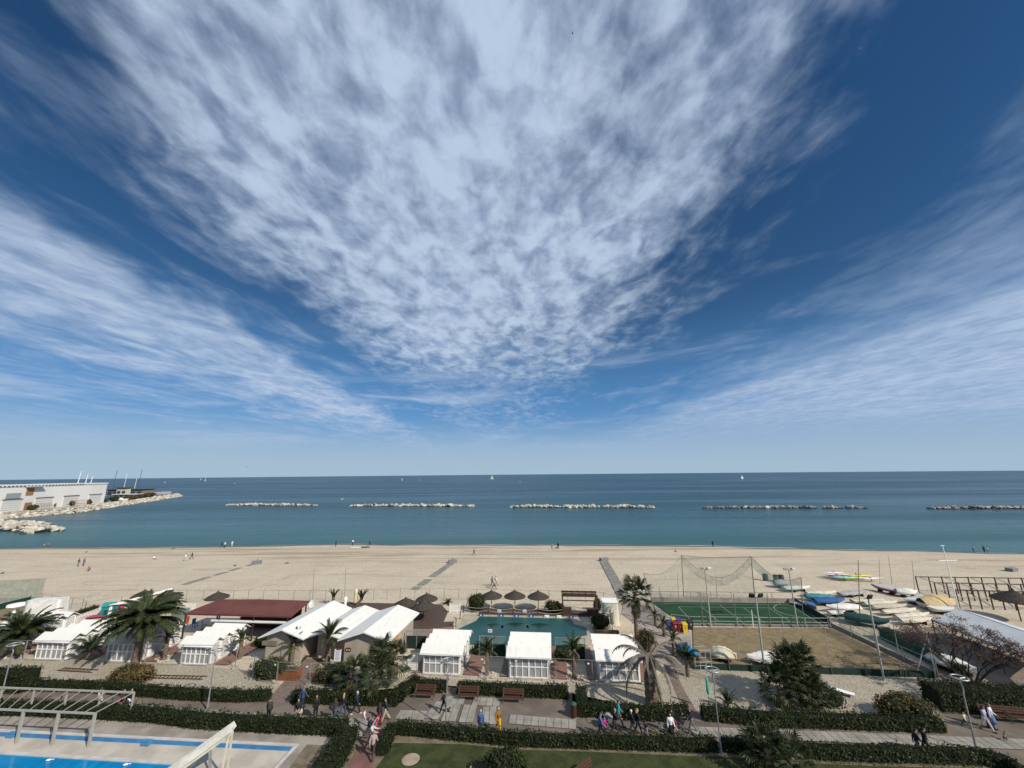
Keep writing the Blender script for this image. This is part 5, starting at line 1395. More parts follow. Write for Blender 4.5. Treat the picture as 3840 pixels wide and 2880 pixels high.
MB().beam(fb[0], fb[-1], .10, .12).build('front_beam', PC, per); MB().beam(rb[0], rb[-1], .10, .12).build('rear_beam', PC, per)
nr_ = 13
for i in range(nr_ + 1):
    k = i / nr_; a = fb[0] + (fb[-1] - fb[0]) * k + Vector((0, 0, .04)); b = rb[0] + (rb[-1] - rb[0]) * k + Vector((0, 0, .04))
    MB().beam(a, b, .045, .05).build('rafter', PC, per)
CRM = plain('weathered cream fibreglass', (.60, .56, .45), .5)
T_ = at_z(876, 2728, 3.0); L_ = at_z(600, 2925, .55)
sl = thing('water_slide', 'cream trough slide on legs at the blue pool', 'slide', (T_.x, T_.y, ZT))
d = L_ - T_; up = Vector((0, 0, 1)); sd = d.cross(up).normalized(); nn = sd.cross(d).normalized()
o_ = Vector((0, 0, T_.z - ZT)); e_ = o_ + d
mb = MB(); wd2 = .25
prof = [(-wd2 - .07, .22), (-wd2 - .07, -.1), (wd2 + .07, -.1), (wd2 + .07, .28), (wd2, .28), (wd2 - .03, -.02), (-wd2 + .03, -.02), (-wd2, .28)]
vs = [b + sd * x + nn * z for b in (o_, e_) for x, z in prof]; m_ = len(prof)
mb.add(vs, [(i, (i + 1) % m_, m_ + (i + 1) % m_, m_ + i) for i in range(m_)] + [tuple(range(m_)), tuple(range(2 * m_ - 1, m_ - 1, -1))]); mb.build('trough', mat('weathered white fibreglass', (.66, .645, .59), (.52, .50, .45), .5, 1.5), sl)
MB().beam(o_ - nn * .2 + d * .04, e_ - nn * .2, .3, .2).build('keel_beam', CRM, sl)
for k, s in ((.06, .22), (.06, -.22)):
    q = o_ + d * k; MB().beam(q - nn * .2 + sd * s, Vector((q.x + sd.x * s * 2.2, q.y + sd.y * s * 2.2, 0)), .1, .1, Vector((1, 0, 0))).build('leg', CRM, sl)
MB().beam(o_ + d * .35 - nn * .2, Vector(((o_ + d * .35).x + .9, (o_ + d * .35).y - .5, 0)), .12, .12, Vector((1, 0, 0))).build('strut', STEEL, sl)

# ================================================================== beach fence and boardwalks
POSTM = mat('rusty fence steel', (.17, .14, .11), (.11, .09, .075), .8, 2.0)
def chain_fence(px, label, h=1.5, step=2.7, mesh=.3, name='chain_link_fence', m=POSTM, ground=G):
    pp = [ground(u, v) for u, v in px]; o = pp[0]; t = thing(name, label, 'fence', o)
    wire = MB()
    for a, b in zip(pp, pp[1:]):
        L = (b - a).length; n = max(1, round(L / step)); d = (b - a)
        for i in range(n):
            q = a + d * i / n - o; MB().tube([(q.x, q.y, q.z - .05), (q.x, q.y, q.z + h)], .03, 5).build('post', m, t)
            q2 = a + d * (i + 1) / n - o
            MB().tube([q + Vector((0, 0, h - .03)), q2 + Vector((0, 0, h - .03 + R.uniform(-.05, .05)))], .016, 4).build('top_rail', m, t)
        nn_ = int(L / mesh)
        for i in range(nn_):
            for sgn in (1, -1):
                k0 = i / nn_; k1 = k0 + sgn * h / L
                if not 0 <= k1 <= 1: continue
                p, q = a + d * k0 - o + Vector((0, 0, .05)), a + d * k1 - o + Vector((0, 0, h - .05))
                s_ = Vector((.003, .003, 0)); wire.add([p - s_, p + s_, q + s_, q - s_], [(0, 1, 2, 3)])
    q = pp[-1] - o; MB().tube([(q.x, q.y, q.z), (q.x, q.y, q.z + h)], .03, 5).build('post', m, t)
    wire.build('wire_mesh', STEEL, t)
chain_fence([(150, 2320), (315, 2300), (450, 2275), (570, 2252), (760, 2250), (1100, 2252), (1400, 2250), (1500, 2246), (1720, 2246), (1990, 2252), (2130, 2256), (2265, 2262), (2335, 2285)], 'rusty chain link fence between the resort and the open beach')
chain_fence([(150, 2270), (305, 2290), (316, 2300)], 'short bent chain link fence at the left by the white tarpaulin', 1.6)
WALK = mat('grey boardwalk slab', (.25, .235, .21), (.17, .16, .145), .9, 1.0, .2, 10)
def boardwalk(u0, v0, u1, v1, wd, label, bury=.0, end=None):
    a, b = G(u0, v0), G(u1, v1); L = (b - a).length; d = (b - a) / L; n = int(L / 1.05); nrm = Vector((-d.y, d.x, 0))
    t = thing('boardwalk', label, 'boardwalk', a); me = MB().box((0, 0, 0), (1.0, wd, .06)).mesh('slab', WALK)
    for i in range(n):
        if R.random() < bury: continue
        p = a + d * (i + .5) * 1.05; z = gz(p.x, p.y) + .03 - (R.uniform(0, .05) if bury else 0)
        obj('slab', me, t, (p.x - a.x, p.y - a.y, z - a.z + .06), (0, R.uniform(-.02, .02) - math.atan2(gz(a.x, a.y) - gz(b.x, b.y), L) * 0, math.atan2(d.y, d.x) + R.uniform(-.02, .02)), (1, R.uniform(.9, 1) if bury else 1, 1))
    return t
boardwalk(962, 2113, 655, 2203, 1.1, 'partly buried slab boardwalk on the left beach', .18)
boardwalk(1697, 2110, 1545, 2218, 1.6, 'slab boardwalk with gaps in the middle of the beach', .15)
boardwalk(2265, 2106, 2345, 2250, 1.9, 'wide intact slab boardwalk right of the middle')
for u, v, lab in [(2265, 2103, 'grey box at the sea end of the intact boardwalk'), (1697, 2110, 'grey box at the sea end of the middle boardwalk'), (962, 2114, 'grey box at the sea end of the left boardwalk'), (3795, 2142, 'grey box on the beach at the right edge')]:
    t = thing('beach_box', lab, 'box', G(u, v), .3, 'boxes at the boardwalk ends'); MB().box((0, 0, .3), (1.9, 1.1, .6)).build('body', plain('weathered grey box', (.2, .2, .19), .8), t); MB().box((0, 0, .63), (2.0, 1.2, .06)).build('lid', STEEL, t)
sheet('path', [(3800, 2142), (3990, 2150), (4000, 2165), (3830, 2160)], WALK, z=-.75)

# ================================================================== pitch, sand court and their fences
TURF = mat('green artificial turf', (.018, .058, .024), (.012, .042, .018), .9, .4, .3, 12)
COURT = mat('brown court sand', (.235, .180, .100), (.170, .128, .070), .95, 1.2, .9, 2.2, bdist=.1)
LINE = plain('white line paint', (.30, .36, .30), .8)
sheet('pitch', [(2443, 2256), (2975, 2261), (3112, 2350), (2600, 2344), (2530, 2318)], TURF)
lz = layer_z[0] + .006
def line(u0, v0, u1, v1, wd=.065):
    a, b = at_z(u0, v0, lz), at_z(u1, v1, lz); d = (b - a).normalized(); n = Vector((-d.y, d.x, 0)) * wd / 2
    o = MB().quad(a - n, b - n, b + n, a + n).build('pitch_line', LINE); struct(o)
for l in [(2489, 2263, 2963, 2268), (2544, 2275, 2956, 2280), (2544, 2275, 2589, 2323), (2633, 2277, 2697, 2331), (2699, 2268, 2794, 2340), (2790, 2280, 2868, 2335), (2887, 2282, 2971, 2335), (2669, 2304, 2823, 2305), (2600, 2336, 3090, 2343), (2963, 2268, 3080, 2342)]: line(*l)
c = at_z(3010, 2290, lz)
pts = [c + Vector((3.6 * math.cos(a) - 0, 3.0 * math.sin(a), 0)) for a in [rad(110 + i * 10) for i in range(14)]]
mb = MB()
for a, b in zip(pts, pts[1:]):
    n = Vector((-(b - a).y, (b - a).x, 0)).normalized() * .045; mb.quad(a - n, b - n, b + n, a + n)
struct(mb.build('pitch_line', LINE))
sheet('sand_court', [(2598, 2352), (3116, 2355), (3512, 2536), (2606, 2505)], COURT)
GREENB = plain('dark green edge board', (.012, .035, .028), .7)
KERB = mat('grey kerb', (.27, .25, .22), (.2, .185, .16), .9, 1)
def board(u0, v0, u1, v1, h, m, label, th=.12, name='edge_board'):
    a, b = at_z(u0, v0, 0), at_z(u1, v1, 0); d = b - a; L = d.length; t = thing(name, label, 'edge board', a, math.atan2(d.y, d.x)); n = max(2, int(L / 2.6))
    for i in range(n): MB().box((L * (i + .5) / n, 0, h / 2), (L / n - .02, th, h)).build('panel', m, t)
    for i in range(n + 1): MB().box((L * i / n, .1, h * .6), (.08, .08, h * 1.2)).build('post', KERB, t)
board(2606, 2510, 3512, 2542, .55, GREENB, 'dark green edge board along the front of the sand court')
board(3120, 2352, 3515, 2540, .5, KERB, 'grey edge board along the right of the sand court')
board(2596, 2346, 3112, 2352, .25, KERB, 'low grey kerb between pitch and sand court', .3)
board(2443, 2253, 2975, 2258, .5, KERB, 'low grey wall behind the green pitch', .25)
board(2975, 2262, 3115, 2348, .9, GREENB, 'dark green windbreak board right of the pitch', .06)
board(2520, 2430, 2606, 2508, .9, GREENB, 'dark green board at the left of the sand court', .06)
POLE = plain('grey green pole', (.17, .18, .155), .6); POLEW = plain('pale pole', (.4, .4, .36), .6)
def pole(u, v, tu, tv, r, m, label, name='net_pole', lights=0, dark=False, group='poles of the sports courts'):
    p = G(u, v); tp = at_y(tu, tv, p.y); h = tp.z - p.z
    t = thing(name, label, 'pole' if not lights else 'floodlight', p, 0, group)
    lx_ = tp.x - p.x
    MB().tube([(0, 0, -.05), (lx_ * .5, 0, h * .5), (lx_, 0, h)], [r * 1.25, r, r * .8], 7).build('mast', m, t)
    if lights:
        MB().tube([(lx_ - .5, 0, h), (lx_ + .5, 0, h)], .035, 5).build('crossarm', m, t)
        for s in ((-.45, .45) if lights == 2 else (.1,)):
            o = MB().box((0, 0, 0), (.5, .16, .42)).build('floodlight', DARK if dark else STEEL, t); o.location = (lx_ + s, -.1, h + .2); o.rotation_euler = (.5 if dark else 1.25, 0, .25 * (1 if s > 0 else -1))
    return Vector((tp.x, tp.y, tp.z))
def span(a, b, label, sag, drop, m, name='safety_net', n=14):
    t = thing(name, label, 'net', (a.x, a.y, 0)); mb = MB(); vs = []; o = Vector((a.x, a.y, 0)); top = []
    for i in range(n + 1):
        k = i / n; p = a + (b - a) * k - o; p.z -= sag * math.sin(math.pi * k); top.append(p.copy())
        q = p.copy(); q.z = max(.05 + gz(q.x + o.x, q.y + o.y), p.z - drop); vs += [p, q]
    mb.add(vs, [(2 * i, 2 * i + 2, 2 * i + 3, 2 * i + 1) for i in range(n)]); mb.build('netting', m, t)
    MB().tube(top, .022, 4).build('top_cord', STEELD, t)
NETG = netmat('green netting', (.05, .15, .125), .38); NETL = netmat('pale netting', (.09, .14, .13), .16); NETD = netmat('dense green netting', (.015, .10, .075), .62)
n1 = pole(2565, 2252, 2555, 2082, .06, POLE, 'tall dark net pole behind the pitch, left one')
n2 = pole(2832, 2256, 2816, 2086, .06, POLE, 'tall dark net pole behind the pitch, right one')
n0 = pole(2470, 2330, 2413, 2150, .06, POLE, 'dark net pole left of the pitch')
n3 = pole(3010, 2262, 3004, 2165, .05, POLE, 'net pole at the right back corner of the pitch')
span(n1, n2, 'green safety net sagging between the two tall poles', 3.2, 1.2, NETG)
span(n2, n3, 'green safety net falling right from the tall pole', 1.6, 1.6, NETG)
span(n1, n2, 'pale high netting behind the pitch', .3, 6.5, NETL)
span(n0, n1, 'pale netting at the left back of the pitch', 1.2, 4.0, NETL)
q0_ = at_z(2478, 2296, 0); q1_ = at_z(2500, 2360, 0)
span(Vector((q0_.x, q0_.y, 3.4)), Vector((q1_.x, q1_.y, 3.4)), 'green netting on the left side of the pitch', .2, 3.3, netmat('left netting', (.08, .17, .15), .35))
for u, v, tu, tv, r, m, li, dk, lab in [(2666, 2351, 2643, 2136, .075, POLEW, 2, False, 'pale floodlight mast between pitch and sand court, left one'), (2992, 2357, 2958, 2138, .075, POLEW, 2, False, 'pale floodlight mast between pitch and sand court, right one'),
                                        (2870, 2534, 2834, 2240, .085, POLEW, 2, True, 'tall floodlight mast with two dark lamps before the sand court'), (3316, 2552, 3256, 2245, .085, POLEW, 1, True, 'tall floodlight mast with one dark lamp at the sand court right'), (3225, 2330, 3218, 2100, .05, POLE, 0, False, 'thin tall pole among the covered dinghies'),
                                        (2637, 2349, 2625, 2222, .05, POLE, 0, 0, 'fence pole on the pitch front, first from left'), (2762, 2350, 2750, 2224, .05, POLE, 0, 0, 'fence pole on the pitch front, second from left'), (2890, 2352, 2876, 2226, .05, POLE, 0, 0, 'fence pole on the pitch front, third from left'), (3019, 2356, 3003, 2228, .05, POLE, 0, 0, 'fence pole on the pitch front, fourth from left'),
                                        (2825, 2358, 2818, 2287, .055, WHITE, 0, 0, 'short white post at the pitch front'), (2775, 2500, 2758, 2352, .035, POLEW, 0, 0, 'thin volleyball pole left on the sand court'), (2935, 2490, 2925, 2356, .035, POLEW, 0, 0, 'thin volleyball pole in the middle of the sand court'), (3113, 2500, 3094, 2364, .035, POLEW, 0, 0, 'thin volleyball pole right on the sand court'),
                                        (3370, 2450, 3345, 2318, .045, POLEW, 0, 0, 'pale net pole along the ivy fence, upper'), (3510, 2545, 3473, 2370, .05, POLEW, 0, 0, 'pale net pole at the front right corner of the court'), (3151, 2345, 3134, 2230, .04, POLE, 0, 0, 'dark pole right of the pitch corner'),
                                        (1170, 2290, 1178, 2132, .03, POLE, 0, 0, 'thin pole behind the satellite dish'), (1290, 2285, 1297, 2132, .03, POLE, 0, 0, 'thin pole left of the furled cream parasol'),
                                        (3300, 2190, 3296, 2098, .03, POLE, 0, 0, 'thin pole on the sand right of the kayaks, left'), (3346, 2192, 3330, 2080, .03, POLE, 0, 0, 'thin pole on the sand right of the kayaks, middle'), (3432, 2230, 3420, 2100, .03, POLE, 0, 0, 'thin dinghy mast by the brown timber frame'), (2690, 2256, 2684, 2155, .03, POLE, 0, 0, 'thin pole between the tall net poles'), (2545, 2250, 2540, 2152, .03, POLE, 0, 0, 'thin pole beside the left tall net pole')]:
    pole(u, v, tu, tv, r, m, lab, 'floodlight_mast' if li else 'slim_pole', li, dk)
def rail_fence(px, label, h, m, nrail=2, step=3.0, r=.03, name='rail_fence'):
    pp = [at_z(u, v, 0) for u, v in px]; o = pp[0]; t = thing(name, label, 'fence', o)
    for a, b in zip(pp, pp[1:]):
        n = max(1, round((b - a).length / step))
        for i in range(n + 1): q = a + (b - a) * i / n - o; MB().tube([(q.x, q.y, 0), (q.x, q.y, h)], r * 1.2, 5).build('post', m, t)
        for k in range(nrail): z = h * (1 - .45 * k); MB().tube([a - o + Vector((0, 0, z)), b - o + Vector((0, 0, z))], r, 5).build('rail', m, t)
rail_fence([(2520, 2338), (2600, 2348), (3110, 2354)], 'pale rail along the front of the green pitch', 1.1, POLEW)
rail_fence([(2606, 2512), (2870, 2522), (3512, 2544)], 'rusty rail along the front of the sand court', 1.1, POSTM, 1)
rail_fence([(3116, 2355), (3515, 2543)], 'rail along the right side of the sand court', 1.5, STEEL, 2)
rail_fence([(2443, 2252), (2975, 2257)], 'thin rail behind the green pitch', 1.3, POSTM, 1)
qa, qb = at_z(3150, 2372, 0), at_z(3512, 2540, 0)
span(Vector((qa.x, qa.y, 2.6)), Vector((qb.x, qb.y, 3.2)), 'dense green windbreak net along the right of the sand court', .15, 2.0, NETG)
qa, qb = at_z(3280, 2420, 0), at_z(3515, 2535, 0)
# A frame at the corner
t = thing('a_frame_post', 'slanting pale brace post at the front right corner of the sand court', 'post', at_z(3490, 2540, 0)); tp = at_y(3476, 2380, at_z(3490, 2540, 0).y)
MB().tube([(-1.1, .3, 0), (tp.x - t.location.x, 0, tp.z)], .05, 6).build('brace', POLEW, t); MB().tube([(1.0, .2, 0), (tp.x - t.location.x, 0, tp.z)], .045, 6).build('brace', POLEW, t)
hedge(None, 1.2, 1.2, 'ivy covered fence slanting along the boat yard', LEAF_B, 110, [at_z(3300, 2395, 0), at_z(3420, 2455, 0), at_z(3600, 2548, 0)], .18, 'ivy_fence')
# recycling bins
def bin_(u, v, c, label, lid=None):
    t = thing('recycling_bin', label, 'bin', at_z(u, v, 0), RZ + .05, 'recycling bins by the path'); m = plain('bin ' + label[:12], c, .45); ml = plain('lid ' + label[:12], lid or tuple(x * .9 for x in c), .45)
    mb = MB(); a, b = .24, .30
    mb.add([(-a, -a, .06), (a, -a, .06), (a, a, .06), (-a, a, .06), (-b, -b, .98), (b, -b, .98), (b, b, .98), (-b, b, .98)], [(3, 2, 1, 0), (4, 5, 6, 7), (0, 1, 5, 4), (1, 2, 6, 5), (2, 3, 7, 6), (3, 0, 4, 7)]); mb.build('body', m, t)
    mb = MB(); mb.add([(-.33, -.36, .985), (.33, -.36, .985), (.33, .33, 1.02), (-.33, .33, 1.02), (-.3, -.3, 1.06), (.3, -.3, 1.06), (.3, .3, 1.12), (-.3, .3, 1.12)], [(4, 5, 6, 7), (0, 1, 5, 4), (1, 2, 6, 5), (2, 3, 7, 6), (3, 0, 4, 7)]); mb.build('lid', ml, t)
    for s in (-.2, .2):
        w_ = MB().tube([(s - .03, .26, .1), (s + .03, .26, .1)], .1, 10).build('wheel', DARK, t)
    mk = MB(); mk.box((0, -.285, .7), (.16, .01, .05)); mk.box((0, -.28, .6), (.05, .012, .12)); mk.build('mark', WHITE if sum(c) < .6 else BLACKP, t)
    return t
bin_(2510, 2363, (.03, .05, .28), 'blue recycling bin left in the row')
bin_(2533, 2368, (.25, .02, .03), 'dark red bin beside the blue one'); bin_(2551, 2369, (.24, .02, .03), 'dark red bin beside the yellow one')
bin_(2569, 2372, (.70, .50, .03), 'yellow bin at the front of the row'); bin_(2590, 2360, (.03, .035, .04), 'black bin at the right end of the row')
bin_(2528, 2352, (.65, .48, .03), 'yellow lidded bin behind the red ones'); bin_(2546, 2354, (.06, .05, .25), 'violet bin behind the red ones')

# ================================================================== boats of the yard
def tarp(c, c2=None, nm='tarp'): return mat(nm, c, c2 or tuple(x * .8 for x in c), .7, 1.2, .5, 3.5, bdist=.08)
T_CREAM = tarp((.58, .53, .42)); T_WHITE = tarp((.70, .69, .65)); T_GREY = tarp((.36, .36, .35)); T_TAN = tarp((.50, .38, .20)); T_TEAL = tarp((.06, .22, .26)); T_BLUE = tarp((.03, .10, .28)); T_DTEAL = tarp((.015, .055, .055)); T_LB = tarp((.45, .50, .54))
TYRE = plain('rubber', (.02, .02, .02), .8)
def dinghy(u0, v0, u1, v1, beam, dep, hull, cov, label, cover_h=.35, trailer=True, mast=0, zoff=.12):
    a, b = G(u0, v0), G(u1, v1); c = (a + b) / 2; d = b - a; L = d.length
    t = thing('covered_dinghy', label, 'boat', (c.x, c.y, gz(c.x, c.y)), math.atan2(d.y, d.x), 'boats laid up in the yard')
    t.location.z += 0; base = thing
    hull_boat(t, L, beam, dep, hull, (cov, cover_h) if cov else None)
    for ch in t.children: ch.location.z = zoff + .15
    for x in (-L * .22, L * .2): MB().box((x, 0, (zoff + .28) / 2), (.12, beam * .7, zoff + .28)).build('chock', WOODD, t)
    if trailer:
        for s in (-1, 1): MB().tube([(-L * .2, s * beam * .38 - .06, .2), (-L * .2, s * beam * .38 + .06, .2)], .2, 10).build('wheel', TYRE, t)
    if mast: MB().tube([(L * .12, 0, dep), (L * .12 + .1, 0, mast)], .035, 6).build('mast', MASTM, t)
    return t
HW = plain('white gelcoat', (.72, .72, .69), .35); HR = plain('red hull', (.28, .03, .04), .4); HB = plain('blue hull', (.06, .16, .32), .4)
dinghy(2906, 2204, 2962, 2206, 1.7, .6, T_GREY, T_GREY, 'grey covered dinghy on the sand by the dark bins', .5)
dinghy(2941, 2219, 3040, 2216, 1.6, .4, HW, T_WHITE, 'low white covered dinghy before the grey one', .2)
dinghy(3026, 2240, 3138, 2236, 1.5, .4, HW, T_CREAM, 'cream dinghy behind the turquoise one', .25)
dinghy(3023, 2252, 3134, 2258, 1.7, .5, T_TEAL, T_TEAL, 'turquoise covered dinghy right of the pitch', .3)
dinghy(3056, 2270, 3172, 2266, 1.7, .45, HB, T_BLUE, 'bright blue covered dinghy right of the pitch', .3)
dinghy(3223, 2296, 3103, 2297, 1.7, .5, HW, T_WHITE, 'glossy white upturned dinghy below the blue one', .4)
dinghy(3150, 2240, 3258, 2232, 1.5, .3, T_GREY, T_GREY, 'flat grey dinghy near the thin tall pole', .2)
dinghy(3197, 2265, 3324, 2260, 1.3, .25, T_GREY, T_CREAM, 'thin flat dinghy at the back of the cream row', .12)
dinghy(3242, 2277, 3367, 2273, 1.15, .32, HW, T_CREAM, 'cream covered dinghy first in the row of five', .25)
dinghy(3273, 2290, 3404, 2285, 1.15, .32, HW, tarp((.46, .41, .31)), 'tan grey covered dinghy second in the row of five', .25)
dinghy(3312, 2310, 3439, 2301, 1.15, .32, HW, T_CREAM, 'cream covered dinghy third in the row of five', .25)
dinghy(3360, 2328, 3489, 2318, 1.15, .32, HW, T_CREAM, 'cream covered dinghy fourth in the row of five', .25)
dinghy(3380, 2345, 3500, 2338, 1.15, .32, HW, T_CREAM, 'cream covered dinghy nearest the white tent roof', .3)
dinghy(3383, 2236, 3270, 2212, 1.7, .55, HR, T_LB, 'pale blue topped dinghy with red hull', .15)
dinghy(3364, 2236, 3450, 2243, 1.7, .55, HW, T_WHITE, 'white tarpaulined boat behind the pale blue one', .5)
dinghy(3496, 2262, 3395, 2268, 1.8, .5, HW, T_LB, 'light grey dinghy left of the tan tarpaulin', .2)
dinghy(3458, 2284, 3592, 2286, 2.2, .6, HW, T_TAN, 'boat under a peaked tan tarpaulin', 1.05)
dinghy(3500, 2302, 3585, 2300, 1.7, .5, HW, None, 'open white boat below the tan tarpaulin')
dinghy(3169, 2332, 3343, 2362, 2.1, .7, T_DTEAL, T_DTEAL, 'long dark green covered boat on a trailer', .35)
dinghy(3110, 2312, 3172, 2310, 1.2, .3, HW, T_WHITE, 'small pale dinghy before the dark green boat', .15)
dinghy(2985, 2272, 3018, 2286, 1.0, .3, HW, None, 'small white and red boat by the windbreak board', trailer=False)
dinghy(3028, 2272, 3062, 2292, 1.1, .35, HB, None, 'small blue boat by the windbreak board', trailer=False)
o = dinghy(3500, 2490, 3680, 2560, 2.4, .6, HW, T_WHITE, 'large white upturned hull under the bare shrub', .5, False)
dinghy(2676, 2468, 2768, 2496, 2.0, .45, T_CREAM, tarp((.66, .60, .42)), 'boat under cream striped tarpaulin on the sand court', .7, False)
dinghy(2930, 2492, 2806, 2494, 2.0, .4, T_WHITE, T_WHITE, 'boat under white tarpaulin on the sand court', .6, False)
dinghy(2556, 2446, 2626, 2502, 1.6, .45, plain('bright blue hull', (.02, .16, .42), .5), tarp((.02, .20, .50)), 'boat under bright blue tarpaulin left of the sand court', .45, False)
# kayaks on their rack
rk = thing('kayak_rack', 'low kayak rack on the open sand', 'rack', G(3205, 2178), -.04)
for x in (-2.4, 2.4):
    for y in (-.8, 2.6): MB().box((x, y, .4), (.08, .08, .8)).build('post', STEELD, rk)
    MB().box((x, .9, .55), (.08, 3.6, .08)).build('arm', STEELD, rk)
for i, (dx_, dy_, dz_, c, l, lab) in enumerate([(-1.6, 2.7, .75, (.7, .7, .66), 4.0, 'white kayak at the back of the rack'), (-1.8, 1.9, .62, (.68, .66, .6), 5.0, 'cream kayak above the red one'), (-2.0, 1.3, .60, (.35, .03, .03), 4.5, 'dark red kayak on the rack'), (-1.8, .4, .62, (.15, .32, .65), 4.0, 'light blue kayak on the rack'), (1.6, .5, .75, (.75, .58, .02), 5.0, 'yellow kayak on the rack'), (-1.0, -.2, .60, (.35, .62, .08), 5.4, 'lime green kayak on the rack'), (2.2, -.7, .58, (.72, .72, .68), 4.6, 'white kayak at the front of the rack')]):
    p = rk.location; k = thing('kayak', lab, 'kayak', (p.x + dx_, p.y + dy_, p.z + dz_ - .62 + .02), -.04, 'kayaks on the sand'); mk = plain('kayak ' + lab[:10], c, .35)
    mb = MB(); mb.smooth = True; n, m_ = 12, 8; vs = []
    for a in range(n + 1):
        q = a / n; ww = .34 * max(.02, math.sin(math.pi * q)) ** .7; zz = .12 * (2 * abs(q - .5)) ** 2.5
        for b in range(m_): an = 6.283 * b / m_; vs.append(((q - .5) * l, ww * math.cos(an), .6 + zz + .17 * math.sin(an) * max(.1, math.sin(math.pi * q)) ** .6))
    mb.add(vs, [(a * m_ + b, a * m_ + (b + 1) % m_, (a + 1) * m_ + (b + 1) % m_, (a + 1) * m_ + b) for a in range(n) for b in range(m_)]); mb.build('hull', mk, k)
    MB().lathe([(.24, .76), (.2, .78), (.2, .74)], 10).build('cockpit', DARK, k)
# dark barrels
for u, v, lab in [(2872, 2178, 'dark barrel on the sand, left of its group'), (2912, 2182, 'dark barrel in the middle of its group'), (2932, 2182, 'dark barrel at the right of its group')]:
    t = thing('dark_barrel', lab, 'barrel', G(u, v), 0, 'dark barrels behind the pitch')
    MB().lathe([(.42, 0), (.46, .3), (.46, .8), (.42, 1.1)], 14).build('body', plain('dark grey drum', (.06, .075, .075), .6), t); MB().lathe([(.43, 1.1), (.43, 1.16), (.1, 1.18)], 14).build('lid', DARK, t)
# timber frame on the right
tf = thing('beach_shelter', 'brown timber post frame with pale rails on the right beach', 'shelter', G(3447, 2224))
o = tf.location
c00 = G(3447, 2224); c10 = G(3900, 2232); c01 = G(3600, 2282); c11 = G(3990, 2296)
nb = 10
for j, (a, b) in enumerate([(c00, c10), ((c00 + c01) / 2, (c10 + c11) / 2), (c01, c11)]):
    for i in range(nb):
        p = a + (b - a) * i / (nb - 1); z = gz(p.x, p.y)
        MB().box((p.x - o.x, p.y - o.y, z - o.z + 1.25), (.12, .12, 2.5)).build('post', WOODD, tf)
    za = gz(a.x, a.y)
    MB().beam((a.x - o.x, a.y - o.y, 2.45 + za - o.z), (b.x - o.x, b.y - o.y, 2.45 + gz(b.x, b.y) - o.z), .1, .12).build('beam', WOODD, tf)
    if j: MB().beam((a.x - o.x, a.y - o.y, 1.5 + za - o.z), (b.x - o.x, b.y - o.y, 1.5 - o.z), .07, .1).build('rail', POLEW, tf)
for i in range(0, nb, 2):
    a = c00 + (c10 - c00) * i / (nb - 1); b = c01 + (c11 - c01) * i / (nb - 1); MB().beam((a.x - o.x, a.y - o.y, 2.56 - o.z + gz(a.x, a.y)), (b.x - o.x, b.y - o.y, 2.56 - o.z), .08, .1).build('cross_beam', POLEW, tf)
# mast with yard
cm = thing('flag_mast', 'tall white flag mast with crossbar behind the tent', 'mast', at_z(3600, 2300, 0)); Y = cm.location.y; tp = at_y(3534, 2046, Y); cb = at_y(3555, 2102, Y)
MB().tube([(0, 0, 0), (tp.x - cm.location.x, 0, tp.z)], [.09, .05], 8).build('pole', WHITE, cm)
MB().beam((cb.x - cm.location.x - 1.3, 0, cb.z), (cb.x - cm.location.x + 1.3, 0, cb.z + .05), .09, .09).build('crossbar', WHITE, cm); MB().beam((tp.x - cm.location.x - .3, 0, tp.z), (tp.x - cm.location.x + .3, 0, tp.z), .06, .06).build('top_bar', WHITE, cm)
# tent roof
tn = thing('tent_roof', 'large grey white pitched tent roof at the right edge', 'tent', at_z(3490, 2350, 0)); o = tn.location
PKz, EVz = 3.6, 2.6
R0 = at_z(3595, 2283, PKz); R1 = at_z(3870, 2377, PKz); E0 = at_z(3490, 2320, EVz); E1 = at_z(3880, 2476, EVz); R1 = R1 + (R1 - R0) * .5; E1 = E1 + (E1 - E0) * .4
F0 = R0 * 2 - E0; F0.z = EVz; F1 = R1 * 2 - E1; F1.z = EVz
TENT = mat('grey white tent cloth', (.52, .535, .53), (.45, .46, .46), .7, .8, .15, 3)
mb = MB(); n = 12; vs = []
for i in range(n + 1):
    k = i / n
    for a, b in ((E0, E1), (R0, R1), (F0, F1)):
        p = a + (b - a) * k - o; vs.append(p)
mb.add(vs, [(3 * i, 3 * i + 3, 3 * i + 4, 3 * i + 1) for i in range(n)] + [(3 * i + 1, 3 * i + 4, 3 * i + 5, 3 * i + 2) for i in range(n)]); mb.build('canopy', TENT, tn)
mb = MB(); mb.add([E0 - o, E1 - o, E1 - o - Vector((0, 0, .25)), E0 - o - Vector((0, 0, .25))], [(0, 1, 2, 3)]); mb.build('valance', TENT, tn)
for k in (0.01, .25, .5, .75, 1):
    for a, b in ((E0, E1), (F0, F1)):
        p = a + (b - a) * k - o; MB().tube([(p.x, p.y, 0), (p.x, p.y, p.z)], .06, 6).build('pole', STEELD, tn)
MB().beam(R0 - o, R1 - o, .06, .08).build('ridge_bar', WHITE, tn)
# yard floor under the tent
sheet('yard_floor', [(3330, 2360), (3500, 2350), (3900, 2500), (4000, 2700), (3560, 2560)], mat('reddish yard floor', (.22, .17, .135), (.15, .12, .10), .9, .8))
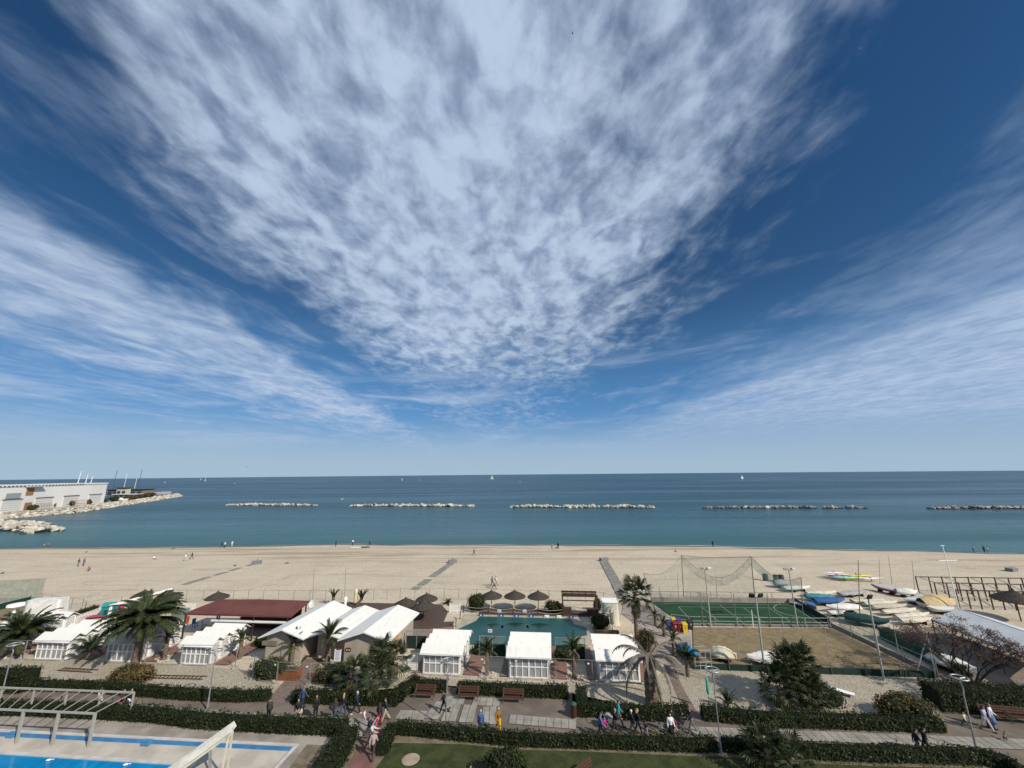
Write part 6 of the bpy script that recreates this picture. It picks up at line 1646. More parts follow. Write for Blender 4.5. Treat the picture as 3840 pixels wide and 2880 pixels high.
# bare shrub with brown seed heads
def bare_tree(u, v, label, h=4.6):
    t = thing('bare_shrub', label, 'tree', at_z(u, v, 0)); r = random.Random(4); mb = MB(); tips = []
    def grow(p, d, l, rr, lev):
        q = p + d * l; mid = p + d * l * .5 + Vector((r.uniform(-.06, .06), r.uniform(-.06, .06), 0)) * l
        mb.tube([p, mid, q], [rr, rr * .85, rr * .68], 5, False)
        if lev == 0: tips.append(q); return
        for _ in range(r.choice((2, 3, 3))):
            e = (d + Vector((r.uniform(-.75, .75), r.uniform(-.75, .75), r.uniform(-.15, .45)))).normalized()
            grow(q, e, l * r.uniform(.62, .85), rr * .62, lev - 1)
    for i in range(10):
        a = i * .63; grow(Vector((math.cos(a) * .15, math.sin(a) * .15, 0)), Vector((math.cos(a) * .75 - .1, math.sin(a) * .7, 1)).normalized(), h * .30, .07, 3)
    mb.build('trunk', mat('grey bark', (.075, .06, .05), (.045, .036, .03), .9, 4), t)
    lv = MB()
    for q in tips:
        for _ in range(34):
            p = q + Vector((r.gauss(0, .24), r.gauss(0, .24), r.gauss(0, .10))); lv.leaf(p, r.uniform(.08, .2), Vector((r.gauss(0, .4), r.gauss(0, .4), 1)).normalized(), r.uniform(0, 6), .6)
    lv.build('crown', leafmat('rusty seed heads', (.040, .024, .016), (.115, .066, .042), 3, .1), t)
bare_tree(3650, 2580, 'bare spreading shrub with rusty seed heads before the tent', 7.2)
# white plank stack, green flag, high chair, buoys
t = thing('leaning_board', 'long white board lying on the gravel beside the fan palms', 'board', at_z(3135, 2598, 0), -.75)
MB().box((0, 0, .28), (2.6, .55, .06)).build('board', WHITE, t)
for x in (-1.0, .9): MB().box((x, 0, .13), (.1, .5, .25)).build('trestle', STEELD, t)
fl = thing('furled_flag', 'furled turquoise flag on a pole in the right gravel bed', 'flag', at_z(2662, 2662, 0)); tp = at_y(2653, 2540, fl.location.y)
MB().tube([(0, 0, 0), (0, 0, tp.z)], .02, 6).build('pole', STEELD, fl); mb = MB(); mb.smooth = True; mb.lathe([(.03, tp.z * .45), (.13, tp.z * .58), (.10, tp.z * .8), (.12, tp.z * .93), (.03, tp.z)], 8); mb.build('cloth', plain('turquoise cloth', (.05, .42, .30), .8), fl)
hc = thing('umpire_frame', 'pale metal climbing frame at the corner of the sand court', 'frame', at_z(2642, 2535, 0), .1)
for x in (-.55, .55):
    for y in (-.45, .45): MB().tube([(x * 1.1, y * 1.1, 0), (x, y, 2.4)], .03, 6).build('leg', POLEW, hc)
for z in (2.4, 1.4, .7):
    for y in (-.45, .45): MB().tube([(-.57, y, z), (.57, y, z)], .025, 5).build('bar', POLEW, hc)
for x in (-.55, .55): MB().tube([(x, -.45, 2.4), (x, .45, 2.4)], .025, 5).build('bar', POLEW, hc)

# ================================================================== left play ground
a, b = at_z(412, 2272, 2.5), at_z(644, 2208, 2.5)
bm_ = thing('white_beam_gate', 'long white slanting beam on two posts at the left playground', 'beam', (a.x, a.y, 0)); d = b - a; d.z = 0
MB().beam((0, 0, 2.5), d + Vector((0, 0, 2.5)), .3, .22).build('beam', WHITE, bm_)
for k in (.02, .93): MB().box((d.x * k, d.y * k, 1.2), (.22, .22, 2.4)).build('post', WHITE, bm_)
def picket(px, label):
    pp = [at_z(u, v, 0) for u, v in px]; o = pp[0]; t = thing('picket_fence', label, 'fence', o, 0, 'white picket fences'); me = MB().box((0, 0, .5), (.08, .03, 1.0)).mesh('picket', WHITE)
    for a, b in zip(pp, pp[1:]):
        n = int((b - a).length / .22); rz = math.atan2((b - a).y, (b - a).x)
        for i in range(n): q = a + (b - a) * i / n - o; obj('picket', me, t, q, (0, 0, rz))
        for z in (.25, .8): MB().beam(a - o + Vector((0, 0, z)), b - o + Vector((0, 0, z)), .03, .06).build('rail', WHITE, t)
picket([(190, 2378), (300, 2332), (395, 2296)], 'white picket fence climbing left of the playground')
picket([(459, 2284), (600, 2286), (735, 2290)], 'white picket fence behind the large date palm')
ta = draped('tarpaulin_cover', 'white draped tarpaulin over a frame at the left', at_z(165, 2318, 0), .12, 4.3, 1.4, 2.5, T_WHITE, 'tarpaulin', .06, folds=13)
t = thing('play_sheet', 'pink folded play mat behind the left cabins', 'mat', at_z(352, 2318, 0), .3); MB().box((0, 0, .25), (3.0, 1.2, .08)).build('mat', plain('pink mat', (.38, .05, .10), .6), t); MB().box((0, .3, .12), (2.6, .3, .22)).build('support', WOODD, t)
t = thing('play_house', 'teal plastic play house at the left playground', 'play house', at_z(404, 2310, 0), .2)
MB().box((0, 0, .7), (1.2, 1.2, 1.4)).build('wall', plain('teal plastic', (.02, .22, .22), .4), t); MB().add([(-.7, -.7, 1.4), (.7, -.7, 1.4), (.7, .7, 1.4), (-.7, .7, 1.4), (-.7, 0, 1.85), (.7, 0, 1.85)], [(0, 1, 5, 4), (2, 3, 4, 5), (1, 2, 5), (3, 0, 4), (3, 2, 1, 0)]).build('roof', plain('teal roof', (.03, .28, .28), .4), t); MB().box((.0, -.61, .5), (.45, .03, .9)).build('door', plain('dark teal', (.01, .07, .07)), t)
t = thing('play_slide', 'red and violet plastic slide behind the white beam', 'slide', at_z(445, 2296, 0), -.3)
MB().beam((0, 0, 1.0), (1.6, 0, .15), .45, .08).build('chute', plain('red plastic', (.42, .03, .06), .4), t); MB().box((-.25, 0, .5), (.5, .5, 1.0)).build('tower', plain('violet plastic', (.22, .14, .42), .4), t)
t = thing('white_pedestal', 'white pedestal with wide round top at the left edge', 'pedestal', at_z(52, 2318, 0)); mb = MB(); mb.smooth = True
mb.lathe([(.45, 0), (.38, .2), (.32, 1.2), (.5, 1.5)], 14); mb.build('column', WHITE, t); MB().lathe([(.6, 1.5), (1.05, 1.62), (1.0, 1.85), (.4, 1.95)], 16).build('basin', WHITE, t)
for u, v, lab in [(610, 2298, 'dark red lounger behind the date palm, left'), (640, 2297, 'dark red lounger behind the date palm, right')]:
    t = thing('folding_chair', lab, 'chair', at_z(u, v, 0), .6, 'red folding chairs'); cm_ = plain('dark red cloth', (.22, .03, .03), .7)
    MB().box((0, 0, .35), (.6, .8, .05)).build('seat', cm_, t); MB().beam((0, .35, .37), (0, .65, .95), .6, .05).build('backrest', cm_, t)
    for s in (-.27, .27): MB().tube([(s, -.35, 0), (s, .3, .4)], .02, 5).build('leg', STEELD, t)
ln0, ln1 = G(-120, 2262), G(150, 2262)
span(Vector((ln0.x, ln0.y, 3.2)), Vector((ln1.x, ln1.y, 3.6)), 'green tennis court net screen at the left edge', .1, 3.5, netmat('court netting', (.10, .20, .15), .42), 'court_screen')
board(-160, 2330, 112, 2262, 1.0, GREENB, 'dark green board of the court at the left edge', .06)
sheet('court', [(-200, 2300), (100, 2268), (100, 2290), (-100, 2360)], COURT)
hedge(None, .8, .7, 'low dark hedge behind the left picket fence', LEAF_H, 90, [at_z(150, 2372, 0), at_z(280, 2318, 0), at_z(370, 2288, 0)])
for u, v, s, lab in [(1880, 2268, .35, 'small pale driftwood lump under the straw umbrellas'), ]:
    pass

# ================================================================== people
MATC = {}
def cm(c, rough=.8):
    k = tuple(round(x, 3) for x in c)
    if k not in MATC: MATC[k] = mat('cloth %d' % len(MATC), c, tuple(x * .8 for x in c), rough, 9.0, .3, 30, local=True)
    return MATC[k]
SKIN = mat('skin', (.47, .29, .20), (.40, .24, .165), .55, 8, local=True)
SHOE = plain('dark shoe', (.035, .033, .03), .6); SHOEW = plain('white shoe', (.65, .64, .6), .6)
EYE = plain('eye', (.02, .015, .012), .3)
def remeshed(mb, voxel, mats, extra=None):
    me = mb.mesh('tmp', mats); o = bpy.data.objects.new('tmp', me); C.link(o)
    m = o.modifiers.new('r', 'REMESH'); m.mode = 'VOXEL'; m.voxel_size = voxel
    s = o.modifiers.new('s', 'SMOOTH'); s.factor = .5; s.iterations = 4
    dg = bpy.context.evaluated_depsgraph_get(); r = bpy.data.meshes.new_from_object(o.evaluated_get(dg))
    bpy.data.objects.remove(o); bpy.data.meshes.remove(me)
    if extra:
        vs = [tuple(v.co) for v in r.vertices]; fs = [tuple(p.vertices) for p in r.polygons]; n = len(vs); bpy.data.meshes.remove(r)
        e = MB(); e.smooth = True; e.add(vs, fs)
        off = len(e.v); e.v += extra.v; e.f += [[off + i for i in f] for f in extra.f]; e.mi += extra.mi; e.sm += [True] * len(extra.f)
        r = e.mesh('body', mats)
    r.polygons.foreach_set('use_smooth', [True] * len(r.polygons)); r.update()
    return r
def cap(mb, p, q, r1, r2, n=10):
    mb.tube([p, q], [r1, r2], n); mb.ball(p, r1, n, 6); mb.ball(q, r2, n, 6)
def pose_meshes(hl=0, kl=0, hr=0, kr=0, sl=.05, el=.15, sr_=.05, er=.15, lean=0.0, sit=None, head=0.0):
    """angles in radians, forward is -y"""
    def d(a): return Vector((0, -math.sin(a), -math.cos(a)))
    legs = []; low = 0
    for s, h, k in ((1, hl, kl), (-1, hr, kr)):
        hip = Vector((.09 * s, 0, 0)); kn = hip + d(h) * .43 + Vector((.01 * s, 0, 0)); an = kn + d(h - k) * .42; legs.append((hip, kn, an, h - k)); low = min(low, an.z)
    hz = (-low + .075) if sit is None else sit
    O = Vector((0, 0, hz)); U = Vector((0, -math.sin(lean), math.cos(lean)))
    legs = [(a + O, b + O, c + O, f) for a, b, c, f in legs]
    waist = O + U * .14; chest = O + U * .34; sh = O + U * .47; neck = O + U * .55; hd = O + U * .69 + Vector((0, -.02, 0)) + Vector((0, -math.sin(head) * .05, 0))
    body, top, bot, shoe = MB(), MB(), MB(), MB(); ex = MB(); ex.smooth = True
    arms = []
    for s, a, e in ((1, sl, el), (-1, sr_, er)):
        sp = sh + Vector((.175 * s, 0, -.02)); eb = sp + Vector((.055 * s, 0, 0)) + d(a) * .27; wr = eb + d(a + e) * .24 + Vector((-.01 * s, 0, 0)); arms.append((sp, eb, wr, a + e, s))
    for i, (mb, x) in enumerate(((body, 0.0), (top, .018))):
        cap(mb, O + U * .02, waist, .125 + x, .11 + x); cap(mb, waist, chest, .11 + x, .135 + x)
        cap(mb, chest + Vector((-.05, 0, .02)), chest + Vector((.05, 0, .02)), .12 + x, .12 + x)
        cap(mb, sh + Vector((-.14, 0, 0)), sh + Vector((.14, 0, 0)), .068 + x, .068 + x)
        for sp, eb, wr, an, s in arms: cap(mb, sp, eb, .055 + x, .043 + x, 8); cap(mb, eb, wr, .042 + x, .030 + x, 8)
    cap(body, sh, neck + U * .04, .06, .05)
    body.ball(hd, (.075, .092, .115), 14, 10); body.ball(hd + Vector((0, -.03, -.06)), (.055, .06, .06), 10, 7)
    ex.m = 0; ex.ball(hd + Vector((0, -.098, -.015)), (.014, .02, .024), 6, 4)
    for s in (-1, 1): ex.ball(hd + Vector((.076 * s, .01, -.01)), (.012, .022, .03), 6, 4)
    ex.m = 1
    for s in (-1, 1): ex.ball(hd + Vector((.03 * s, -.086, .015)), (.011, .008, .007), 6, 4)
    ex.ball(hd + Vector((0, -.086, -.058)), (.022, .008, .005), 6, 4)
    ex.m = 0
    for sp, eb, wr, an, s in arms:
        hdn = d(an + .1); cap(body, wr, wr + hdn * .05, .028, .034, 8)
        palm_ = wr + hdn * .075
        for q in range(4):
            off = Vector((0, (q - 1.5) * .018, 0)) if abs(hdn.y) < .8 else Vector((0, 0, (q - 1.5) * .018)); L = (.055, .068, .064, .05)[q]
            f0 = palm_ + off; f1 = f0 + hdn * L * .55; f2 = f1 + (hdn + Vector((-.5 * s, 0, 0))).normalized() * L * .5
            ex.tube([f0 - hdn * .02, f1, f2], [.0095, .009, .007], 5)
        th = wr + hdn * .03 + Vector((0, -.03, 0)); ex.tube([th + Vector((0, .015, 0)), th + hdn * .03 + Vector((0, -.012, 0)), th + hdn * .055 + Vector((0, -.014, 0))], [.011, .010, .008], 5)
    for i, (mb, x) in enumerate(((body, 0.0), (bot, .02))):
        cap(mb, O + Vector((-.04, 0, .0)), O + Vector((.04, 0, .0)), .115 + x, .115 + x); cap(mb, O, waist - U * .04, .12 + x, .11 + x)
        for hip, kn, an, f in legs: cap(mb, hip, kn, .083 + x, .055 + x, 10); cap(mb, kn, an, .054 + x, .038 + x, 10)
    for hip, kn, an, f in legs:
        fd = Vector((0, -math.cos(max(-.5, min(.6, f)) * .6), -.12 + math.sin(max(-.6, min(.6, f))) * .5)).normalized()
        cap(body, an, an + fd * .12 + Vector((0, 0, -.02)), .035, .03, 8)
        cap(shoe, an + Vector((0, .03, -.03)), an + fd * .15 + Vector((0, 0, -.03)), .048, .042, 8)
    hair = MB(); hair.smooth = True; hair.ball(hd + Vector((0, .022, .03)), (.084, .092, .105), 14, 9)
    hl_ = MB(); hl_.smooth = True; hl_.ball(hd + Vector((0, .022, .03)), (.088, .096, .108), 14, 9); hl_.tube([hd + Vector((0, .06, .0)), hd + Vector((0, .10, -.15)), hd + Vector((0, .10, -.30))], [.085, .085, .05], 10)
    skirt = MB(); skirt.smooth = True; skirt.lathe([(.14, .10), (.17, -.02), (.22, -.25), (.27, -.48)], 16, (0, 0, hz), True)
    return {'body': remeshed(body, .02, [SKIN, EYE], ex), 'top': remeshed(top, .024, [WHITE]), 'trousers': remeshed(bot, .024, [WHITE]), 'shoes': shoe.mesh('shoes', SHOE),
            'hair': hair.mesh('hair', [WHITE]), 'long': hl_.mesh('hair', [WHITE]), 'skirt': skirt.mesh('skirt', [WHITE])}
POSE = {
    'stand': pose_meshes(.03, 0, -.03, 0), 'stand2': pose_meshes(.06, .05, -.05, .02, .12, .9, -.05, .2), 'walk': pose_meshes(.42, .12, -.38, .25, -.38, .25, .40, .35, .04), 'walk2': pose_meshes(-.34, .3, .38, .08, .36, .4, -.34, .25, .04),
    'push': pose_meshes(.38, .1, -.36, .2, .75, .7, .75, .7, .1), 'sit': pose_meshes(1.35, .9, 1.25, 1.0, .5, .6, .4, .5, -.12, .13), 'crouch': pose_meshes(1.75, 2.3, 1.2, 2.2, .9, .5, .8, .6, .5, .33), 'bend': pose_meshes(.15, .1, -.05, .1, .9, .3, .8, .3, .75)}
PEOPLE = 'people out walking'
def person(p, yaw, pose, label, top, bot, hair=(.05, .035, .025), s=1.0, long=False, skirt=None, white_shoes=False, bare=False):
    t = thing('person', label, 'person', p, yaw, PEOPLE, s); P = POSE[pose]
    obj('body', P['body'], t)
    o = obj('top', P['top'], t); recolor(o, cm(top))
    if not bare: o = obj('trousers', P['trousers'], t); recolor(o, cm(bot))
    if skirt: o = obj('skirt', P['skirt'], t); recolor(o, cm(skirt))
    o = obj('hair', P['long' if long else 'hair'], t); recolor(o, cm(hair))
    o = obj('shoes', P['shoes'], t)
    if white_shoes: recolor(o, SHOEW)
    return t
BLK = (.018, .018, .02); NAVY = (.02, .03, .07); WHT = (.72, .71, .68); GRY = (.2, .2, .2); DG = (.05, .055, .05); JEAN = (.05, .08, .15); BLOND = (.38, .26, .12); BRN = (.06, .035, .02); BEI = (.45, .38, .28); GREYH = (.4, .39, .37)
L_, RT, AW_, TOW = -1.57, 1.57, 3.14, 0.0      # facing left, right, away, towards us
def hp(u, v, h=1.72): return Vector((at_z(u, v, h).x, at_z(u, v, h).y, .03))
for (u, v, yaw, pose, lab, tp, bt, kw) in [
    (1015, 2618, AW_, 'stand', 'person in a dark olive jacket alone behind the left hedge', DG, BLK, {}),
    (1140, 2573, AW_ - .4, 'walk', 'tall person in a blue jacket over a white hem by the entrance hedge', (.05, .075, .15), NAVY, dict(s=1.06, hair=(.2, .13, .09))),
    (1121, 2622, .3, 'stand2', 'person in black with light trousers before the tall blue jacket', BLK, (.5, .44, .38), {}),
    (1189, 2608, .5, 'stand2', 'person in a black short sleeved shirt with arm raised', BLK, BLK, {}),
    (1259, 2618, AW_, 'walk', 'person in dark jacket and jeans left of the blond one', (.05, .04, .045), JEAN, dict(long=True)),
    (1291, 2600, AW_, 'walk2', 'blond person in black top and jeans on the promenade', BLK, JEAN, dict(hair=BLOND, long=True, s=1.0)),
    (1340, 2592, RT, 'walk', 'person in navy jacket and black trousers with white shoes', (.02, .028, .055), BLK, dict(white_shoes=True, hair=(.5, .48, .45))),
    (1449, 2616, L_ + .5, 'walk', 'person in dark green sweater and beige trousers', (.03, .05, .045), BEI, dict(s=1.02)),
    (1425, 2636, AW_, 'walk2', 'person in a dark coat with a red bag colour beside the beige trousers', (.03, .025, .03), (.45, .02, .07), dict(long=True)),
    (1403, 2740, AW_, 'walk', 'person in pale patterned top on the red path', (.42, .34, .30), (.06, .045, .045), dict(hair=BLOND)),
    (1803, 2664, AW_, 'stand', 'person in a blue jacket walking away over the tiles', (.06, .11, .26), (.05, .07, .09), dict(hair=GREYH)),
    (1869, 2652, .2, 'walk', 'person in bright yellow trousers and ochre patterned top', (.26, .13, .03), (.72, .38, .01), dict(hair=GREYH)),
    (2249, 2672, RT, 'walk', 'person in a blue top and black trousers at the left of the group', (.10, .17, .32), BLK, dict(hair=BRN)),
    (2301, 2657, RT, 'push', 'person in black pushing the left pram', BLK, (.04, .04, .045), dict(hair=(.3, .2, .15))),
    (2316, 2626, RT, 'walk2', 'tall person in a bright teal shirt and dark trousers', (.03, .30, .33), (.09, .085, .08), dict(s=1.07)),
    (2367, 2661, L_, 'walk', 'white haired person in a black coat within the group', BLK, (.05, .05, .055), dict(hair=(.6, .58, .54))),
    (2387, 2657, RT, 'walk', 'blond person in a short black coat and brown boots', BLK, (.03, .025, .025), dict(hair=BLOND, long=True)),
    (2511, 2677, TOW, 'stand2', 'person in a white blouse and black skirt', WHT, BLK, dict(skirt=BLK, bare=True)),
    (2516, 2656, AW_, 'stand', 'person in black behind the white blouse', BLK, BLK, {}),
    (2587, 2652, L_, 'push', 'person in dark top and grey patterned trousers pushing the right pram', (.025, .03, .035), (.16, .16, .165), dict(hair=(.22, .13, .08))),
    (3427, 2731, RT - .3, 'walk', 'person in black, left of the pair on the right promenade', BLK, (.09, .09, .1), dict(hair=BLK)),
    (3457, 2728, RT - .3, 'walk2', 'person in black, right of the pair on the right promenade', BLK, BLK, dict(hair=BLK)),
    (3680, 2645, .4, 'walk', 'person in a lavender top and cream trousers near the right lamp', (.42, .38, .50), (.62, .54, .50), dict(hair=BRN, long=True)),
    (3704, 2640, .5, 'stand2', 'person in a white top over a denim blue skirt near the right lamp', (.66, .68, .74), (.13, .19, .34), dict(hair=(.18, .11, .07), long=True, skirt=(.13, .19, .34))),
    (3690, 2636, AW_, 'stand', 'person in black behind the lavender top', BLK, BLK, {}),
    (384, 2578, L_, 'walk', 'person in pale grey clothes seen through the pergola', (.45, .47, .45), (.4, .4, .4), {}),
    (466, 2584, RT, 'walk', 'person in dark coat with magenta bag seen through the pergola', (.05, .03, .04), (.35, .03, .12), {}),
    (494, 2582, RT, 'walk2', 'person in black jacket and white trousers at the pergola corner', BLK, (.7, .69, .67), {}),
    (1765, 2862, AW_, 'stand', 'dark haired person in black at the lower edge of the lawn', BLK, BLK, dict(hair=BLK))]:
    s = kw.pop('s', 1.0); person(hp(u, v, 1.70 * s), yaw, pose, lab, tp, bt, s=s, **kw)
for (u, v, h, yaw, pose, lab, tp, bt, hr) in [(1128, 2652, 1.05, .3, 'stand', 'small child in cream beside the person in black at the left', (.6, .5, .42), (.6, .52, .45), BLOND), (1367, 2657, 1.25, RT, 'walk', 'child in a white top near the cyclist', (.66, .6, .6), (.3, .28, .3), BRN), (1385, 2690, 1.2, RT, 'walk', 'child in dark clothes beside the cyclist', BLK, DG, BRN),
                                               (2265, 2690, 1.25, .5, 'stand2', 'child in a magenta jacket in the group', (.42, .02, .20), (.05, .03, .04), BRN), (2420, 2701, 1.1, AW_, 'walk', 'child in dark top and grey trousers in the group', BLK, (.22, .22, .24), BRN), (2473, 2700, 1.15, RT, 'sit', 'blond child in white riding the tricycle', WHT, (.1, .1, .12), BLOND),
                                               (2530, 2692, 1.1, L_, 'walk', 'child in a red pink top by the right pram', (.42, .04, .10), (.5, .45, .45), BRN), (3610, 2670, 1.05, .3, 'walk', 'little child in cream on the right promenade', (.62, .56, .48), (.1, .1, .11), BLOND)]:
    p = hp(u, v, h if pose != 'sit' else 1.05)
    if pose == 'sit': p.z = .3
    person(p, yaw, pose, lab, tp, bt, hr, s=h / 1.72)
person(G(1663, 2677) + Vector((0, 0, .03)), L_, 'walk', 'slim person in black walking left of the plaza lamp', BLK, BLK, BLK)
# on the beach
def bp_(u, v): return G(u, v) + Vector((0, 0, .02))
for (u, v, yaw, pose, lab, tp, bt, s) in [
    (831, 2052, L_, 'walk', 'person in black at the left waterline', BLK, BLK, 1), (842, 2054, RT, 'stand', 'person in white top and dark trousers at the left waterline', WHT, BLK, 1), (869, 2050, TOW, 'stand', 'person all in white at the left waterline', WHT, (.6, .6, .58), 1),
    (292, 2124, AW_, 'stand', 'person in dark clothes on the far left beach', (.1, .09, .08), GRY, 1), (312, 2122, AW_, 'stand', 'person in blue on the far left beach', (.12, .17, .26), (.1, .12, .16), 1), (336, 2141, TOW, 'crouch', 'person crouching in pinkish clothes on the far left beach', (.42, .16, .18), (.2, .15, .15), 1),
    (577, 2097, RT, 'sit', 'person in a white shirt sitting on the left beach', WHT, BLK, 1), (694, 2103, L_, 'walk', 'person in pale clothes walking on the left beach', WHT, (.4, .45, .5), 1), (718, 2097, RT, 'walk', 'person in dark clothes walking on the left beach', BLK, (.1, .08, .08), 1),
    (965, 2112, RT, 'sit', 'person in dark clothes sitting at the end of the left boardwalk', BLK, WHT, 1), (1259, 2049, L_, 'stand', 'person in dark clothes at the waterline above the kayak', BLK, BLK, 1), (1322, 2045, TOW, 'stand2', 'person in a white shirt at the waterline above the lying board', WHT, BLK, 1), (1386, 2046, RT, 'walk', 'person in dark clothes right of the white shirt at the waterline', (.04, .035, .05), BLK, 1),
    (1777, 2082, RT, 'walk', 'lone dark walker in the middle of the beach', (.09, .07, .07), (.06, .05, .05), 1), (1697, 2107, TOW, 'sit', 'person sitting at the end of the middle boardwalk', BLK, BLK, 1), (2070, 2061, TOW, 'stand', 'person in brownish clothes beside the dog walker', (.25, .2, .16), GRY, .95), (2093, 2059, AW_, 'stand', 'dark dog walker near the middle waterline', BLK, BLK, 1.05), (2114, 2046, L_, 'walk', 'bather in the shallows right of the dog walker', (.3, .2, .15), (.1, .2, .25), .85),
    (2674, 2050, AW_, 'stand', 'lone person in black at the right waterline', BLK, BLK, 1), (3653, 2071, RT, 'stand', 'person in a pale shirt at the far right waterline', (.55, .57, .6), GRY, 1), (3693, 2072, AW_, 'stand', 'person in dark blue at the far right waterline', (.05, .06, .1), BLK, 1.02), (3706, 2073, AW_, 'stand', 'small person in pale grey at the far right waterline', (.4, .4, .42), GRY, .8),
    (1846, 2199, L_, 'walk', 'striding person in dark grey behind the straw umbrellas', (.13, .12, .11), (.1, .09, .09), 1.02), (1854, 2208, RT, 'walk2', 'striding person in pale shorts behind the straw umbrellas', (.5, .47, .4), (.1, .1, .1), 1), (1859, 2196, RT, 'walk', 'striding person in white behind the straw umbrellas', WHT, (.2, .18, .16), .95),
    (165, 2049, L_, 'sit', 'bather in pink sitting at the far left waterline', (.5, .28, .24), (.45, .3, .25), 1), (176, 2048, RT, 'crouch', 'bather crouching at the far left waterline', (.4, .22, .18), (.1, .1, .15), 1)]:
    person(bp_(u, v), yaw, pose, lab, tp, bt, s=s)

# ================================================================== prams, cycles, dogs, birds
def torus(mb, c, r, tr, n=20, ax='y'):
    pts = [Vector((c[0] + r * math.cos(a), c[1], c[2] + r * math.sin(a))) if ax == 'y' else Vector((c[0], c[1] + r * math.cos(a), c[2] + r * math.sin(a))) for a in [6.2832 * i / n for i in range(n + 1)]]
    mb.tube(pts, tr, 5, False)
def pram(p, yaw, label, c):
    t = thing('pram', label, 'pram', p, yaw, 'prams on the promenade'); m = cm(c)
    for x, r_ in ((-.3, .14), (.35, .11)):
        for y in (-.26, .26):
            mb = MB(); torus(mb, (x, y, r_ + .01), r_, .022, 14); mb.tube([(x, y - .03, r_), (x, y + .03, r_)], .03, 6); mb.build('wheel', TYRE, t)
    for y in (-.24, .24):
        MB().tube([(-.3, y, .15), (.1, y, .62), (.15, y, .62)], .016, 5).build('frame', STEEL, t); MB().tube([(.35, y, .12), (-.25, y, .7), (-.55, y, 1.02)], .016, 5).build('frame', STEEL, t)
    MB().tube([(-.55, -.24, 1.02), (-.55, .24, 1.02)], .02, 6).build('handle', DARK, t)
    mb = MB(); mb.smooth = True; mb.ball((.1, 0, .62), (.42, .23, .16), 14, 8); mb.build('seat', m, t)
    mb = MB(); mb.smooth = True; vs = []
    for i in range(7):
        a = rad(20 + i * 22)
        for j in range(9): b = rad(j * 22.5); vs.append((-.1 + .34 * math.cos(a) * math.sin(b) , .26 * math.cos(b), .66 + .36 * math.sin(a) * math.sin(b)))
    mb.add(vs, [(i * 9 + j, i * 9 + j + 1, (i + 1) * 9 + j + 1, (i + 1) * 9 + j) for i in range(6) for j in range(8)]); mb.build('hood', m, t)
pram(hp(2283, 2690, .7), 0.1, 'dark pram with pale hood at the left of the group', (.22, .22, .23))
pram(hp(2552, 2706, .7), 3.2, 'black pram with silver frame at the right of the group', (.025, .027, .035))
def cycle(p, yaw, label, s=1.0, c=(.5, .5, .5), tri=False):
    t = thing('tricycle' if tri else 'bicycle', label, 'tricycle' if tri else 'bicycle', p, yaw, None, s); m = cm(c, .4)
    for x in (-.52, .52):
        for y in ((-.22, .22) if tri and x < 0 else (0,)):
            r_ = .33; mb = MB(); torus(mb, (x, y, r_ + .02), r_, .022, 22); w_ = mb.build('wheel', TYRE, t)
            mb = MB()
            for k in range(6): a = 1.047 * k; mb.tube([(x, y, r_ + .02), (x + r_ * math.cos(a), y, r_ + .02 + r_ * math.sin(a))], .006, 3)
            mb.build('spokes', STEEL, w_)
    fr = MB(); bb = (0, 0, .3); st_ = (-.16, 0, .78); hd = (.38, 0, .82)
    for a, b in ((bb, st_), (st_, hd), (bb, hd), (bb, (-.52, 0, .35)), ((-.52, 0, .35), st_), (hd, (.52, 0, .35))): fr.tube([a, b], .02, 6)
    fr.build('frame', m, t); mb = MB(); mb.ball((-.18, 0, .86), (.13, .07, .04), 8, 5); mb.build('saddle', DARK, t)
    MB().tube([(.36, 0, .82), (.36, 0, .98), (.33, -.24, 1.0)], .015, 5).build('handlebar', STEELD, t); MB().tube([(.36, 0, .98), (.33, .24, 1.0)], .015, 5).build('handlebar', STEELD, t)
cycle(hp(1412, 2710, .5), 1.2, 'pale bicycle standing where the red path meets the promenade', .95, (.55, .55, .57))
cycle(hp(2455, 2745, .35), 0.05, 'little black and yellow tricycle ridden by a child', .55, (.6, .5, .05), True)
person(hp(1394, 2712, 1.6), 1.6, 'push', 'person in black and white pushing the pale bicycle', (.5, .5, .52), (.05, .05, .06), BLK)
def dog(p, yaw, label, c, c2, s=1.0):
    t = thing('dog', label, 'dog', p, yaw, 'dogs', s); b = MB()
    cap(b, (-.2, 0, .42), (.02, 0, .42), .085, .095); cap(b, (.02, 0, .42), (.2, 0, .43), .095, .125); cap(b, (.22, 0, .48), (.34, 0, .62), .07, .055); b.ball((.37, 0, .65), (.075, .06, .06), 10, 7); cap(b, (.40, 0, .635), (.5, 0, .61), .038, .026, 8)
    for y in (-.07, .07):
        cap(b, (.2, y, .4), (.19, y, .2), .045, .03, 8); cap(b, (.19, y, .2), (.2, y, .03), .026, .028, 8)
        cap(b, (-.2, y, .4), (-.14, y, .24), .06, .035, 8); cap(b, (-.14, y, .24), (-.26, y, .15), .03, .022, 8); cap(b, (-.26, y, .15), (-.24, y, .03), .022, .027, 8)
        cap(b, (.35, y * .7, .7), (.33, y * 1.1, .74), .02, .01, 6)
    cap(b, (-.27, 0, .46), (-.42, 0, .56), .025, .012, 6)
    m = mat('fur ' + label[:9], c, c2, .9, 6, lo=.45, hi=.55, local=True)
    obj('body', remeshed(b, .018, [m]), t)
dog(G(1681, 2675) + Vector((0, 0, .03)), 2.9, 'small black and white dog by the plaza lamp', (.02, .02, .02), (.5, .5, .48), .9)
dog(bp_(2086, 2060), 0, 'dark dog on a lead at the middle waterline', (.03, .025, .02), (.06, .05, .04), 1.1)
dog(hp(3767, 2758, .4), .6, 'small brown dog at the right edge of the promenade', (.08, .06, .045), (.15, .12, .09), .8)
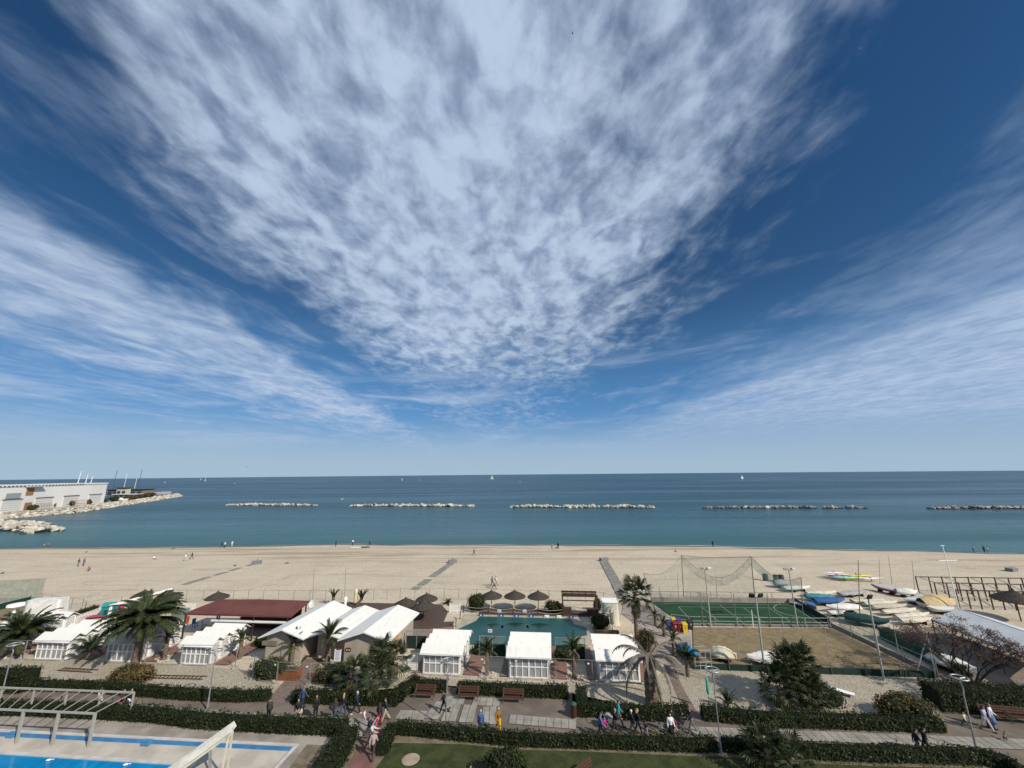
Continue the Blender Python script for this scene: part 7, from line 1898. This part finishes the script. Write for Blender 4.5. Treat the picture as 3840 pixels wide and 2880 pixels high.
def bird(u, v, Y, label, c=(.05, .05, .05), sp=1.2, bank=.3):
    p = at_y(u, v, Y); t = thing('bird', label, 'bird', p, R.uniform(-.6, .6), 'birds in the air'); m = cm(c)
    mb = MB(); mb.smooth = True; mb.ball((0, 0, 0), (sp * .2, sp * .055, sp * .05), 8, 6); mb.ball((sp * .2, 0, .01), sp * .035, 6, 4); mb.build('body', m, t)
    for s in (-1, 1):
        mb = MB(); mb.add([(sp * .08, 0, .01), (sp * .10, s * sp * .24, sp * .12 + s * bank * .2), (-.02, s * sp * .5, sp * .04 + s * bank * .4), (-sp * .05, s * sp * .24, sp * .11 + s * bank * .2), (-sp * .08, 0, .0)], [(0, 1, 3, 4), (1, 2, 3)]); mb.build('wing', m, t)
    mb = MB(); mb.add([(-sp * .17, 0, 0), (-sp * .28, sp * .05, 0), (-sp * .28, -sp * .05, 0)], [(0, 1, 2)]); mb.build('tail', m, t)
bird(928, 1751, 130, 'dark bird just above the horizon over the leftmost breakwater')
bird(1541, 1633, 190, 'dark bird low over the sea left of centre')
bird(2147, 125, 60, 'dark bird high in the clouds near the top', sp=.9)
bird(3226, 181, 90, 'white gull high in the clear blue at the upper right', (.8, .8, .8), 1.0)
bird(2938, 772, 120, 'small dark bird in the blue right of centre', sp=.9)
bird(2896, 1332, 120, 'small dark bird above the right clouds', sp=1.0)
bird(3385, 1236, 120, 'small dark bird at the far right', sp=.9)
bird(2533, 2068, 70, 'gull gliding low above the sand left of the tall net pole', (.16, .14, .12), 1.3)
bird(8, 2150, 70, 'dark bird at the left edge above the court screen', (.06, .06, .06), 1.2)
# lying board and odds on the sand
t = thing('lying_kayak', 'white and dark board lying on the sand at the waterline', 'kayak', bp_(1351, 2055), .02)
mb = MB(); mb.smooth = True; mb.ball((-1.6, 0, .15), (1.9, .35, .16), 14, 7); mb.build('hull', HW, t); mb = MB(); mb.smooth = True; mb.ball((1.4, .4, .15), (1.5, .3, .15), 12, 6); mb.build('paddle_bag', BLACKP, t)
for u, v, lab in [(322, 2072, 'dark driftwood stump on the left beach'), (880, 2123, 'small dark stick near the left boardwalk'), (649, 2059, 'dark weed heap at the left waterline'), (1075, 2114, 'thin dark stick right of the left boardwalk')]:
    t = thing('driftwood', lab, 'driftwood', bp_(u, v), R.uniform(-.5, .5), 'driftwood on the beach'); MB().tube([(-.5, 0, .08), (0, .1, .14), (.55, -.05, .1)], [.07, .1, .05], 7).build('log', TWIG, t); MB().tube([(0, .1, .14), (.2, .3, .4)], [.05, .02], 5).build('branch', TWIG, t)
